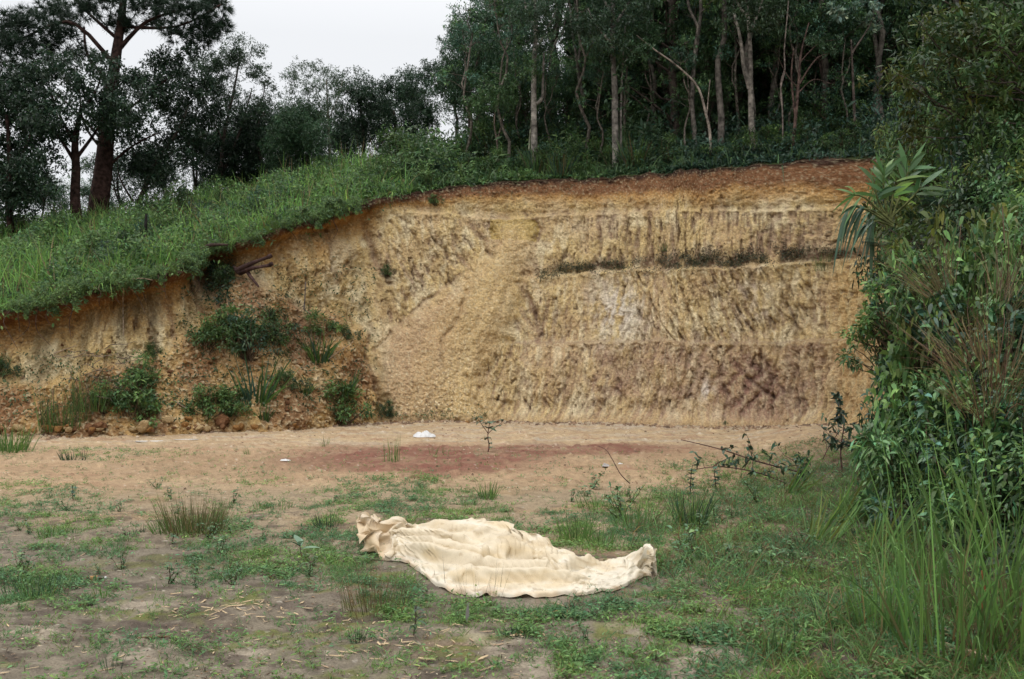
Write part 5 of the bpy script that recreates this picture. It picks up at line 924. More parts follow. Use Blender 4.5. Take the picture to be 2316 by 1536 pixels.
T = Tubes(); T.add(curve([(0, 0, .28), (.08, 0, .36), (.2, 0, .44), (.26, 0, .52)], 8), [.006, .003], 5, (.13, .06, .05)); T.add(curve([(0, 0, .3), (-.07, 0, .4), (-.14, 0, .5), (-.17, 0, .55)], 8), [.006, .003], 5, (.13, .06, .05)); link('branches', T.mesh('branches_mesh', M_BARK), sap)
Fo = Fol()
for e_ in ((.24, 0, .5), (-.16, 0, .54), (-.12, 0, .47), (.14, 0, .4)):
    a = rng.uniform(0, 6.28, 6); Fo.blades(np.repeat(np.array([e_]), 6, 0), np.stack([np.cos(a), np.sin(a), rng.uniform(0, .9, 6)], 1), (0, 0, 1.), .12, .045, .5, 4, 'leaf', (.085, .16, .10), .2)
link('side_leaves', Fo.mesh('side_leaves_mesh', M_LEAFG), sap)
seedling('seedling', 935, 1432, .17, [(.4, 1, 16, .10, .022)], 'dark narrow leaved seedling in front of the tarp', 'seedling', colr=(.045, .085, .035)); seedling('broadleaf_seedling', 680, 1262, .14, [(.6, 1, 6, .15, .055)], 'seedling with a few large pale leaves left of the tarp', 'seedling', colr=(.14, .24, .15), droop=.2)
seedling('seedling', 165, 1130, .16, [(.3, 1, 14, .07, .035)], 'pale leafy seedling on the left of the yard', 'seedling', colr=(.08, .16, .09)); seedling('seedling', 1040, 952, .1, [(.3, 1, 8, .06, .03)], 'tiny seedling at the foot of the gravel fan', 'seedling'); seedling('seedling', 390, 1230, .1, [(.3, 1, 12, .06, .03)], 'tiny leafy seedling below the brownish rushy tuft', 'seedling', colr=(.08, .16, .07))
def weedling(h, n):
    root = empty('broad_weed'); T = Tubes(); Fo = Fol()
    for k_ in range(5):
        e_ = np.array((rng.normal(0, h*.35), rng.normal(0, h*.35), h*rng.uniform(.5, 1.1))); q = wob((0, 0, -.02), e_, 6, .07); T.add(q, [.005, .002], 4, (.10, .07, .04)); m = n//5; k2 = rng.integers(1, 6, m)
        Fo.blades(q[k2], nrmz(rng.normal(0, 1, (m, 3))*[1, 1, .35]+[0, 0, .3]), nrmz(rdir(m)*.6+np.array((0, 0, 1.))), rng.uniform(.035, .085, m), rng.uniform(.016, .036, m), .35, 3, 'leaf', (.10, .19, .075), .35)
    link('stems', T.mesh('stems_mesh', M_BARK), root); link('leaves', Fo.mesh('leaves_mesh', M_LEAFG), root); return root
WD = [weedling(.24, 60) for _ in range(4)]
for k_ in range(46):
    px, py = rng.uniform(1260, 2050), rng.uniform(1085, 1460)
    if 1170 < py < 1385 and px < 1540: px += 290
    place(WD[rng.integers(4)], on_yard(px, py), None, rng.uniform(.45, 1.1)*(.5 if py > 1290 else 1.), 'small broad leaved weed among the rank grass right of the tarp', 'weed', 'broad leaved weeds right of the tarp')
for k_ in range(26): place(WD[rng.integers(4)], on_yard(rng.uniform(0, 800), rng.uniform(1090, 1330)), None, rng.uniform(.3, .65), 'small broad leaved weed on the mud left of the tarp', 'weed', 'broad leaved weeds left of the tarp')
# trailing branch with leaves, bent twig
def trail(name, px, py, path, r, nl, LL, label, cat, colr=(.05, .10, .05), bark=(.10, .055, .05)):
    b = on_yard(px, py); root = empty(name, b); T = Tubes(); q = curve(path, 16); T.add(q, [r, r*.4], 5, bark); Fo = Fol()
    for k_ in range(max(1, nl//9)):
        t = rng.integers(3, 15); e_ = q[t]+rng.normal(0, .12, 3)+np.array((0, 0, .1)); T.add(wob(q[t], e_, 4, .06), [r*.4, r*.2], 4, bark)
        m = 9; Fo.blades(q[t]+(e_-q[t])*rng.uniform(.3, 1, (m, 1)), rdir(m, .3), nrmz(rdir(m)+np.array((0, 0, 1.2))), LL*rng.uniform(.6, 1.1, m), LL*.42, .3, 3, 'leaf', colr, .35)
    link('twigs', T.mesh('twigs_mesh', M_BARK), root); 
    if nl: link('leaves', Fo.mesh('leaves_mesh', M_LEAFG), root)
    return tag(root, label, cat)
trail('trailing_branch', 1760, 1085, [(.3, 0, .1), (-.2, .1, .22), (-.7, .2, .38), (-1.2, .2, .5)], .012, 70, .09, 'leafy branch trailing left over the bare ground from the thicket', 'branch')
trail('trailing_branch', 1700, 1100, [(.5, 0, 0), (.1, 0, .16), (-.4, -.1, .25), (-.8, -.1, .2)], .010, 120, .08, 'low leafy branch lying below the trailing one', 'branch', (.055, .11, .06))
trail('branch', 1905, 1090, [(0, 0, 0), (-.02, 0, .3), (.02, 0, .6), (-.05, 0, .85)], .012, 140, .10, 'upright dark leafy shoot in front of the side wall', 'shoot', (.045, .08, .055)); trail('branch', 1800, 1110, [(0, 0, 0), (.05, 0, .2), (-.05, 0, .35)], .008, 130, .08, 'low bushy shoot left of the upright dark one', 'shoot', (.055, .11, .055))
trail('branch', 1860, 1060, [(0, 0, 0), (.1, 0, .2), (.25, 0, .42)], .009, 120, .08, 'small leafy shoot between the trailing branch and the side wall', 'shoot', (.06, .11, .055)); trail('bent_twig', 1425, 1090, [(0, 0, 0), (-.12, 0, .12), (-.22, 0, .30), (-.30, 0, .42), (-.40, 0, .47)], .007, 0, 0, 'thin bare twig arching up from the orange ground', 'twig')
for px, py, lab in [(1620, 1110, 'leafy weed left of the trailing branches'), (1560, 1120, 'dark leafy weed standing behind the big fountain tuft'), (1950, 1080, 'leafy weed at the foot of the side wall')]:
    seedling('weed', px, py, .34, [(.2, 1, 34, .10, .04)], lab, 'weed', colr=(.055, .11, .06))
# ------------------------------------------------------------------ the tarp
# a draped sheet in millimetres: x, y and z of 72 x 46 points, each value the step from its neighbour in the row
TARP_MM = [
    [-1207,21,13,9,6,17,22,21,22,19,20,7,-20,-18,-17,-16,-16,-14,-15,-14,-15,-16,-12,-10,-8,-9,-10,-11,-6,-11,10,4,2,3,-10,-9,10,14,24,22,8,-3,22,22,33,23,
     -1148,5,20,17,2,-2,8,23,17,2,-13,-11,-17,-21,-14,-18,-1,-14,-24,-22,-20,0,24,27,11,2,-4,-6,-11,-13,-7,-33,0,0,7,-5,1,13,15,10,5,-4,7,16,2,10,
     -1096,12,13,11,13,6,1,-2,-6,-12,-11,-10,-24,-20,-21,-18,-14,-10,6,17,7,0,-13,-9,4,11,24,-6,-17,-17,-23,-21,-7,0,3,16,11,-26,16,11,51,-20,12,19,9,5,
     -1054,-11,-6,7,11,16,-2,-4,-1,1,1,-10,-18,-17,-14,-10,0,-1,-2,-5,-2,-12,-2,11,-19,-3,13,15,3,-9,-16,-8,-16,-13,-11,-3,-19,-21,-33,60,27,25,36,5,11,-7,
     -1015,9,10,6,9,8,2,0,-3,-4,-4,-7,-8,-8,-9,-7,-2,-2,-12,2,-2,-12,-9,-15,-4,13,-2,6,-3,-7,-14,-13,-10,-21,-8,-19,-20,-11,-16,6,9,10,14,22,25,24,
     -938,6,6,4,6,8,5,3,-1,-2,-5,-7,-5,-5,-4,-4,-8,-11,-14,-3,-12,-4,-8,-11,12,2,-9,-6,0,3,-13,-7,-13,-17,-16,-17,-17,-17,-16,-3,13,19,18,14,13,20,
     -964,-6,0,5,7,6,6,2,1,0,-6,-8,-6,-5,-3,-4,15,13,12,2,-3,-7,-6,-12,2,8,-2,-12,-11,-2,-7,-10,-8,-11,-17,-15,-16,-16,-15,-3,-6,3,6,10,15,16,
     -975,4,-10,9,9,9,8,9,7,6,-8,-7,-7,-11,-15,4,-13,6,10,12,14,12,11,15,6,4,-1,0,-2,-6,-4,-17,-17,-16,-13,-8,-21,-8,-1,-2,0,-4,-4,-3,-5,-6,
     -945,10,21,-1,-3,-4,-5,-6,-5,-2,0,2,2,-7,-7,-6,13,20,-22,-11,10,15,11,13,7,12,20,9,-1,-3,-3,-6,-7,-11,-12,-3,6,-35,-8,-6,-12,3,21,8,-2,-4,
     -915,6,-11,22,-13,-4,11,1,-5,-7,-7,7,-4,-13,-8,-2,10,8,-10,-11,2,3,9,30,16,8,6,-6,-2,-12,-5,-5,-12,-21,0,10,14,22,8,-8,-10,1,-7,-15,26,9,
     -884,1,4,-1,-9,-7,1,2,-3,2,-3,-4,-3,-10,7,3,-10,4,-1,-1,3,0,-4,0,10,15,12,-9,-13,16,-8,-11,-8,-8,-6,5,4,14,11,14,5,-9,-5,3,-16,13,
     -841,5,4,-14,2,1,-7,3,1,-8,2,-7,-7,1,-11,7,0,-11,-3,3,2,1,0,-4,-4,0,1,14,-1,-13,6,6,-10,-11,-4,2,8,-6,-3,1,17,18,-4,-12,4,-11,
     -797,9,3,-2,-7,-13,3,-19,10,6,-2,-6,-4,-9,-1,-8,5,-1,-9,-5,3,3,1,-3,-4,-1,-1,0,-2,-3,-3,-2,-2,-3,-3,-2,-2,5,2,1,-8,-8,25,-7,-12,-3,
     -755,0,8,4,2,-6,-10,-15,-8,7,3,-7,-1,-10,-3,-3,-6,5,-4,-8,-4,5,1,-3,-1,-1,0,-1,-2,-2,-3,-2,-2,-3,-4,-4,-4,-5,-4,-4,-4,-4,-5,12,-5,-3,
     -713,-4,3,5,4,2,-12,-8,-14,-6,7,-6,1,-3,-11,1,-8,-1,3,-6,-6,-1,4,-1,-1,-1,-1,-2,-1,-1,-2,-3,-3,-2,-4,-4,-4,-4,-5,-4,-4,-4,-4,-5,-6,-17,
     -671,-3,6,-1,4,3,3,-3,-13,-16,-7,4,-4,1,-2,-11,1,-9,-4,3,-5,-8,-3,4,-1,-1,-1,-2,-1,-1,-1,-3,-3,-3,-3,-4,-4,-3,-4,-3,-4,-4,-5,-7,-11,-9,
     -650,9,-9,2,4,2,3,3,-8,-16,-15,1,0,-2,2,-9,-5,-3,-10,1,1,-6,-9,2,-1,-1,-1,-1,-1,-2,-1,-3,-3,-3,-3,-3,-4,-3,-3,-3,-4,-4,-5,-10,-8,-10,
     -609,-2,6,-2,1,4,1,4,2,-5,-17,-15,2,0,-4,1,-8,-6,-2,-11,0,3,-5,-18,5,-1,-1,-1,-2,-1,-1,-3,-4,-2,-2,-2,-3,-2,-3,-3,-3,-5,-9,-11,-2,-9,
     -570,-2,3,3,-1,1,3,1,3,4,-5,-17,-13,3,-4,-3,1,-9,-5,-3,-11,0,1,-9,-13,5,-2,-2,-1,-1,-3,-3,-2,-1,0,-2,-3,-3,-3,-2,-4,-7,-10,-8,-1,-6,
     -531,4,-5,4,2,-2,0,2,1,3,4,-4,-17,-12,2,-5,-2,1,-11,-3,-6,-10,0,0,-8,-8,1,-4,-1,-2,-2,-2,-1,-1,0,-2,-3,-3,-2,-2,-5,-9,-10,-5,0,-5,
     -497,-7,-1,3,5,0,-2,2,1,2,5,-1,-14,-14,1,-3,-3,2,-11,-3,-6,-9,0,2,-10,-7,-2,-1,-1,-1,-1,-2,-2,-1,-2,-1,-2,-1,-3,-6,-11,-8,-3,0,-7,2,
     -463,-10,-3,0,5,5,-3,2,-1,2,6,1,-13,-15,2,-3,-2,2,-12,-1,-7,-8,2,1,-12,-4,-4,-3,0,-1,-1,-2,0,0,0,-1,-1,-4,-9,-10,-6,-2,1,-8,0,-7,
     -431,-5,-8,-3,3,8,-2,1,-4,3,7,2,-14,-13,2,-2,-1,1,-12,0,-10,-3,3,-1,-14,-1,-8,-5,0,1,0,1,2,1,1,-1,-6,-13,-9,-2,0,0,-9,-9,6,3,
     -400,-3,-9,-2,0,8,-3,-2,-1,4,7,-2,-16,-5,0,-2,2,-3,-9,-3,-9,2,3,-8,-7,-8,-9,0,3,2,1,2,2,2,0,-10,-15,-6,-1,2,2,-9,-22,17,-9,17,
     -370,-8,-1,-2,-3,8,-4,-4,2,3,7,-6,-15,1,-2,0,3,-10,-1,-9,-3,3,3,-14,-3,-13,-4,2,5,2,2,2,2,0,-12,-15,-3,0,2,2,-5,-23,-8,13,2,8,
     -340,-7,0,-1,-6,8,-8,-1,-1,7,4,-8,-9,0,-1,2,1,-11,-1,-9,2,3,3,-14,-8,-12,0,3,5,4,3,2,-2,-14,-12,-1,0,1,3,-3,-20,-15,0,5,10,4,
     -325,-6,0,-1,-6,1,-2,-1,-4,9,3,-8,-6,-2,1,3,-2,-8,-5,-6,3,4,1,-14,-9,-11,2,3,6,4,3,1,-9,-15,-4,1,-1,3,0,-8,-24,-3,-1,8,8,3,
     -294,-6,0,-1,-5,-4,1,1,-9,12,-1,-7,-3,-2,4,5,-9,-2,-11,1,3,4,-4,-16,-8,-6,4,4,6,5,2,-11,-13,-2,1,-3,4,-1,-4,-20,-7,0,3,9,6,-4,
     -265,-5,0,-1,-2,-7,1,2,-13,9,1,0,-7,0,5,8,-11,-3,-10,2,2,5,-6,-18,-8,-1,4,4,6,6,-3,-15,-5,-1,0,-1,3,-4,-2,-18,-5,0,3,8,7,-18,
     -235,-5,0,-1,-1,-7,0,2,-12,1,0,3,-2,0,6,11,-11,-6,-7,1,2,5,-2,-18,-11,-1,4,4,7,5,-9,-10,-2,0,-3,1,2,-6,1,-14,-5,-2,5,5,8,-24,
     -205,-6,1,0,-1,-6,-1,1,-11,0,0,1,-1,2,1,16,-9,-10,-4,1,3,5,1,-16,-12,-3,4,4,7,4,-13,-4,-3,0,-5,5,0,-7,2,-11,-2,-3,0,10,5,-18,
     -169,-12,1,0,0,-5,-3,1,-9,-1,1,0,-1,2,2,6,-1,-9,-3,2,3,5,3,-13,-12,-6,5,4,4,1,-7,-5,-1,-2,-6,6,-1,-8,3,-6,-1,-2,-4,8,5,-11,
     -146,-5,1,0,0,-4,-4,2,-9,-1,1,0,-1,1,3,3,4,-14,2,2,2,6,4,-9,-12,-8,4,4,4,-2,-5,-3,0,-6,-4,6,-3,-7,1,0,0,-1,-3,-4,1,-16,
     -117,-4,0,1,0,-2,-5,2,-8,-2,2,0,-1,-1,-1,7,-13,4,3,2,3,5,5,-5,-12,-10,4,4,3,0,-7,-1,1,-8,-5,7,-4,-5,0,3,-1,-5,-6,-3,-25,-16,
     -88,-3,0,1,0,-1,-5,2,-7,-2,2,0,-2,1,-4,5,-6,-4,7,3,3,5,5,-1,-11,-14,4,5,4,0,-7,-1,2,-10,-4,5,-3,-2,2,0,-4,-8,-2,-11,-10,-19,
     -59,-2,0,1,1,0,-4,0,-4,-6,2,2,-2,1,-2,-3,-1,0,-3,7,6,6,-3,2,-1,-18,-1,7,5,5,-1,-6,1,-5,-12,4,3,-2,0,0,-3,-5,-1,-6,-5,-10,
     -45,-1,0,1,1,1,-3,-2,-2,-8,1,3,-1,-1,1,-4,-1,1,-4,4,7,1,-1,5,3,-15,-6,5,6,5,3,-4,-2,-2,-11,-4,8,-2,0,0,-3,-3,0,-3,-4,-7,
     -16,-1,1,1,1,2,-2,-3,0,-9,-1,3,2,-3,2,-1,-3,0,-2,-5,-3,2,6,9,6,-4,-12,0,5,5,5,4,-4,0,-4,-17,3,9,0,0,-1,-1,-1,0,-2,-4,
     12,-1,2,2,1,1,1,-4,0,-5,-4,2,3,-1,-2,2,-2,-2,1,-1,-6,-6,2,10,6,6,-10,-4,1,4,5,6,4,-3,1,-19,-22,16,20,1,-8,-7,-6,-6,-7,-5,
     41,-1,2,2,1,1,2,-2,0,-1,-7,1,2,1,-3,1,1,-4,-1,2,-2,-6,-5,5,8,6,-4,-3,-3,2,5,6,4,5,0,-7,-13,-31,9,-21,-10,-7,-6,-5,-7,-5,
     70,-2,3,2,2,1,3,0,-1,1,-6,-3,1,1,0,-1,3,-2,-5,1,1,-2,-6,-2,6,6,5,2,-4,-4,-2,-1,5,10,6,3,-4,-10,-25,-19,-23,-21,-19,-18,-12,-1,
     98,-2,3,3,3,2,2,3,-2,1,-3,-7,0,2,1,0,1,2,-5,-3,3,-1,-3,-5,1,5,5,6,5,-4,-4,-3,-3,-1,9,0,8,4,-4,-13,-17,-23,-28,-17,-14,-31,
     126,-1,2,4,3,3,2,2,0,0,0,-7,-2,1,2,1,0,2,-1,-3,2,1,-2,-6,-5,3,5,5,7,6,-1,-5,-2,-5,-3,-2,3,9,-3,3,-2,-10,-25,-22,-14,-34,
     154,-1,3,3,4,3,2,2,2,-1,1,-4,-5,0,1,3,1,0,3,0,1,1,-1,-7,-9,0,4,5,4,2,5,1,4,-2,-3,-5,-1,-1,-1,3,7,2,-6,-28,-13,-29,
     183,-1,3,3,3,4,2,2,3,-1,1,-2,-5,-1,0,3,2,1,2,3,1,1,-2,-4,-8,-5,2,4,5,-10,7,6,8,7,-2,-2,-5,-1,-1,-1,-3,-1,3,-11,-11,-18,
     211,2,1,4,3,3,2,2,3,0,1,0,-5,-2,-1,2,3,2,2,3,2,1,1,-3,-4,-9,-2,1,2,-2,-3,5,10,9,-2,9,-7,0,1,-1,-2,-1,-2,-6,-22,0,
     225,3,1,4,2,3,3,2,2,1,1,1,-5,-3,0,0,3,3,3,2,2,1,1,-1,-1,-8,-7,2,2,-1,-2,1,7,7,4,2,-2,0,4,-3,1,2,-4,-13,-7,-5,
     253,4,2,3,3,2,3,2,3,1,1,1,-2,-5,0,0,1,1,4,2,2,5,0,1,1,-3,-8,-6,3,2,1,0,1,5,7,4,1,-1,0,-4,-6,-5,4,1,0,-7,
     282,-1,7,3,2,3,3,2,3,2,1,1,0,-4,-1,-1,0,-1,2,5,-3,6,6,1,2,1,-4,-7,-3,3,2,1,0,2,2,6,7,3,-1,-1,-1,-7,-8,-22,7,-9,
     310,0,2,6,4,3,3,3,2,2,2,1,2,-2,-3,0,-2,1,-2,0,1,3,6,-1,3,4,2,-1,-4,-3,2,3,1,0,2,2,4,8,5,0,-1,-7,-9,-7,-27,-7,
     338,1,2,5,5,3,3,3,2,3,3,2,2,0,-4,-1,-1,-1,-1,0,-1,-1,4,6,2,2,2,1,2,-2,-2,0,3,3,1,0,4,6,5,3,3,-2,-7,-1,-21,-7,
     366,2,3,4,4,4,2,4,2,3,5,2,2,1,-3,-3,-1,0,0,-2,0,0,-4,2,-2,5,8,6,2,1,0,0,0,1,4,2,-1,2,6,6,5,6,1,-9,-7,-8,
     395,5,3,3,3,4,3,0,5,3,2,4,4,0,-3,-3,1,-1,0,-1,-1,0,-3,2,-1,0,0,3,6,7,3,2,2,1,-1,3,4,1,0,6,7,-9,13,4,-3,-15,
     425,4,4,3,2,4,0,5,4,3,4,3,3,-2,-3,-3,0,3,0,-1,-1,-1,-1,1,2,-1,0,0,-1,3,6,6,5,4,1,-1,1,7,1,-1,7,-18,-19,-7,2,0,
     455,4,3,3,2,3,1,3,8,3,1,3,-2,2,-5,-3,0,8,1,0,-2,-1,0,0,3,0,-1,0,0,0,0,3,6,7,6,3,-1,0,8,3,-2,-6,-19,-15,-12,-11,
     485,5,1,3,2,-1,3,5,8,3,-1,0,2,0,-3,-8,5,5,5,2,-1,-1,-1,1,1,2,0,0,-1,0,1,1,1,3,6,7,5,2,-1,7,0,-6,-8,-14,-11,-11,
     500,6,-3,1,1,6,4,5,1,2,5,-2,-1,1,-3,-2,3,2,5,2,3,-1,-1,1,0,3,1,0,-1,0,1,0,1,2,3,5,7,5,2,-1,10,-8,-8,-10,-11,-11,
     531,2,0,2,2,3,4,3,3,1,2,-1,0,1,0,-2,1,3,2,5,1,3,0,0,1,3,2,0,0,0,0,0,1,1,3,3,2,3,5,5,2,-2,0,-7,-9,-10,
     562,1,-1,3,1,6,-1,4,1,0,4,-2,1,-1,0,0,2,2,3,3,4,2,3,1,2,2,3,0,0,0,0,-1,1,1,3,2,2,3,2,1,5,4,0,-4,-4,-8,
     593,-1,0,0,3,1,2,2,2,1,0,3,-1,0,0,-1,2,3,2,4,4,4,3,4,3,2,1,-1,2,1,0,0,0,0,1,1,1,3,3,4,3,3,2,2,-2,-4,
     624,-2,-2,1,1,1,2,1,2,1,0,1,1,0,1,0,1,2,3,4,5,3,3,4,2,3,2,0,1,0,2,1,0,0,2,0,3,2,4,3,4,3,3,2,2,2,
     658,-1,0,1,0,1,0,2,0,0,1,0,1,0,0,2,2,4,4,4,3,2,2,2,2,1,1,1,1,0,0,0,1,1,2,2,2,4,3,5,3,3,3,4,5,5,
     692,0,0,0,0,0,0,0,1,0,0,0,0,0,2,2,4,4,4,3,2,2,2,1,0,1,0,1,1,1,1,1,2,2,2,2,2,3,4,4,5,4,5,5,6,7,
     727,0,-1,0,-1,0,0,1,0,0,0,0,0,1,3,3,3,4,3,3,1,1,0,0,0,1,1,1,1,2,1,2,2,2,3,2,4,3,5,5,4,5,5,4,5,5,
     762,0,0,-1,0,-1,0,0,-1,-1,0,0,1,2,2,4,4,4,3,2,0,0,-1,-2,-1,0,1,1,3,3,2,3,3,3,3,4,4,4,5,5,5,4,3,2,0,-1,
     798,-1,-1,-1,-1,-2,-1,-1,-1,0,0,2,1,2,3,4,5,4,2,0,-2,-3,-3,-3,0,0,2,3,4,4,3,3,4,3,5,5,5,5,5,5,5,4,4,3,2,2,
     817,-2,-2,-2,-2,-2,-1,-1,0,0,1,1,2,2,2,1,0,-1,-1,-1,0,1,1,2,1,1,1,2,2,2,3,4,4,5,6,6,5,6,6,6,5,5,4,3,2,2,
     856,-3,-3,-3,-3,-1,-1,1,1,2,1,1,1,-1,-1,-1,-1,0,0,0,1,0,1,2,1,2,2,3,4,3,4,4,5,4,5,5,6,6,6,5,5,5,4,3,2,2,
     898,-1,-1,-1,-1,-1,0,-1,0,0,-2,-2,-2,-2,0,0,0,0,1,0,1,1,2,3,3,3,3,4,4,3,4,4,4,4,3,3,2,2,2,4,4,4,3,2,1,0,
     942,-1,-1,-2,-2,-2,-3,-3,-3,-2,-2,-1,-1,0,0,0,2,3,3,4,4,4,4,3,1,2,2,4,3,2,1,-1,-2,-3,0,2,3,4,3,1,0,1,2,3,3,3,
     986,-4,-3,-1,0,1,-1,-2,-2,-3,-3,-3,-3,-1,0,2,4,5,4,3,0,-2,-4,-6,-2,-1,2,2,4,4,3,2,1,0,1,1,3,4,5,5,4,5,3,4,2,3,
     991,3,2,1,1,1,1,0,1,2,3,5,6,5,4,1,-1,-2,-2,-1,0,1,2,2,-1,-2,-3,-3,-3,-2,-1,0,1,4,5,6,4,3,1,2,2,3,4,5,6,6],
    [7922,2,-2,-5,-4,9,8,9,12,12,15,18,-2,-14,-20,-23,-21,-19,-14,-11,-8,-6,-2,46,41,37,34,29,29,35,31,34,35,36,21,18,22,20,10,0,2,3,-5,-1,-11,-7,
     7856,-7,9,6,-8,-8,-3,6,18,20,14,16,16,12,17,13,-28,-19,-8,1,0,9,7,28,32,40,24,22,20,22,20,16,18,23,21,23,25,21,19,26,27,21,14,4,-16,-15,
     7791,5,2,-6,3,2,4,23,21,5,15,22,14,11,14,20,21,18,10,-4,-7,0,13,35,30,33,39,16,-17,-18,-16,9,23,23,26,20,7,4,17,66,113,-20,21,5,3,23,
     7716,17,18,15,9,18,18,17,25,23,24,12,-1,18,16,11,-13,18,25,24,23,15,10,-4,13,22,20,20,14,9,3,13,-2,3,-18,-24,-8,4,-39,120,66,27,13,41,22,15,
     7671,22,22,19,13,19,25,23,25,24,25,26,23,22,18,7,-7,-5,19,17,23,20,20,31,14,-17,-4,-10,-2,1,21,19,25,11,22,9,-9,7,9,31,45,48,47,40,32,19,
     7667,-10,16,26,22,24,25,26,27,26,24,26,25,23,24,23,21,16,9,8,3,19,22,34,2,18,14,-1,-4,-6,11,5,9,16,17,17,16,15,16,28,26,30,36,46,54,67,
     7629,16,20,25,24,23,24,27,26,27,23,23,23,21,19,22,3,13,18,25,25,23,21,33,12,-2,23,17,8,-1,6,7,5,8,18,16,15,15,16,24,32,29,31,37,37,28,
     7608,-4,27,29,27,26,26,26,28,29,24,26,25,24,24,-3,-3,18,20,19,19,20,22,37,25,24,23,23,23,18,13,13,18,15,9,9,12,3,3,10,16,23,24,25,25,24,
     7645,-3,9,21,22,22,24,23,27,26,26,23,21,22,21,12,5,-4,13,15,20,23,21,37,25,21,8,21,24,24,24,26,26,26,23,17,24,9,-2,16,16,13,-3,17,25,24,
     7671,27,14,3,14,20,21,15,22,23,23,23,24,20,22,15,9,7,6,9,13,22,23,19,21,23,26,25,19,21,22,23,13,15,26,25,18,21,25,25,21,18,21,23,3,13,
     7691,16,17,24,15,17,24,18,22,20,23,23,25,4,19,9,-2,16,20,13,14,11,21,37,24,18,22,21,21,19,23,17,23,23,24,22,28,19,21,20,24,26,11,27,18,14,
     7609,23,24,10,27,26,26,18,24,17,26,26,21,25,6,25,11,-2,15,27,27,23,16,27,17,26,26,23,29,22,24,27,26,25,27,26,25,29,27,27,23,24,24,22,26,19,
     7520,26,27,25,22,18,32,19,29,25,24,29,25,19,25,16,29,14,4,14,30,28,26,30,18,25,27,26,29,31,31,31,31,30,30,30,30,29,29,31,32,32,23,30,25,25,
     7420,33,34,31,34,26,24,21,24,32,28,29,30,19,29,26,21,32,15,7,19,33,28,34,25,29,30,31,33,33,33,34,35,34,33,33,34,33,34,34,34,36,34,29,31,29,
     7328,36,36,36,36,36,24,28,23,28,36,26,37,30,21,35,23,30,29,16,13,27,32,41,30,32,34,36,35,35,35,37,37,38,36,37,37,36,37,36,38,38,37,37,38,39,
     7229,30,39,37,37,38,39,33,26,22,29,37,31,38,32,24,36,25,29,36,20,11,23,51,31,33,37,37,36,36,37,39,39,39,38,39,39,39,39,38,39,40,39,37,36,27,
     7176,37,32,40,39,37,40,39,30,23,24,36,35,35,39,26,30,34,24,37,31,16,14,48,32,34,37,37,36,37,39,39,40,40,40,40,40,39,40,39,40,40,39,37,37,22,
     7062,43,41,39,41,41,39,41,41,33,24,25,39,37,35,41,29,31,35,25,38,36,24,17,38,36,36,38,38,40,41,41,42,42,41,42,41,42,40,42,41,41,38,38,41,21,
     6958,45,44,43,41,43,42,40,42,42,37,24,27,42,37,38,43,29,33,36,27,40,39,35,6,41,37,38,41,42,43,43,43,44,43,42,43,43,43,42,43,41,39,41,42,26,
     6868,40,43,45,45,41,44,43,41,44,44,38,25,30,44,38,41,44,28,37,35,30,42,57,15,13,41,38,44,45,44,45,44,44,45,43,44,45,45,45,43,41,41,44,43,28,
     6808,41,45,46,46,45,44,45,42,45,45,42,29,30,44,41,42,46,30,37,37,32,44,61,12,17,41,46,47,46,46,45,45,46,45,45,47,47,47,44,41,44,46,44,26,41,
     6749,48,49,44,47,48,45,48,42,46,47,44,32,31,46,43,43,48,29,41,37,35,46,62,9,27,44,46,48,49,47,47,47,48,48,47,49,48,44,43,46,48,45,26,38,25,
     6717,50,42,47,44,50,46,49,41,48,50,44,32,34,48,44,46,47,29,45,35,41,49,57,6,42,44,46,49,50,50,49,50,50,49,50,48,43,45,49,49,47,26,20,29,20,
     6705,48,41,49,39,50,47,45,47,48,50,41,31,43,47,45,49,40,34,45,36,49,51,37,23,47,44,50,50,51,52,51,51,51,51,46,42,48,50,52,46,28,7,22,24,37,
     6679,49,50,51,33,51,48,47,51,45,49,38,33,49,47,47,51,30,46,38,45,52,52,23,45,44,49,50,50,52,52,52,52,52,45,44,50,52,51,48,32,3,30,18,50,47,
     6660,51,52,52,28,48,52,54,44,47,47,36,40,51,48,50,47,30,48,40,52,53,51,26,51,44,51,49,51,52,53,54,51,45,46,53,52,53,47,37,10,23,30,49,48,52,
     6657,45,54,52,30,46,54,53,40,49,46,36,44,49,50,51,43,35,46,44,53,53,48,34,49,47,48,51,51,53,53,54,49,44,52,54,51,52,42,32,2,47,24,51,51,52,
     6645,41,54,54,38,39,55,55,31,53,41,37,51,51,52,54,30,47,42,53,55,53,35,51,51,52,47,49,53,53,55,48,47,54,55,51,52,43,39,10,41,41,32,52,54,40,
     6620,49,56,53,48,29,55,54,25,51,41,40,52,52,54,54,25,50,45,54,55,53,33,54,51,54,45,48,53,54,53,45,53,54,53,51,50,39,41,15,47,49,18,53,53,25,
     6603,50,55,53,53,26,53,53,25,51,35,44,51,52,53,54,24,49,49,55,55,51,44,56,41,54,45,43,54,54,49,50,54,54,48,53,48,36,44,22,47,55,16,44,52,26,
     6597,39,55,54,54,29,48,53,25,51,37,37,52,53,51,52,26,48,53,55,55,51,50,60,35,51,46,39,53,53,48,54,53,53,45,54,45,36,45,29,48,55,43,12,53,39,
     6572,49,53,54,55,35,40,53,27,50,47,29,52,52,51,43,40,39,55,54,55,50,53,65,33,47,48,38,46,52,53,54,54,50,43,54,43,35,46,35,51,55,55,17,29,49,
     6556,50,52,54,55,41,33,53,28,48,53,34,44,52,50,50,38,36,50,55,54,50,54,71,32,42,49,40,41,50,55,56,54,44,44,53,40,36,45,43,54,54,55,47,16,48,
     6547,43,54,52,54,47,28,53,29,45,54,44,34,49,45,54,40,48,44,49,54,50,54,76,33,36,50,42,40,51,54,56,55,38,42,51,40,38,45,51,55,54,55,55,21,49,
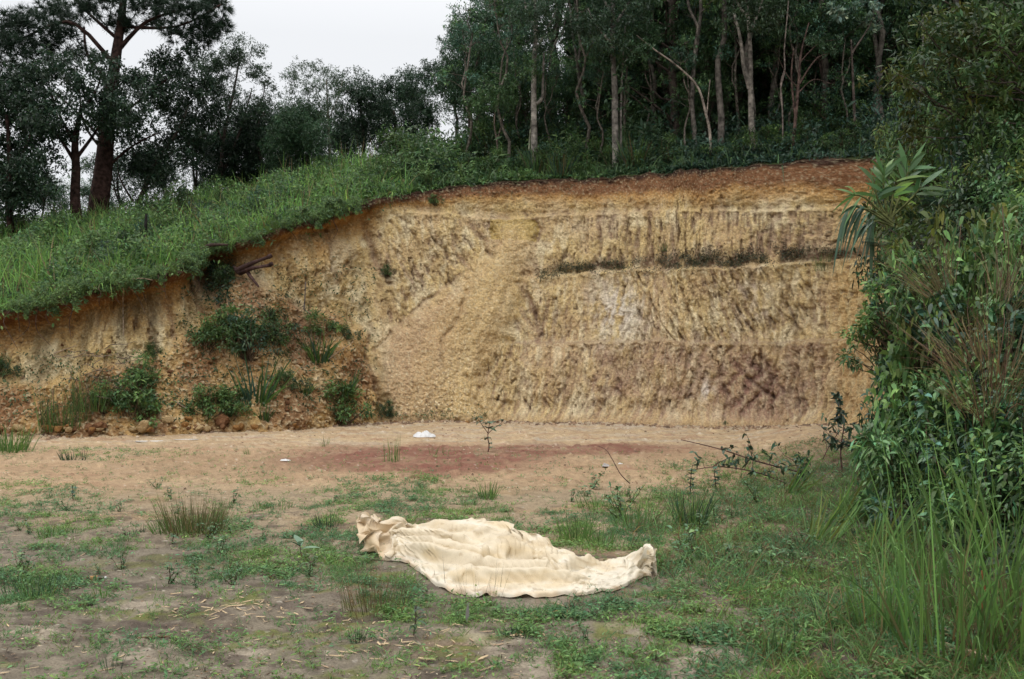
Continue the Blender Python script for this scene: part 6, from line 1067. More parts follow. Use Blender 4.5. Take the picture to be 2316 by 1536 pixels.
     6537,39,53,51,54,50,27,51,30,42,55,45,34,51,40,52,49,40,52,49,47,50,54,80,34,31,51,43,41,52,54,55,52,34,42,49,39,42,49,55,55,54,53,42,50,49,
     6516,48,51,49,52,51,28,44,36,31,53,51,33,44,44,40,50,49,37,51,51,47,46,77,43,25,45,50,42,44,52,53,52,39,31,46,43,40,47,52,53,53,51,46,49,52,
     6509,50,49,49,49,52,30,39,40,24,51,53,35,38,48,37,46,51,34,47,51,50,43,73,47,27,36,51,45,42,49,51,52,44,29,36,47,39,45,51,51,52,51,48,48,51,
     6505,43,46,49,45,50,36,28,46,20,43,50,45,28,46,41,37,47,41,41,50,49,43,57,49,36,28,41,49,46,42,47,50,49,36,24,37,44,40,48,49,49,49,49,48,47,
     6500,36,45,48,40,48,43,22,42,27,30,48,49,31,32,46,36,38,47,42,42,46,47,49,39,44,28,34,41,47,46,43,46,47,43,25,25,38,44,42,44,46,45,46,45,45,
     6481,43,44,44,41,44,45,24,32,37,20,43,47,42,24,38,42,30,41,45,40,44,44,63,28,32,32,32,35,41,45,46,45,43,46,28,35,14,34,42,44,44,43,44,44,43,
     6470,42,43,41,43,38,44,32,21,42,19,33,44,44,34,25,42,33,29,42,41,43,41,66,38,27,26,40,31,24,37,42,44,43,44,44,41,32,10,27,36,37,40,40,43,41,
     6469,31,41,39,41,38,41,38,17,36,28,21,40,42,42,26,29,41,26,30,43,40,41,60,43,38,26,23,39,39,19,27,38,39,42,41,42,42,37,28,28,32,25,41,37,22,
     6455,32,40,38,37,40,37,40,23,23,37,16,31,41,40,37,24,30,37,24,33,41,38,58,39,37,40,26,22,36,41,31,15,36,35,30,39,39,38,40,37,32,27,33,35,16,
     6439,37,38,39,34,38,36,38,31,16,34,23,20,37,38,38,33,21,33,32,26,34,39,55,34,35,35,39,35,31,21,36,36,24,22,37,27,26,35,39,39,40,38,24,35,18,
     6444,28,35,37,34,36,35,36,34,17,27,29,14,34,35,37,37,26,20,35,29,28,37,56,29,35,27,36,36,22,32,37,34,33,33,20,30,31,24,26,33,38,37,35,32,27,
     6445,23,32,35,36,32,35,33,35,21,20,33,13,26,34,36,33,35,20,24,35,28,30,54,36,25,32,23,33,32,19,36,35,36,27,35,21,28,34,30,28,26,29,36,28,35,
     6440,26,31,34,35,32,35,31,35,24,17,33,14,22,34,34,33,34,26,18,34,32,28,50,37,27,30,24,28,32,24,25,36,32,29,33,23,25,35,29,29,30,26,30,35,33,
     6429,32,31,31,34,32,32,31,33,28,15,28,22,13,32,30,34,27,33,17,32,30,32,45,34,33,24,31,21,23,33,24,21,32,30,34,29,30,19,29,31,31,31,25,32,25,
     6434,25,28,29,32,33,29,31,30,31,17,20,29,10,26,27,31,25,29,26,32,23,28,48,31,33,30,26,31,20,17,30,27,17,27,31,32,33,32,23,23,31,32,13,20,23,
     6435,22,31,25,29,31,26,31,27,31,22,14,29,16,16,29,24,30,19,29,32,29,14,46,31,32,32,31,27,30,23,13,24,29,17,19,29,33,32,31,23,26,25,24,7,30,
     6423,29,29,26,28,29,26,28,26,29,27,13,23,24,9,27,24,25,23,25,26,25,23,40,27,30,30,30,31,30,28,27,14,15,27,25,16,20,29,30,31,24,21,30,9,31,
     6420,28,28,26,26,27,27,24,27,25,30,14,19,27,10,19,28,21,28,15,24,26,28,39,28,26,24,25,28,28,30,28,29,21,11,17,28,24,11,19,29,30,28,18,22,28,
     6442,18,26,25,24,25,27,27,24,21,26,24,10,28,7,21,27,23,24,15,24,25,26,35,27,28,28,26,24,24,26,26,27,28,24,13,12,23,26,6,17,27,25,27,27,23,
     6459,20,26,23,24,23,27,22,25,22,20,22,16,17,22,19,18,24,24,13,25,27,24,35,22,26,27,27,26,26,24,22,24,25,26,25,15,8,20,26,7,12,19,26,27,27,
     6474,26,23,24,21,22,25,20,23,20,26,11,20,25,17,24,18,13,24,13,25,27,26,34,17,24,25,25,26,26,27,24,22,22,22,23,25,19,5,16,24,17,13,18,22,24,
     6503,18,23,21,19,25,21,19,21,14,23,20,21,16,20,15,19,21,21,15,23,26,27,30,21,16,25,24,24,25,25,25,24,25,22,20,19,23,23,5,11,24,23,17,17,23,
     6518,13,25,20,20,18,20,18,23,19,19,23,17,21,20,8,20,21,20,21,17,24,26,31,21,13,25,23,24,24,24,25,23,25,25,21,19,19,23,19,1,18,22,22,19,21,
     6535,18,23,19,13,23,19,19,19,21,19,21,18,16,15,15,21,20,19,16,19,20,23,33,18,15,20,23,22,23,22,23,22,24,24,24,22,21,19,18,20,17,11,18,20,20,
     6550,22,22,17,20,15,22,17,19,20,15,21,18,18,16,17,16,19,19,17,17,16,19,28,20,20,15,20,21,21,22,21,21,21,23,22,23,22,22,22,19,18,19,17,15,19,
     6580,17,18,19,18,19,17,19,16,17,19,16,18,15,17,18,18,16,17,16,16,15,14,26,17,20,16,17,19,20,20,21,19,20,20,22,21,21,22,21,21,21,20,20,19,17,
     6608,17,17,16,16,17,18,18,16,15,17,16,17,16,17,16,16,17,16,16,15,15,15,22,14,14,16,17,18,19,20,19,19,18,18,19,19,19,21,20,21,21,21,23,23,25,
     6647,19,18,16,18,16,17,16,17,17,16,16,15,16,15,15,15,14,15,15,15,14,14,22,14,15,16,17,18,19,19,20,18,18,16,17,17,18,19,18,19,19,20,19,19,18,
     6697,17,17,17,15,16,16,16,16,16,15,15,15,15,14,15,14,14,14,14,13,14,14,21,16,15,16,16,17,17,17,18,17,17,16,17,16,16,16,17,17,17,17,16,16,14,
     6756,13,14,13,15,14,14,15,15,15,14,15,14,13,13,14,14,14,14,13,14,14,14,21,14,15,15,15,16,16,16,16,15,16,16,16,15,15,14,15,14,16,15,16,14,14,
     6802,14,13,14,14,14,13,14,14,15,13,14,12,13,12,13,13,14,13,13,14,14,14,21,14,14,13,14,15,14,14,15,15,14,15,14,14,13,13,14,14,14,17,17,18,18,
     6846,16,15,14,14,13,13,13,12,12,12,12,12,11,12,12,13,13,13,14,13,13,13,20,13,13,13,12,13,14,14,15,13,14,12,12,13,11,12,12,12,14,15,16,17,17,
     6875,15,14,13,13,11,11,11,12,11,12,12,11,11,10,10,10,12,13,14,15,14,14,20,13,13,12,13,13,12,12,13,12,13,13,13,12,11,10,11,11,14,15,18,18,18,
     6957,11,10,11,10,9,9,9,9,9,9,9,10,10,12,11,12,12,11,11,11,12,12,18,11,11,11,10,10,11,10,10,10,10,9,8,7,7,7,9,11,15,21,24,29,30,
     7045,8,8,7,8,8,8,8,9,9,8,9,9,9,9,9,10,9,9,9,9,9,9,14,10,9,10,9,7,6,4,3,2,1,2,2,2,2,4,6,11,17,22,25,26,25,
     7133,7,7,6,7,7,7,7,7,7,7,6,6,7,5,6,6,7,6,7,6,6,5,4,2,1,2,1,1,2,0,0,-2,-1,-1,1,2,4,7,9,12,14,13,10,3,0,
     7233,0,0,-2,-3,-4,-6,-5,-4,-2,0,1,2,4,4,4,4,4,2,1,0,-1,-2,-2,0,1,3,4,6,8,8,8,8,9,8,8,9,8,9,6,5,2,-2,-5,-8,-9,
     7105,19,14,5,-2,-4,-3,0,2,5,6,8,6,6,3,1,-2,-2,-3,0,1,5,7,15,10,11,10,10,9,10,8,5,4,2,0,0,0,0,0,1,0,1,1,1,0,-1],
    [10,16,22,26,24,17,12,10,3,4,1,-15,18,14,5,0,-3,-6,-15,-18,-17,-18,-18,15,25,21,19,21,19,16,16,11,7,6,4,2,1,0,-3,-13,-20,-23,-5,-8,-9,-14,
     43,-22,-6,12,23,23,24,15,-5,-9,17,9,-4,3,-11,-1,4,2,13,11,-1,-7,-12,7,6,13,26,-5,-12,0,5,-1,0,7,4,0,0,3,6,-6,4,1,19,11,-21,-5,
     84,-19,-19,-19,-12,25,23,12,10,-21,-15,-6,3,3,2,3,2,15,23,20,19,23,19,9,11,9,20,3,9,0,-3,5,5,4,5,-8,-19,-11,-18,5,-1,13,-1,-26,-13,4,
     80,-14,-13,-17,-18,-5,-3,10,7,5,10,3,-5,6,12,19,25,9,2,9,4,-18,8,18,8,12,1,2,24,19,17,8,-2,13,-14,-7,-5,-11,1,1,-3,-11,-10,4,0,2,
     10,2,2,12,14,7,1,-1,0,2,1,-1,-2,-5,3,22,23,25,9,-9,-8,-8,-11,-10,18,16,17,21,26,24,-13,-8,-7,-7,0,-3,-12,21,-4,-26,-16,-7,1,2,2,2,
     9,23,14,-2,-5,-6,-2,1,4,4,8,9,7,6,6,4,11,13,18,25,-21,13,6,-13,-21,-12,14,24,25,22,-5,-24,-21,-7,5,6,8,9,8,-8,-15,-17,-17,-17,-10,1,
     12,11,11,-4,0,3,2,-1,-2,-2,7,9,10,13,15,4,19,14,7,-5,-6,3,10,18,-6,-17,-5,11,20,24,10,-23,-24,-21,0,11,13,10,11,-2,6,-8,-14,-11,-9,-14,
     18,18,8,0,-1,1,2,1,-1,0,-1,10,13,16,17,27,19,15,11,10,8,9,4,3,-3,-5,-8,-8,-8,-13,5,-14,-11,-14,-19,-13,0,18,23,21,19,9,1,-2,-4,-3,
     17,-5,28,22,19,16,11,10,5,7,1,-10,-18,-5,-4,22,21,5,2,13,15,1,-7,-7,-5,-8,-10,-13,-10,-9,-8,-7,-6,-4,1,18,23,-14,13,-16,9,21,15,15,8,6,
     13,10,0,12,16,15,14,19,14,-12,8,12,6,-3,-3,-14,15,17,11,11,-17,3,0,-18,-4,0,-2,-2,-2,6,-6,-10,-5,0,8,10,6,2,6,1,-11,-19,2,0,-8,13,
     13,15,-1,16,19,12,-6,17,5,17,7,-9,6,-10,8,26,14,19,-5,-7,-15,-20,-11,-5,-2,-7,-1,0,-7,-3,5,-9,-1,0,3,8,8,11,-4,0,8,4,-20,18,-11,-11,
     17,9,-3,22,14,15,10,-16,15,10,14,-6,15,0,-22,4,26,26,23,3,-7,-15,-22,-29,-20,-10,-9,-2,-2,-9,2,3,-2,-3,4,9,12,0,6,6,-2,1,14,-15,15,-14,
     18,5,3,-6,21,23,9,18,1,-17,21,-5,20,19,-17,-25,3,27,30,26,4,-11,-17,-34,-25,-17,-15,-15,-15,-3,-3,-3,1,4,6,6,7,10,9,9,-2,4,0,12,-11,9,
     15,2,1,4,-7,21,18,22,23,3,-12,-12,16,23,9,-19,-26,10,30,32,27,-3,-18,-37,-22,-17,-15,-13,-12,-9,-6,-2,-2,0,0,2,3,1,3,4,5,4,4,14,5,7,
     10,12,4,-9,-2,2,22,20,27,23,-3,-24,-4,19,27,-2,-27,-19,21,33,35,21,-17,-37,-22,-17,-12,-9,-11,-14,-8,-3,0,0,0,0,0,1,1,3,3,3,2,1,5,5,
     15,11,-1,6,-11,-7,2,18,26,29,25,-6,-24,-9,20,28,2,-28,-24,12,33,38,32,-23,-25,-19,-12,-11,-15,-15,-11,-4,0,0,0,-1,-1,0,-1,-1,0,1,2,8,14,-21,
     17,-2,17,6,-9,-12,-4,7,25,28,29,13,-20,-20,4,28,23,-19,-29,-12,23,38,37,10,-24,-21,-14,-13,-15,-16,-10,-4,-1,1,0,-2,-1,-1,-4,-2,-1,0,5,12,10,-27,
     18,-1,6,15,7,-9,-15,-7,6,23,30,30,11,-21,-20,3,29,25,-19,-30,-15,21,34,56,1,-23,-20,-16,-16,-13,-8,-2,-1,0,-3,-4,-5,-6,-6,-4,0,5,12,14,0,-30,
     15,4,1,7,16,8,-10,-16,-10,5,23,31,31,7,-21,-20,3,31,25,-21,-31,-15,18,53,41,-2,-23,-20,-14,-9,-5,-2,-3,-5,-7,-8,-9,-9,-6,-2,4,12,15,11,-5,-33,
     10,10,8,-3,5,18,8,-11,-18,-9,4,23,32,31,1,-22,-19,6,34,21,-25,-31,-12,32,41,42,-13,-22,-9,-6,-6,-5,-9,-10,-9,-12,-12,-8,-4,2,11,16,16,9,-11,-35,
     15,9,12,0,-6,12,16,-5,-20,-13,0,19,32,33,6,-21,-21,2,35,24,-26,-32,-12,29,43,43,-20,-3,-9,-10,-11,-12,-12,-12,-13,-11,-8,-2,7,16,19,17,7,-15,-37,-21,
     18,4,5,17,-6,3,19,-1,-23,-15,-1,18,32,34,5,-22,-20,3,36,21,-30,-31,-9,32,45,35,-17,-12,-11,-13,-13,-12,-9,-9,-10,-8,-1,11,21,21,15,4,-18,-39,-26,20,
     17,-2,8,7,18,-3,19,-3,-26,-15,0,21,34,32,-2,-23,-19,10,39,9,-34,-27,-4,38,48,15,-22,-17,-10,-12,-11,-9,-4,-5,-7,0,14,24,22,13,2,-19,-41,-44,9,18,
     12,6,7,-2,30,0,18,-20,-17,-18,9,28,37,22,-17,-23,-13,28,35,-17,-34,-14,-1,54,41,-17,-23,-12,-4,-9,-7,-4,-4,-5,4,19,24,19,10,1,-20,-41,-46,-19,22,15,
     13,12,-1,-8,40,7,4,-21,-5,-27,18,35,36,4,-22,-21,-1,39,17,-33,-24,-5,1,67,12,-26,-11,8,-14,-7,-6,-5,-4,8,24,25,13,7,2,-21,-40,-46,-26,16,-6,16,
     17,13,-7,-9,39,17,-10,-3,-23,-19,27,38,31,-13,-22,-17,15,41,-11,-33,-10,-6,11,66,-13,-26,8,13,-14,-9,-8,-4,11,26,25,7,8,3,-23,-38,-47,-37,39,2,-12,5,
     18,14,-9,-9,35,9,4,0,-31,-14,30,39,25,-19,-20,-16,25,36,-23,-28,-4,-8,19,55,-19,-23,20,10,-14,-10,-7,1,21,28,14,0,16,-11,-33,-41,-48,-17,49,-7,-12,13,
     17,16,-9,-10,28,30,-2,-3,-43,-3,37,40,6,-22,-17,-11,42,13,-33,-10,-2,-11,36,17,-19,-10,27,15,-15,-11,2,22,26,7,-2,22,-8,-35,-38,-48,-27,25,37,-15,-4,36,
     12,19,-4,-13,18,44,2,-8,-46,-12,49,42,-6,-20,-16,-9,47,0,-28,-1,-1,-15,33,1,-18,-2,31,23,-11,-10,11,26,13,-8,13,21,-19,-39,-37,-49,-19,15,49,-4,-11,46,
     13,14,1,-14,10,48,13,-12,-47,-6,42,32,-7,-18,-14,-5,48,-7,-21,6,0,-18,23,16,-35,-4,31,33,-3,-8,20,20,-8,-4,26,15,-25,-40,-34,-47,-20,0,47,26,-14,41,
     17,14,-5,-11,4,45,25,-13,-48,-14,39,39,-15,-14,-21,6,48,-15,-5,8,0,-19,10,28,-40,-14,30,39,10,-2,22,-2,-12,9,31,8,-30,-41,-31,-45,-21,0,24,49,0,33,
     30,9,-16,-7,-1,40,35,-11,-47,-18,23,47,4,-18,-18,-32,95,-33,-1,10,3,-21,1,33,-42,-23,27,40,28,6,4,-11,-6,18,33,1,-34,-41,-30,-42,-17,-4,2,48,38,23,
     15,23,-10,-12,-2,33,41,-6,-46,-22,12,43,28,-14,-24,-20,-19,42,23,12,5,-20,-5,32,-42,-31,24,37,37,12,-10,-6,-3,29,31,-7,-36,-40,-32,-34,-11,-8,-5,19,36,20,
     10,29,-5,-16,-4,25,45,1,-45,-26,5,34,42,-15,-30,0,-26,19,32,26,8,-18,-9,28,-42,-38,20,35,38,11,-11,-4,5,36,32,-15,-37,-38,-32,-20,-5,-1,-3,-5,-10,19,
     16,19,4,-18,-7,17,48,9,-45,-29,1,30,43,-2,-38,-11,-21,37,11,24,28,-17,-8,20,-42,-42,13,33,36,12,-12,-2,18,40,31,-22,-38,-34,-23,-10,1,2,-10,-33,-17,13,
     18,14,12,-20,-10,9,44,25,-36,-40,-2,13,42,25,-28,-34,-18,17,37,12,15,25,-14,13,-27,-43,-25,15,32,29,2,-10,8,34,42,21,-31,-35,-23,-11,-2,0,-12,-29,-21,-3,
     18,10,18,-19,-13,5,41,32,-28,-44,-6,5,39,34,-15,-36,-24,2,39,20,12,11,21,1,-17,-42,-36,-2,23,31,15,-6,-3,28,41,39,-11,-34,-26,-12,-3,-3,-10,-22,-22,-10,
     15,9,21,-10,-21,0,31,40,-7,-45,-19,0,21,42,14,-28,-33,-16,18,18,2,9,22,45,-2,-33,-39,-29,-5,18,26,14,-5,6,34,42,35,-7,-32,-15,-7,-9,-12,-15,-18,-16,
     11,14,14,3,-27,-1,17,42,15,-37,-35,-2,4,35,35,-5,-33,-29,-6,20,11,-11,9,52,28,-4,-38,-34,-24,-8,11,20,14,-4,19,35,36,27,-6,-26,-16,-14,-12,-15,-16,-16,
     16,6,10,13,-22,-9,6,39,31,-22,-41,-13,0,14,40,24,-21,-35,-20,3,23,-9,-9,25,37,32,-8,-34,-32,-21,-5,3,9,14,0,36,29,26,23,-6,-12,-12,-14,-15,-14,-14,
     18,-5,12,17,-7,-21,1,29,39,-1,-39,-27,-2,1,26,38,10,-30,-33,-12,14,7,-13,-4,22,35,34,6,-32,-36,-24,15,3,-2,3,7,18,29,34,8,-14,-11,-8,-6,-12,-13,
     17,4,-3,17,6,-19,-8,16,40,19,-28,-37,-11,-1,8,33,32,-3,-33,-29,-5,15,-2,-14,0,14,34,35,15,-16,-38,-32,14,18,2,6,0,6,21,30,10,-17,-17,7,-15,-19,
     12,11,-8,10,16,-10,-15,3,34,33,-9,-38,-25,3,-4,14,34,27,-14,-33,-25,3,12,-11,8,-14,5,29,35,16,2,-24,-39,-15,20,27,13,-2,7,1,19,7,-14,17,-17,-17,
     13,13,-10,1,18,1,-15,-6,21,36,14,-31,-34,-2,0,-5,19,33,20,-21,-31,-20,6,7,11,-10,-15,1,17,26,16,7,10,-31,-32,-3,29,29,17,2,-4,3,6,17,-10,-21,
     17,12,-12,-3,14,9,-12,-12,14,34,24,-20,-36,-13,11,-8,-2,26,31,5,-26,-27,-4,-7,22,12,-26,-9,6,30,-7,5,16,17,-10,-32,-21,21,29,27,19,9,-1,13,-16,-20,
     18,12,-9,-7,7,14,-6,-15,5,30,30,-6,-34,-23,12,3,-14,5,29,26,-3,-25,-20,-12,10,25,-3,-28,-8,15,30,2,-6,0,25,-6,-30,-22,11,21,23,26,23,-2,-9,-12,
     17,12,-7,-6,2,15,-2,-15,0,27,31,3,-32,-27,8,9,-13,-6,23,30,9,-15,-22,-19,2,23,16,-26,-16,-2,23,23,2,-17,20,12,-28,-25,-4,21,19,21,26,0,-3,5,
     12,12,-6,6,-10,14,6,-13,-8,19,31,17,-24,-32,-3,16,-1,-21,5,28,12,15,-11,-24,-13,9,22,11,-27,-24,-3,24,27,5,-16,7,20,-15,-29,-12,11,14,19,11,12,24,
     13,14,-15,16,-11,4,14,-9,-12,8,28,25,-9,-32,-18,17,11,-20,-12,16,4,21,13,-11,-12,-6,10,20,10,-26,-27,-11,19,28,18,-7,-7,10,6,-23,-24,0,8,16,25,23,
     17,11,0,-10,6,-9,18,-1,-14,-3,21,28,7,-27,-27,4,22,-4,-25,11,0,-1,27,5,0,-3,-1,6,17,10,-22,-28,-20,6,26,26,12,-3,-1,6,-20,-9,-18,19,12,10,
     18,6,5,-13,11,-14,14,9,-15,-8,11,26,18,-15,-29,-12,18,18,-20,-13,14,-11,6,20,12,8,3,1,3,11,8,-13,-27,-26,-11,16,25,24,11,2,-3,-17,-22,-8,23,3,
     15,7,3,-4,2,-6,5,12,-8,-11,-1,23,21,4,-27,-20,1,23,6,-25,1,4,0,-11,4,12,15,13,11,10,6,4,-1,-19,-26,-23,-6,16,27,20,6,-3,-12,-22,7,5,
     11,18,-11,8,-11,8,-6,5,13,-22,13,6,25,0,-25,-9,-5,15,14,-24,-11,14,10,-20,0,-2,2,9,14,15,12,9,8,4,-12,-24,-25,-14,8,26,22,-8,-2,-9,-6,-9,
     16,1,8,-10,8,-9,4,13,-2,-13,11,11,16,-14,-7,-18,12,8,8,-23,-7,6,15,-5,-14,-1,0,-2,2,11,14,13,13,10,6,-7,-21,-25,-14,2,23,-5,-6,3,1,-5,
     18,6,-9,8,-10,11,4,-12,11,-12,9,20,-9,0,-18,0,-1,18,6,-23,1,1,9,13,-18,-8,0,2,0,-2,0,10,12,13,13,10,0,-16,-24,-16,-4,12,-11,4,-4,-2,
     17,0,6,-10,12,0,-9,10,-9,16,9,-12,6,-17,6,-19,20,-6,10,-11,0,2,1,23,-10,-18,-2,-1,2,0,-1,-2,1,8,12,13,13,9,-7,-21,-10,-2,-4,-12,8,-7,
     15,-1,-1,12,-12,14,-11,12,2,-9,15,1,-14,5,2,-18,12,7,-12,8,-11,6,0,19,-1,-20,-3,-2,-1,1,1,-1,-2,1,7,10,14,14,7,-10,-22,-13,-5,-2,6,-7,
     11,11,-1,-2,4,-2,4,-6,8,1,-8,4,6,-10,-5,9,-2,1,8,-12,9,-7,3,7,10,-14,-5,-1,-2,-2,1,2,1,-2,-3,-1,3,10,12,11,6,-13,-18,-9,0,-5,
     16,2,-1,10,1,-11,-2,6,-3,2,10,0,-6,1,-5,-1,8,1,0,3,-7,9,-6,7,1,-4,-12,-4,2,-1,-1,2,-2,4,2,1,0,-2,0,4,9,8,1,-10,-13,-6,
     18,0,5,0,4,-3,-4,-4,5,-1,2,6,0,-5,3,0,-3,6,2,0,2,-2,7,-6,2,0,-8,0,-6,-2,-1,2,1,-3,-2,0,-1,0,0,1,1,3,5,3,-1,-8,
     16,2,2,2,-3,-1,3,1,-1,4,2,-3,-2,1,-2,1,3,4,1,4,1,-1,1,4,-2,-5,1,-2,2,-2,-3,-1,-1,2,-2,0,-3,0,-2,1,-2,-1,-1,0,1,1,
     12,3,1,2,1,0,3,3,1,0,0,-2,-2,0,3,1,4,4,1,3,1,3,0,-3,1,0,-1,0,-1,3,2,0,-2,-2,1,-1,1,0,0,0,0,0,-2,-2,-2,-3,
     14,2,2,2,3,2,1,0,-1,-2,-1,-1,0,1,2,3,4,5,3,3,1,-1,0,2,1,2,0,-1,0,-1,0,0,1,2,2,2,2,2,0,-1,-1,-2,-3,-3,-4,-4,
     17,2,1,1,1,1,-1,-1,-1,0,1,2,3,3,4,3,3,3,2,2,1,1,0,1,1,1,1,1,1,1,1,1,1,2,3,1,0,-1,-1,-1,-1,-2,-2,-2,-2,0,
     18,0,1,1,1,0,0,0,-1,1,2,3,3,3,3,3,4,4,3,2,1,1,2,3,3,4,3,1,1,-1,0,0,-1,-1,-2,-1,-1,0,1,2,0,-1,-3,-6,-7,-9,
     14,1,1,1,1,1,1,1,2,3,3,3,2,3,5,5,4,4,3,5,4,5,4,5,1,0,0,-1,1,2,-1,-2,-4,-4,-3,-2,0,2,2,2,1,-1,-2,-5,-5,-6,
     12,2,2,1,1,3,3,4,4,2,2,2,4,4,6,8,8,7,5,5,4,2,0,-4,-5,-5,-4,-3,-1,-1,-1,-3,-4,-4,-1,1,4,6,7,6,3,0,-3,-5,-6,-6,
     14,4,3,3,2,3,3,5,5,5,5,6,7,5,4,1,1,0,0,-1,-2,-2,-4,-6,-3,-3,-1,0,-1,0,2,3,4,5,5,6,6,6,6,4,2,-3,-6,-10,-11,-12,
     17,12,9,4,0,0,0,1,3,2,2,1,1,1,2,1,1,-1,-1,-2,-3,-2,-2,-1,-1,1,1,4,5,7,8,8,8,7,7,6,7,7,6,4,0,-4,-9,-11,-13,-14,
     18,8,5,1,-1,-1,-1,-1,-1,-3,-1,-1,1,0,0,-1,0,0,1,2,3,4,7,12,9,7,7,6,5,5,6,5,5,6,5,6,4,4,2,1,-2,-3,-3,-2,-1,0,
     14,5,6,6,6,4,1,0,-1,0,1,2,4,4,4,3,2,2,3,5,5,6,5,10,7,8,8,8,9,8,6,6,5,6,5,4,3,0,-2,-5,-7,-9,-8,-6,-5,-2,
     10,5,4,6,6,7,8,7,8,5,4,1,-1,0,1,4,5,7,6,7,7,8,9,13,8,7,7,6,6,5,5,4,4,1,-2,-4,-8,-9,-11,-11,-10,-8,-6,-3,-1,1]]
def up3(V, ax, f=3):
    """Catmull-Rom upsampling along an axis"""
    V = np.moveaxis(V, ax, 0); n = len(V); u = np.linspace(0, n-1, (n-1)*f+1); i = np.minimum(u.astype(int), n-2); t = (u-i)[:, None, None]
    p0, p1, p2, p3 = V[np.maximum(i-1, 0)], V[i], V[i+1], V[np.minimum(i+2, n-1)]
    o = .5*(2*p1+(p2-p0)*t+(2*p0-5*p1+4*p2-p3)*t*t+(3*p1-p0-3*p2+p3)*t**3); return np.moveaxis(o, 0, ax)
def tarp():
    V = np.moveaxis(np.cumsum(np.array(TARP_MM, float).reshape(3, 72, 46), 2), 0, -1)/1000
    V = up3(up3(V, 0, 6), 1, 6)
    hem = np.linspace(1, 0, 30)[None, :]; kh = np.hanning(41)/np.hanning(41).sum(); V[:, :30, 1] += hem*(np.convolve(np.pad(V[:, 0, 1], 20, mode='edge'), kh, 'valid')-V[:, 0, 1])[:, None]
    zz = V[..., 2]; gU = (1+.4*ss(.12, .25, np.linspace(0, 1, len(V))))[:, None]; V[..., 2] = zz+(gU-1)*np.maximum(zz-.02, 0)*(1-ss(.1, .2, zz)); nu, nv = V.shape[:2]; X, Y, h = V[..., 0].copy(), V[..., 1].copy(), V[..., 2].copy()
    qx = CX+F*X/Y; qy = HZ+F*(EYE-h)/Y; U_, V_ = np.meshgrid(np.linspace(0, 1, nu), np.linspace(0, 1, nv), indexing='ij')
    body = ss(.16, .26, U_)
    def step(pts, amp, reach, drop, up=True):
        """a lapped fold: the cloth on the upper left of the line lies proud and falls off sharply past it"""
        d, t = pdist(qx, qy, pts); x0, y0 = pts[0]; x1, y1 = pts[-1]; sg = ((x1-x0)*(qy-y0)-(y1-y0)*(qx-x0)) < 0
        if not up: sg = ~sg
        return amp*np.sin(np.pi*np.clip(t*.96+.02, 0, 1))**.6*np.where(sg, np.clip(1-d/reach, 0, 1)**1.5, np.clip(1-d/drop, 0, 1))
    h00 = h.copy(); nr_ = nrmz(np.cross(np.gradient(V, axis=0), np.gradient(V, axis=1))); nr_ *= np.sign(nr_[..., 2:]+1e-6)
    h = h+.6*body*(step([(1000, 1332), (1040, 1308), (1078, 1278), (1100, 1262)], .045, 60, 4)+step([(1062, 1246), (1110, 1232), (1160, 1242)], .02, 16, 5, False)+step([(1240, 1270), (1262, 1300), (1300, 1312)], .035, 40, 4)+step([(1080, 1262), (1130, 1252), (1175, 1250), (1230, 1272)], .03, 18, 22)
        +step([(1100, 1296), (1170, 1294), (1230, 1300)], .022, 26, 4)+step([(890, 1262), (915, 1240), (925, 1225)], .03, 22, 5)+step([(1290, 1314), (1340, 1330), (1400, 1322)], .022, 18, 4)+step([(1080, 1352), (1200, 1352), (1330, 1346)], .012, 8, 6))
    for _ in range(210):      # cusp-shaped creases of the stiff cloth
        i0, j0 = rng.integers(int(.02*nu), nu-1), rng.integers(2, nv-2); x0, y0 = X[i0, j0], Y[i0, j0]
        an = rng.normal(.2, .8) if rng.random() < .6 else rng.uniform(0, 3.14); ln = rng.uniform(.07, .42); kn = rng.normal(0, .4); am = rng.choice([1, 1, -1])*rng.uniform(.003, .013); wd = rng.uniform(.004, .018)
        m = (np.abs(X-x0) < ln+.15) & (np.abs(Y-y0) < ln+.15); pts = [(x0-ln*math.cos(an), y0-ln*math.sin(an)), (x0, y0), (x0+ln*math.cos(an+kn), y0+ln*math.sin(an+kn))]
        d, t = pdist(X[m], Y[m], pts); sgn = np.sign((X[m]-x0)*-math.sin(an)+(Y[m]-y0)*math.cos(an)); h[m] += am*np.sin(np.pi*np.clip(t, 0, 1))*np.exp(-d/(wd*(1+.7*sgn*(am > 0))+.003))
    def ridge(pts, amp, near, far):
        d, t = pdist(qx, qy, pts); yl = np.interp(qx, [p[0] for p in pts], [p[1] for p in pts]); return np.interp(t, np.linspace(0, 1, len(amp)), amp)*np.clip(1-d/np.where(qy > yl, near, far), 0, 1)**.85
    h = h+body*(ridge([(1066, 1246), (1112, 1228), (1158, 1218)], [.0, .03, .05], 44, 12)+ridge([(1195, 1262), (1244, 1258)], [.01, .045], 26, 9)+ridge([(940, 1240), (985, 1232), (1030, 1238)], [.0, .015, .0], 40, 10)+ridge([(1080, 1215), (1100, 1210)], [.03, .03], 8, 10))
    h = h+.0012*ridged(X*22, Y*22, 418, 2); dsp = h-h00
    for ax in (0, 1, 0, 1): dsp = .5*dsp+.25*(np.roll(dsp, 1, ax)+np.roll(dsp, -1, ax))
    dsp *= (.25+.75*ss(.10, .2, U_)); P_ = V+nr_*dsp[..., None]; X, Y, h = P_[..., 0], P_[..., 1], np.maximum(P_[..., 2], .004)
    gz = ground_z(X.ravel(), Y.ravel()).reshape(X.shape); V = np.stack([X, Y, gz+h+.012], -1)
    V[:, 0, 2] -= .02; V[:, 1, 2] -= .006
    CR_ = np.array((.74, .67, .535)); YL = np.array((.66, .50, .27)); DT = np.array((.40, .34, .27)); OR = np.array((.52, .28, .09))
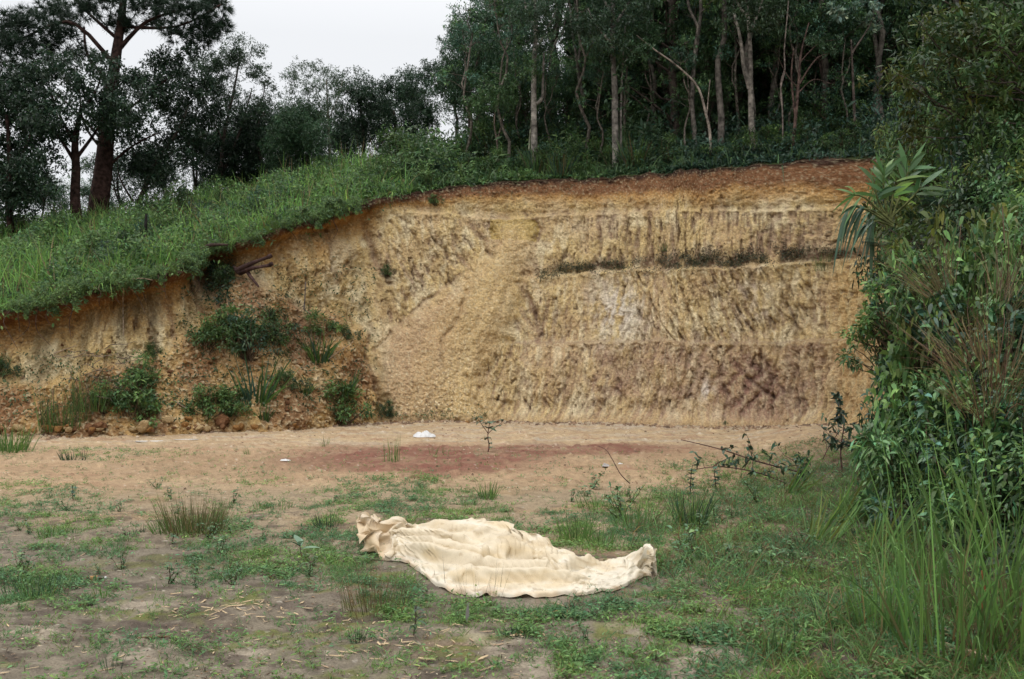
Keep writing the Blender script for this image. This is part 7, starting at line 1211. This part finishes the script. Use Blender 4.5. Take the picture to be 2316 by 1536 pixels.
    A_, B_ = X+h*1.3, Y+h*2.6; c = np.zeros(V.shape)+CR_; n1_ = fbm(A_*2.4, B_*2.4, 421, 4); n2_ = fbm(A_*6, B_*6, 422, 3)
    c = mixc(c, YL, ss(.0, .5, n1_)*.5); c = mixc(c, DT, ss(.05, .5, fbm(A_*3.2+5, B_*3.2, 423, 4))*.35); c = mixc(c, (.33, .23, .13), ss(.36, .55, fbm(A_*9+5, B_*9, 426, 3))*.5)
    crz = ss(.004, .02, h-np.minimum(np.roll(h, 7, 1), np.roll(h, -7, 1))); c = mixc(c, YL*.98, crz*.35)
    edge = np.maximum(ss(.045, 0, V_), ss(.97, 1, V_)*.5); c = mixc(c, OR, edge*.4*ss(-.3, .4, n2_))
    c = mixc(c, np.array((.56, .40, .24)), ss(.14, .06, U_)*.45); c *= (1+.05*fbm(A_*60, B_*60, 424, 2))[..., None]
    parts = [(V.reshape(-1, 3), gridq(nu, nv)[:, ::-1], c.reshape(-1, 3))]
    b = on_yard(1450, 1306); s, t = np.meshgrid(np.linspace(0, 1, 70), np.linspace(0, 1, 70), indexing='ij')     # upturned corner
    fx = -.03+.125*s+.02*t*s; fz = .03+.175*t*(1-.12*s)*(.45+.55*ss(0, .5, s)); fy = .06+.06*np.sin(s*2.5)-.05*t+.02*np.sin(t*5+s*3); fz = fz-.12*ss(.75, 1, s)*ss(.65, 0, t); fx = fx+.025*ss(.7, 1, s)*ss(.7, 0, t)
    Vf = np.stack([b[0]+fx, b[1]+fy, b[2]+fz], -1)+(.005*ridged(s*4, t*4, 51, 2)+.006*ridged(s*2+t, t*2-s, 53, 1))[..., None]; cf = np.zeros(Vf.shape)+CR_*.95; cf = mixc(cf, YL, ss(0, .5, fbm(s*3, t*3, 52, 3))*.7)
    parts.append((Vf.reshape(-1, 3), gridq(70, 70), cf.reshape(-1, 3)))
    VV = []; QQ = []; CC = []; n = 0
    for a_, q_, c_ in parts: VV.append(a_); QQ.append(q_+n); CC.append(c_); n += len(a_)
    M_T = mat('tarp_cloth', rough=.55, spec=.4, nsc=220, namp=.07, trans=.10, bump=.0015, bscale=260)
    o = link('tarp', mk('tarp_mesh', np.concatenate(VV), np.concatenate(QQ), M_T, np.concatenate(CC), True))
    return tag(o, 'crumpled cream and yellow tarp spread on the weedy ground', 'tarp')
tarp()

# ------------------------------------------------------------------ litter
M_WHT = mat('white_plastic', rough=.4, spec=.5, col=(.78, .78, .77), trans=.2); M_AMB = mat('amber_glass', rough=.15, spec=.6, col=(.06, .022, .012)); M_LBL = mat('paper_label', rough=.8, col=(.42, .22, .09), nsc=30, namp=.3)
def crumple(px, py, rx, ry, rz, seed, label, cat, m=M_WHT, name='plastic_bag'):
    b = on_yard(px, py); nn = 60; a = np.linspace(0, 2*np.pi, nn)[None, :]; t = np.linspace(.01, 1, 30)[:, None]
    r = 1+.30*ridged(np.cos(a)*1.3+seed, np.sin(a)*1.3, seed, 2); x = rx*r*t*np.cos(a); y = ry*r*t*np.sin(a); z = rz*(1-t**2)**.8*(1+.75*ridged(x/rx*2.2+seed, y/ry*2.2, seed+1, 3)*(t > .08))*(.7+.5*pn(x/rx*1.2+seed, y/ry, seed+4))+.004
    o = link(name, mk(name+'_mesh', np.stack([x, y, z], -1), gridq(30, nn)[:, ::-1], m, None, False)); o.location = b; return tag(o, label, cat)
crumple(960, 988, .20, .16, .09, 3, 'white plastic bag lying on the sand near the foot of the gravel fan', 'plastic bag'); crumple(643, 1050, .075, .05, .02, 5, 'small white scrap on the orange soil', 'scrap', name='plastic_scrap')
crumple(2090, 1388, .09, .06, .04, 8, 'crumpled whitish plastic lying in the grass at the bottom right', 'plastic bag'); crumple(1370, 1062, .05, .04, .03, 9, 'pale grey stone on the orange ground right of the sapling', 'stone', mat('stone', .9, .2, (.42, .40, .38), 20, .2), 'stone'); crumple(1403, 1056, .03, .02, .012, 10, 'tiny white scrap right of the grey stone', 'scrap', name='plastic_scrap')
crumple(345, 995, .30, .12, .012, 12, 'thin whitish patch of spilled sand near the foot of the left slope', 'spill', mat('white_sand', .95, .1, (.55, .51, .45), 40, .25), 'spilled_sand'); crumple(420, 993, .2, .07, .01, 14, 'second small whitish patch of spilled sand', 'spill', mat('white_sand', .95, .1, (.50, .46, .40), 40, .25), 'spilled_sand')
crumple(1490, 962, .12, .05, .02, 15, 'grey powdery patch at the foot of the cut face', 'spill', mat('grey_sand', .95, .1, (.40, .36, .31), 40, .25), 'spilled_sand')
# bottle
b = on_yard(213, 1304, .02); bot = empty('bottle', b, R(20)); T = Tubes(); T.add([(-.045, 0, 0), (.03, 0, 0), (.04, 0, 0), (.055, 0, 0), (.07, 0, 0)], [.019, .019, .016, .009, .008], 14, (1, 1, 1)); link('glass_body', T.mesh('glass_body_mesh', M_AMB), bot).data.materials[0] = M_AMB
T = Tubes(); T.add([(-.028, 0, 0), (.022, 0, 0)], .0197, 14); link('label_band', T.mesh('label_band_mesh', M_LBL), bot).data.materials[0] = M_LBL
T = Tubes(); T.add([(.068, 0, 0), (.082, 0, 0)], .0095, 12); link('cap', T.mesh('cap_mesh', M_WHT), bot); tag(bot, 'small amber bottle with an orange label lying on the mud at the left', 'bottle')
# grey upright leaf, twig, log, stake
Fo = Fol(); Fo.blades(np.array([[0, 0, 0]]), (.05, 0, 1.), (0, -1, 0), .14, .022, .05, 6, 'leaf', (.22, .21, .20), .05); o = link('dry_leaf', Fo.mesh('dry_leaf_mesh', M_LEAF)); o.location = on_yard(1056, 1408); tag(o, 'grey dry leaf standing upright on the moss in front of the tarp', 'leaf')
def sticks(px, py, L, r, ang, label, cat, col, lift=.0, name='twig', z1=0.):
    b = on_yard(px, py, r*.8+lift); T = Tubes(); d = nrmz(np.array((math.cos(ang), math.sin(ang), z1)))*L/2; T.add(wob(-d, d, 7, .035), [r*.8, r, r*.9, r*.55], 7, bark_col(col, 7, .1)); o = link(name, T.mesh(name+'_mesh', M_WOOD)); o.location = b; return tag(o, label, cat)
sticks(345, 1435, .16, .009, .3, 'short brown twig on the mud at the lower left', 'twig', (.22, .12, .07)); sticks(2186, 1500, .32, .026, -1.15, 'pale broken log lying at the bottom right corner', 'log', (.36, .26, .17), .03, 'log'); sticks(2224, 1420, .34, .012, 0, 'orange brown stake with a pale cut top in the right foreground', 'stake', (.30, .12, .05), .15, 'stake', 9.)
sticks(1740, 1530, .25, .012, 1.0, 'brown split stick at the bottom edge, right of centre', 'stick', (.25, .15, .11), 0, 'stick'); sticks(1250, 1372, .2, .004, 2.4, 'thin pale straw beside the front hem of the tarp', 'straw', (.4, .3, .18), 0, 'straw')
# pale wood chips
M_CHIP = mat('wood_chip', rough=.8, spec=.2, col=(.58, .44, .27), nsc=25, namp=.28); M_CHIP2 = mat('wood_chip_weathered', rough=.85, spec=.2, col=(.36, .26, .17), nsc=25, namp=.3)
CH = []
for k_ in range(10):
    n = 7; t = np.linspace(-1, 1, n); wdt = (.18+.10*rng.random())*(1-abs(t)**3*.75)*(1+.2*rng.normal(size=n)); th = .07+.03*rng.random(); bend = rng.normal(0, .08)*t**2
    sec = np.array([(-1, 0), (-.7, 1), (.6, 1.15), (1, .2), (.5, -.1)]); V = np.array([[(tt, w_*s[0]+b_, th*s[1]+.02) for s in sec] for tt, w_, b_ in zip(t, wdt, bend)])
    q = []
    for i in range(n-1):
        for j in range(5): q.append((i*5+j, (i+1)*5+j, (i+1)*5+(j+1) % 5, i*5+(j+1) % 5))
    q += [(0, 1, 2, 3), (5*n-5, 5*n-2, 5*n-3, 5*n-4)]; CH.append(mk('wood_chip_mesh', V.reshape(-1, 3), np.array(q), M_CHIP if k_ < 7 else M_CHIP2, None, False))
def chip(px, py, L, label, group=None):
    o = link('wood_chip', CH[rng.integers(10)]); o.location = on_yard(px, py, .006); o.scale = (L/2, L/2*rng.uniform(.35, .8), L/2*rng.uniform(.5, 1)); o.rotation_euler = (rng.normal(0, .12), rng.normal(0, .08), rng.uniform(0, 6.28)); return tag(o, label, 'wood chip', group)
for px, py, L, lab in [(397, 1333, .085, 'broad pale wood chip, the nearest one to the amber bottle'), (247, 1450, .06, 'pale wood chip alone on the dark mud at the lower left'), (782, 1472, .09, 'large pale wood chip near the bottom, left of centre'), (193, 1390, .05, 'small pale wood chip on the mud at the left'), (545, 1333, .07, 'pale wood chip above the main scatter of chips'), (1167, 1438, .09, 'long pale chip lying in the low spiky tuft'), (1100, 1433, .09, 'pale chip left of the low spiky tuft'), (965, 1490, .10, 'long flat chip near the bottom centre'), (1245, 1455, .10, 'long thin chip right of the low spiky tuft'), (1090, 1488, .09, 'pale chip below the low spiky tuft'), (1160, 1498, .09, 'pale chip right along the bottom from the low spiky tuft'), (1105, 1512, .12, 'longest chip at the bottom centre')]:
    chip(px, py, L, lab)
for n, cx_, cy_, sx, sy, g_, lab in [(85, 540, 1368, 85, 17, 'wood chips of the main scatter on the mud', 'narrow pale wood chip in the main scatter left of centre'), (55, 960, 1425, 110, 28, 'wood chips in front of the tarp', 'narrow pale wood chip scattered over the moss in front of the tarp'), (22, 850, 1462, 45, 14, 'wood chips at the bottom left of centre', 'pale wood chip in the small group below the dark seedling'), (40, 500, 1450, 300, 50, 'stray wood chips on the bare mud', 'stray small wood chip on the bare mud'), (25, 130, 1190, 160, 70, 'stray straws on the left of the yard', 'stray pale chip on the left side of the yard'), (25, 1700, 1500, 250, 40, 'stray wood chips at the lower right', 'stray pale chip in the thin grass at the lower right')]:
    for k_ in range(n): chip(np.clip(rng.normal(cx_, sx), 5, 2300), np.clip(rng.normal(cy_, sy), 1100, 1530), rng.uniform(.02, .085), lab, g_)
for px, py in [(1488, 466), (1497, 465)]:
    o = link('paper_scrap', CH[0]); o.location = on_wall(px, py, .03); o.scale = (.05, .04, .03); o.rotation_euler = (0, R(80), 0); o.data = CH[0].copy(); o.data.materials[0] = M_WHT; tag(o, 'tiny white scrap stuck on the narrow upper step of the cut face', 'scrap', 'white scraps on the upper step')
# small stones on the bare floor
V0 = np.array([(-1, -.7, 0), (.8, -1, 0), (1, .8, 0), (-.8, 1, 0), (-.6, -.4, .8), (.5, -.5, 1.), (.4, .5, .7), (-.5, .5, .9)]); Q0 = np.array([(4, 5, 6, 7), (0, 1, 5, 4), (1, 2, 6, 5), (2, 3, 7, 6), (3, 0, 4, 7)])
x, y = yard_rand(16000, 5, 23.5, .8); kp = (fbm(x*.9, y*.9, 351, 3) > rng.uniform(-.35, .4, len(x))) & (np.abs(x-.3) < .42*y); x, y = x[kp], y[kp]; m = len(x); s_ = .003+.0012*y*rng.random(m)**3; a = rng.uniform(0, 6.28, m)
kb = 5200; ib = rng.integers(0, corner+60, kb); ob = np.abs(rng.normal(0, .28, kb))+.15; okb = (BX[ib] > -11); ib, ob = ib[okb], ob[okb]; x = np.r_[x, BX[ib]-NX[ib]*(ob+.2)]; y = np.r_[y, BY[ib]-NY[ib]*(ob+.2)]; s_ = np.r_[s_, .010+.05*rng.random(len(ib))**4]; m = len(x); a = rng.uniform(0, 6.28, m)
V = np.repeat(V0[None], m, 0)*s_[:, None, None]*rng.uniform(.6, 1.3, (m, 8, 3)); V = np.stack([V[..., 0]*np.cos(a)[:, None]-V[..., 1]*np.sin(a)[:, None], V[..., 0]*np.sin(a)[:, None]+V[..., 1]*np.cos(a)[:, None], V[..., 2]], -1)+np.stack([x, y, ground_z(x, y)-.002], 1)[:, None]
cc = np.array([(.36, .25, .16), (.20, .14, .10), (.46, .37, .26), (.27, .18, .12)])[rng.integers(4, size=m)]*rng.uniform(.7, 1.2, (m, 1))
tag(link('pebbles', mk('pebbles_mesh', V.reshape(-1, 3), (Q0[None]+np.arange(m)[:, None, None]*8).reshape(-1, 4), M_WOOD_C, np.repeat(cc, 8, 0))), 'small stones and crumbs of earth strewn over the bare yard floor', 'pebbles', kind='stuff')
ORD_W = ['first', 'second', 'third', 'fourth', 'fifth', 'sixth', 'seventh', 'eighth', 'ninth', 'tenth', 'eleventh', 'twelfth', 'thirteenth', 'fourteenth', 'fifteenth', 'sixteenth', 'seventeenth', 'eighteenth', 'nineteenth', 'twentieth', 'twenty first', 'twenty second', 'twenty third', 'twenty fourth', 'twenty fifth', 'twenty sixth', 'twenty seventh']
def order(group, base, rows=('',)):
    L_ = [o for o in COL.objects if o.get('group') == group and o.parent is None]
    P_ = sorted([(HZ-F*(o.location.z-EYE)/o.location.y, CX+F*o.location.x/o.location.y, i) for i, o in enumerate(L_)]); k_ = -(-len(P_)//len(rows))
    for r_, nm in enumerate(rows):
        for n_, (_, _, i) in enumerate(sorted(P_[r_*k_:(r_+1)*k_], key=lambda t: t[1])[:len(ORD_W)]): L_[i]['label'] = base+', '+ORD_W[n_]+' from the left'+(' in the '+nm+' row' if nm else '')
order('low shrubs along the brow of the cut', 'low shrub on the brow', ('back', 'front')); order('small shrubs among the crest grass', 'small shrub in the left crest grass'); order('ragged tufts along the left lip', 'ragged tuft over the left lip'); order('low bushy trees behind the left skyline', 'low bushy tree behind the skyline grass'); order('shrubs crowding the slope of the right bank', 'leafy shrub on the right bank slope', ('upper', 'lower'))
order('glossy shrubs of the right thicket', 'glossy shrub packed into the right thicket', ('upper', 'lower')); order('pale green shrubs topping the right thicket', 'pale green shrub topping the right thicket'); order('tall grass clumps of the right foreground', 'tall green grass clump at the right', ('far', 'near')); order('dry grass tangles of the right foreground', 'dry brown wispy grass low at the right'); order('dry wisps in the right thicket', 'dry wisps draped through the right thicket')
order('thin roots dangling from the turf', 'thin dark root dangling from the turf'); order('thin understorey trees along the wood edge', 'thin tree among the trunks at the wood edge'); order('dark shrubs between the trunks', 'waist high shrub between the trunks'); order('white scraps on the upper step', 'tiny white scrap on the upper step')
# plants that were only kept as a pattern for copies go away again
leftover = [x for x in COL.objects if x.parent is None and x.type == 'EMPTY' and 'label' not in x]
for x in leftover:
    for y in list(x.children): bpy.data.objects.remove(y)
    bpy.data.objects.remove(x)
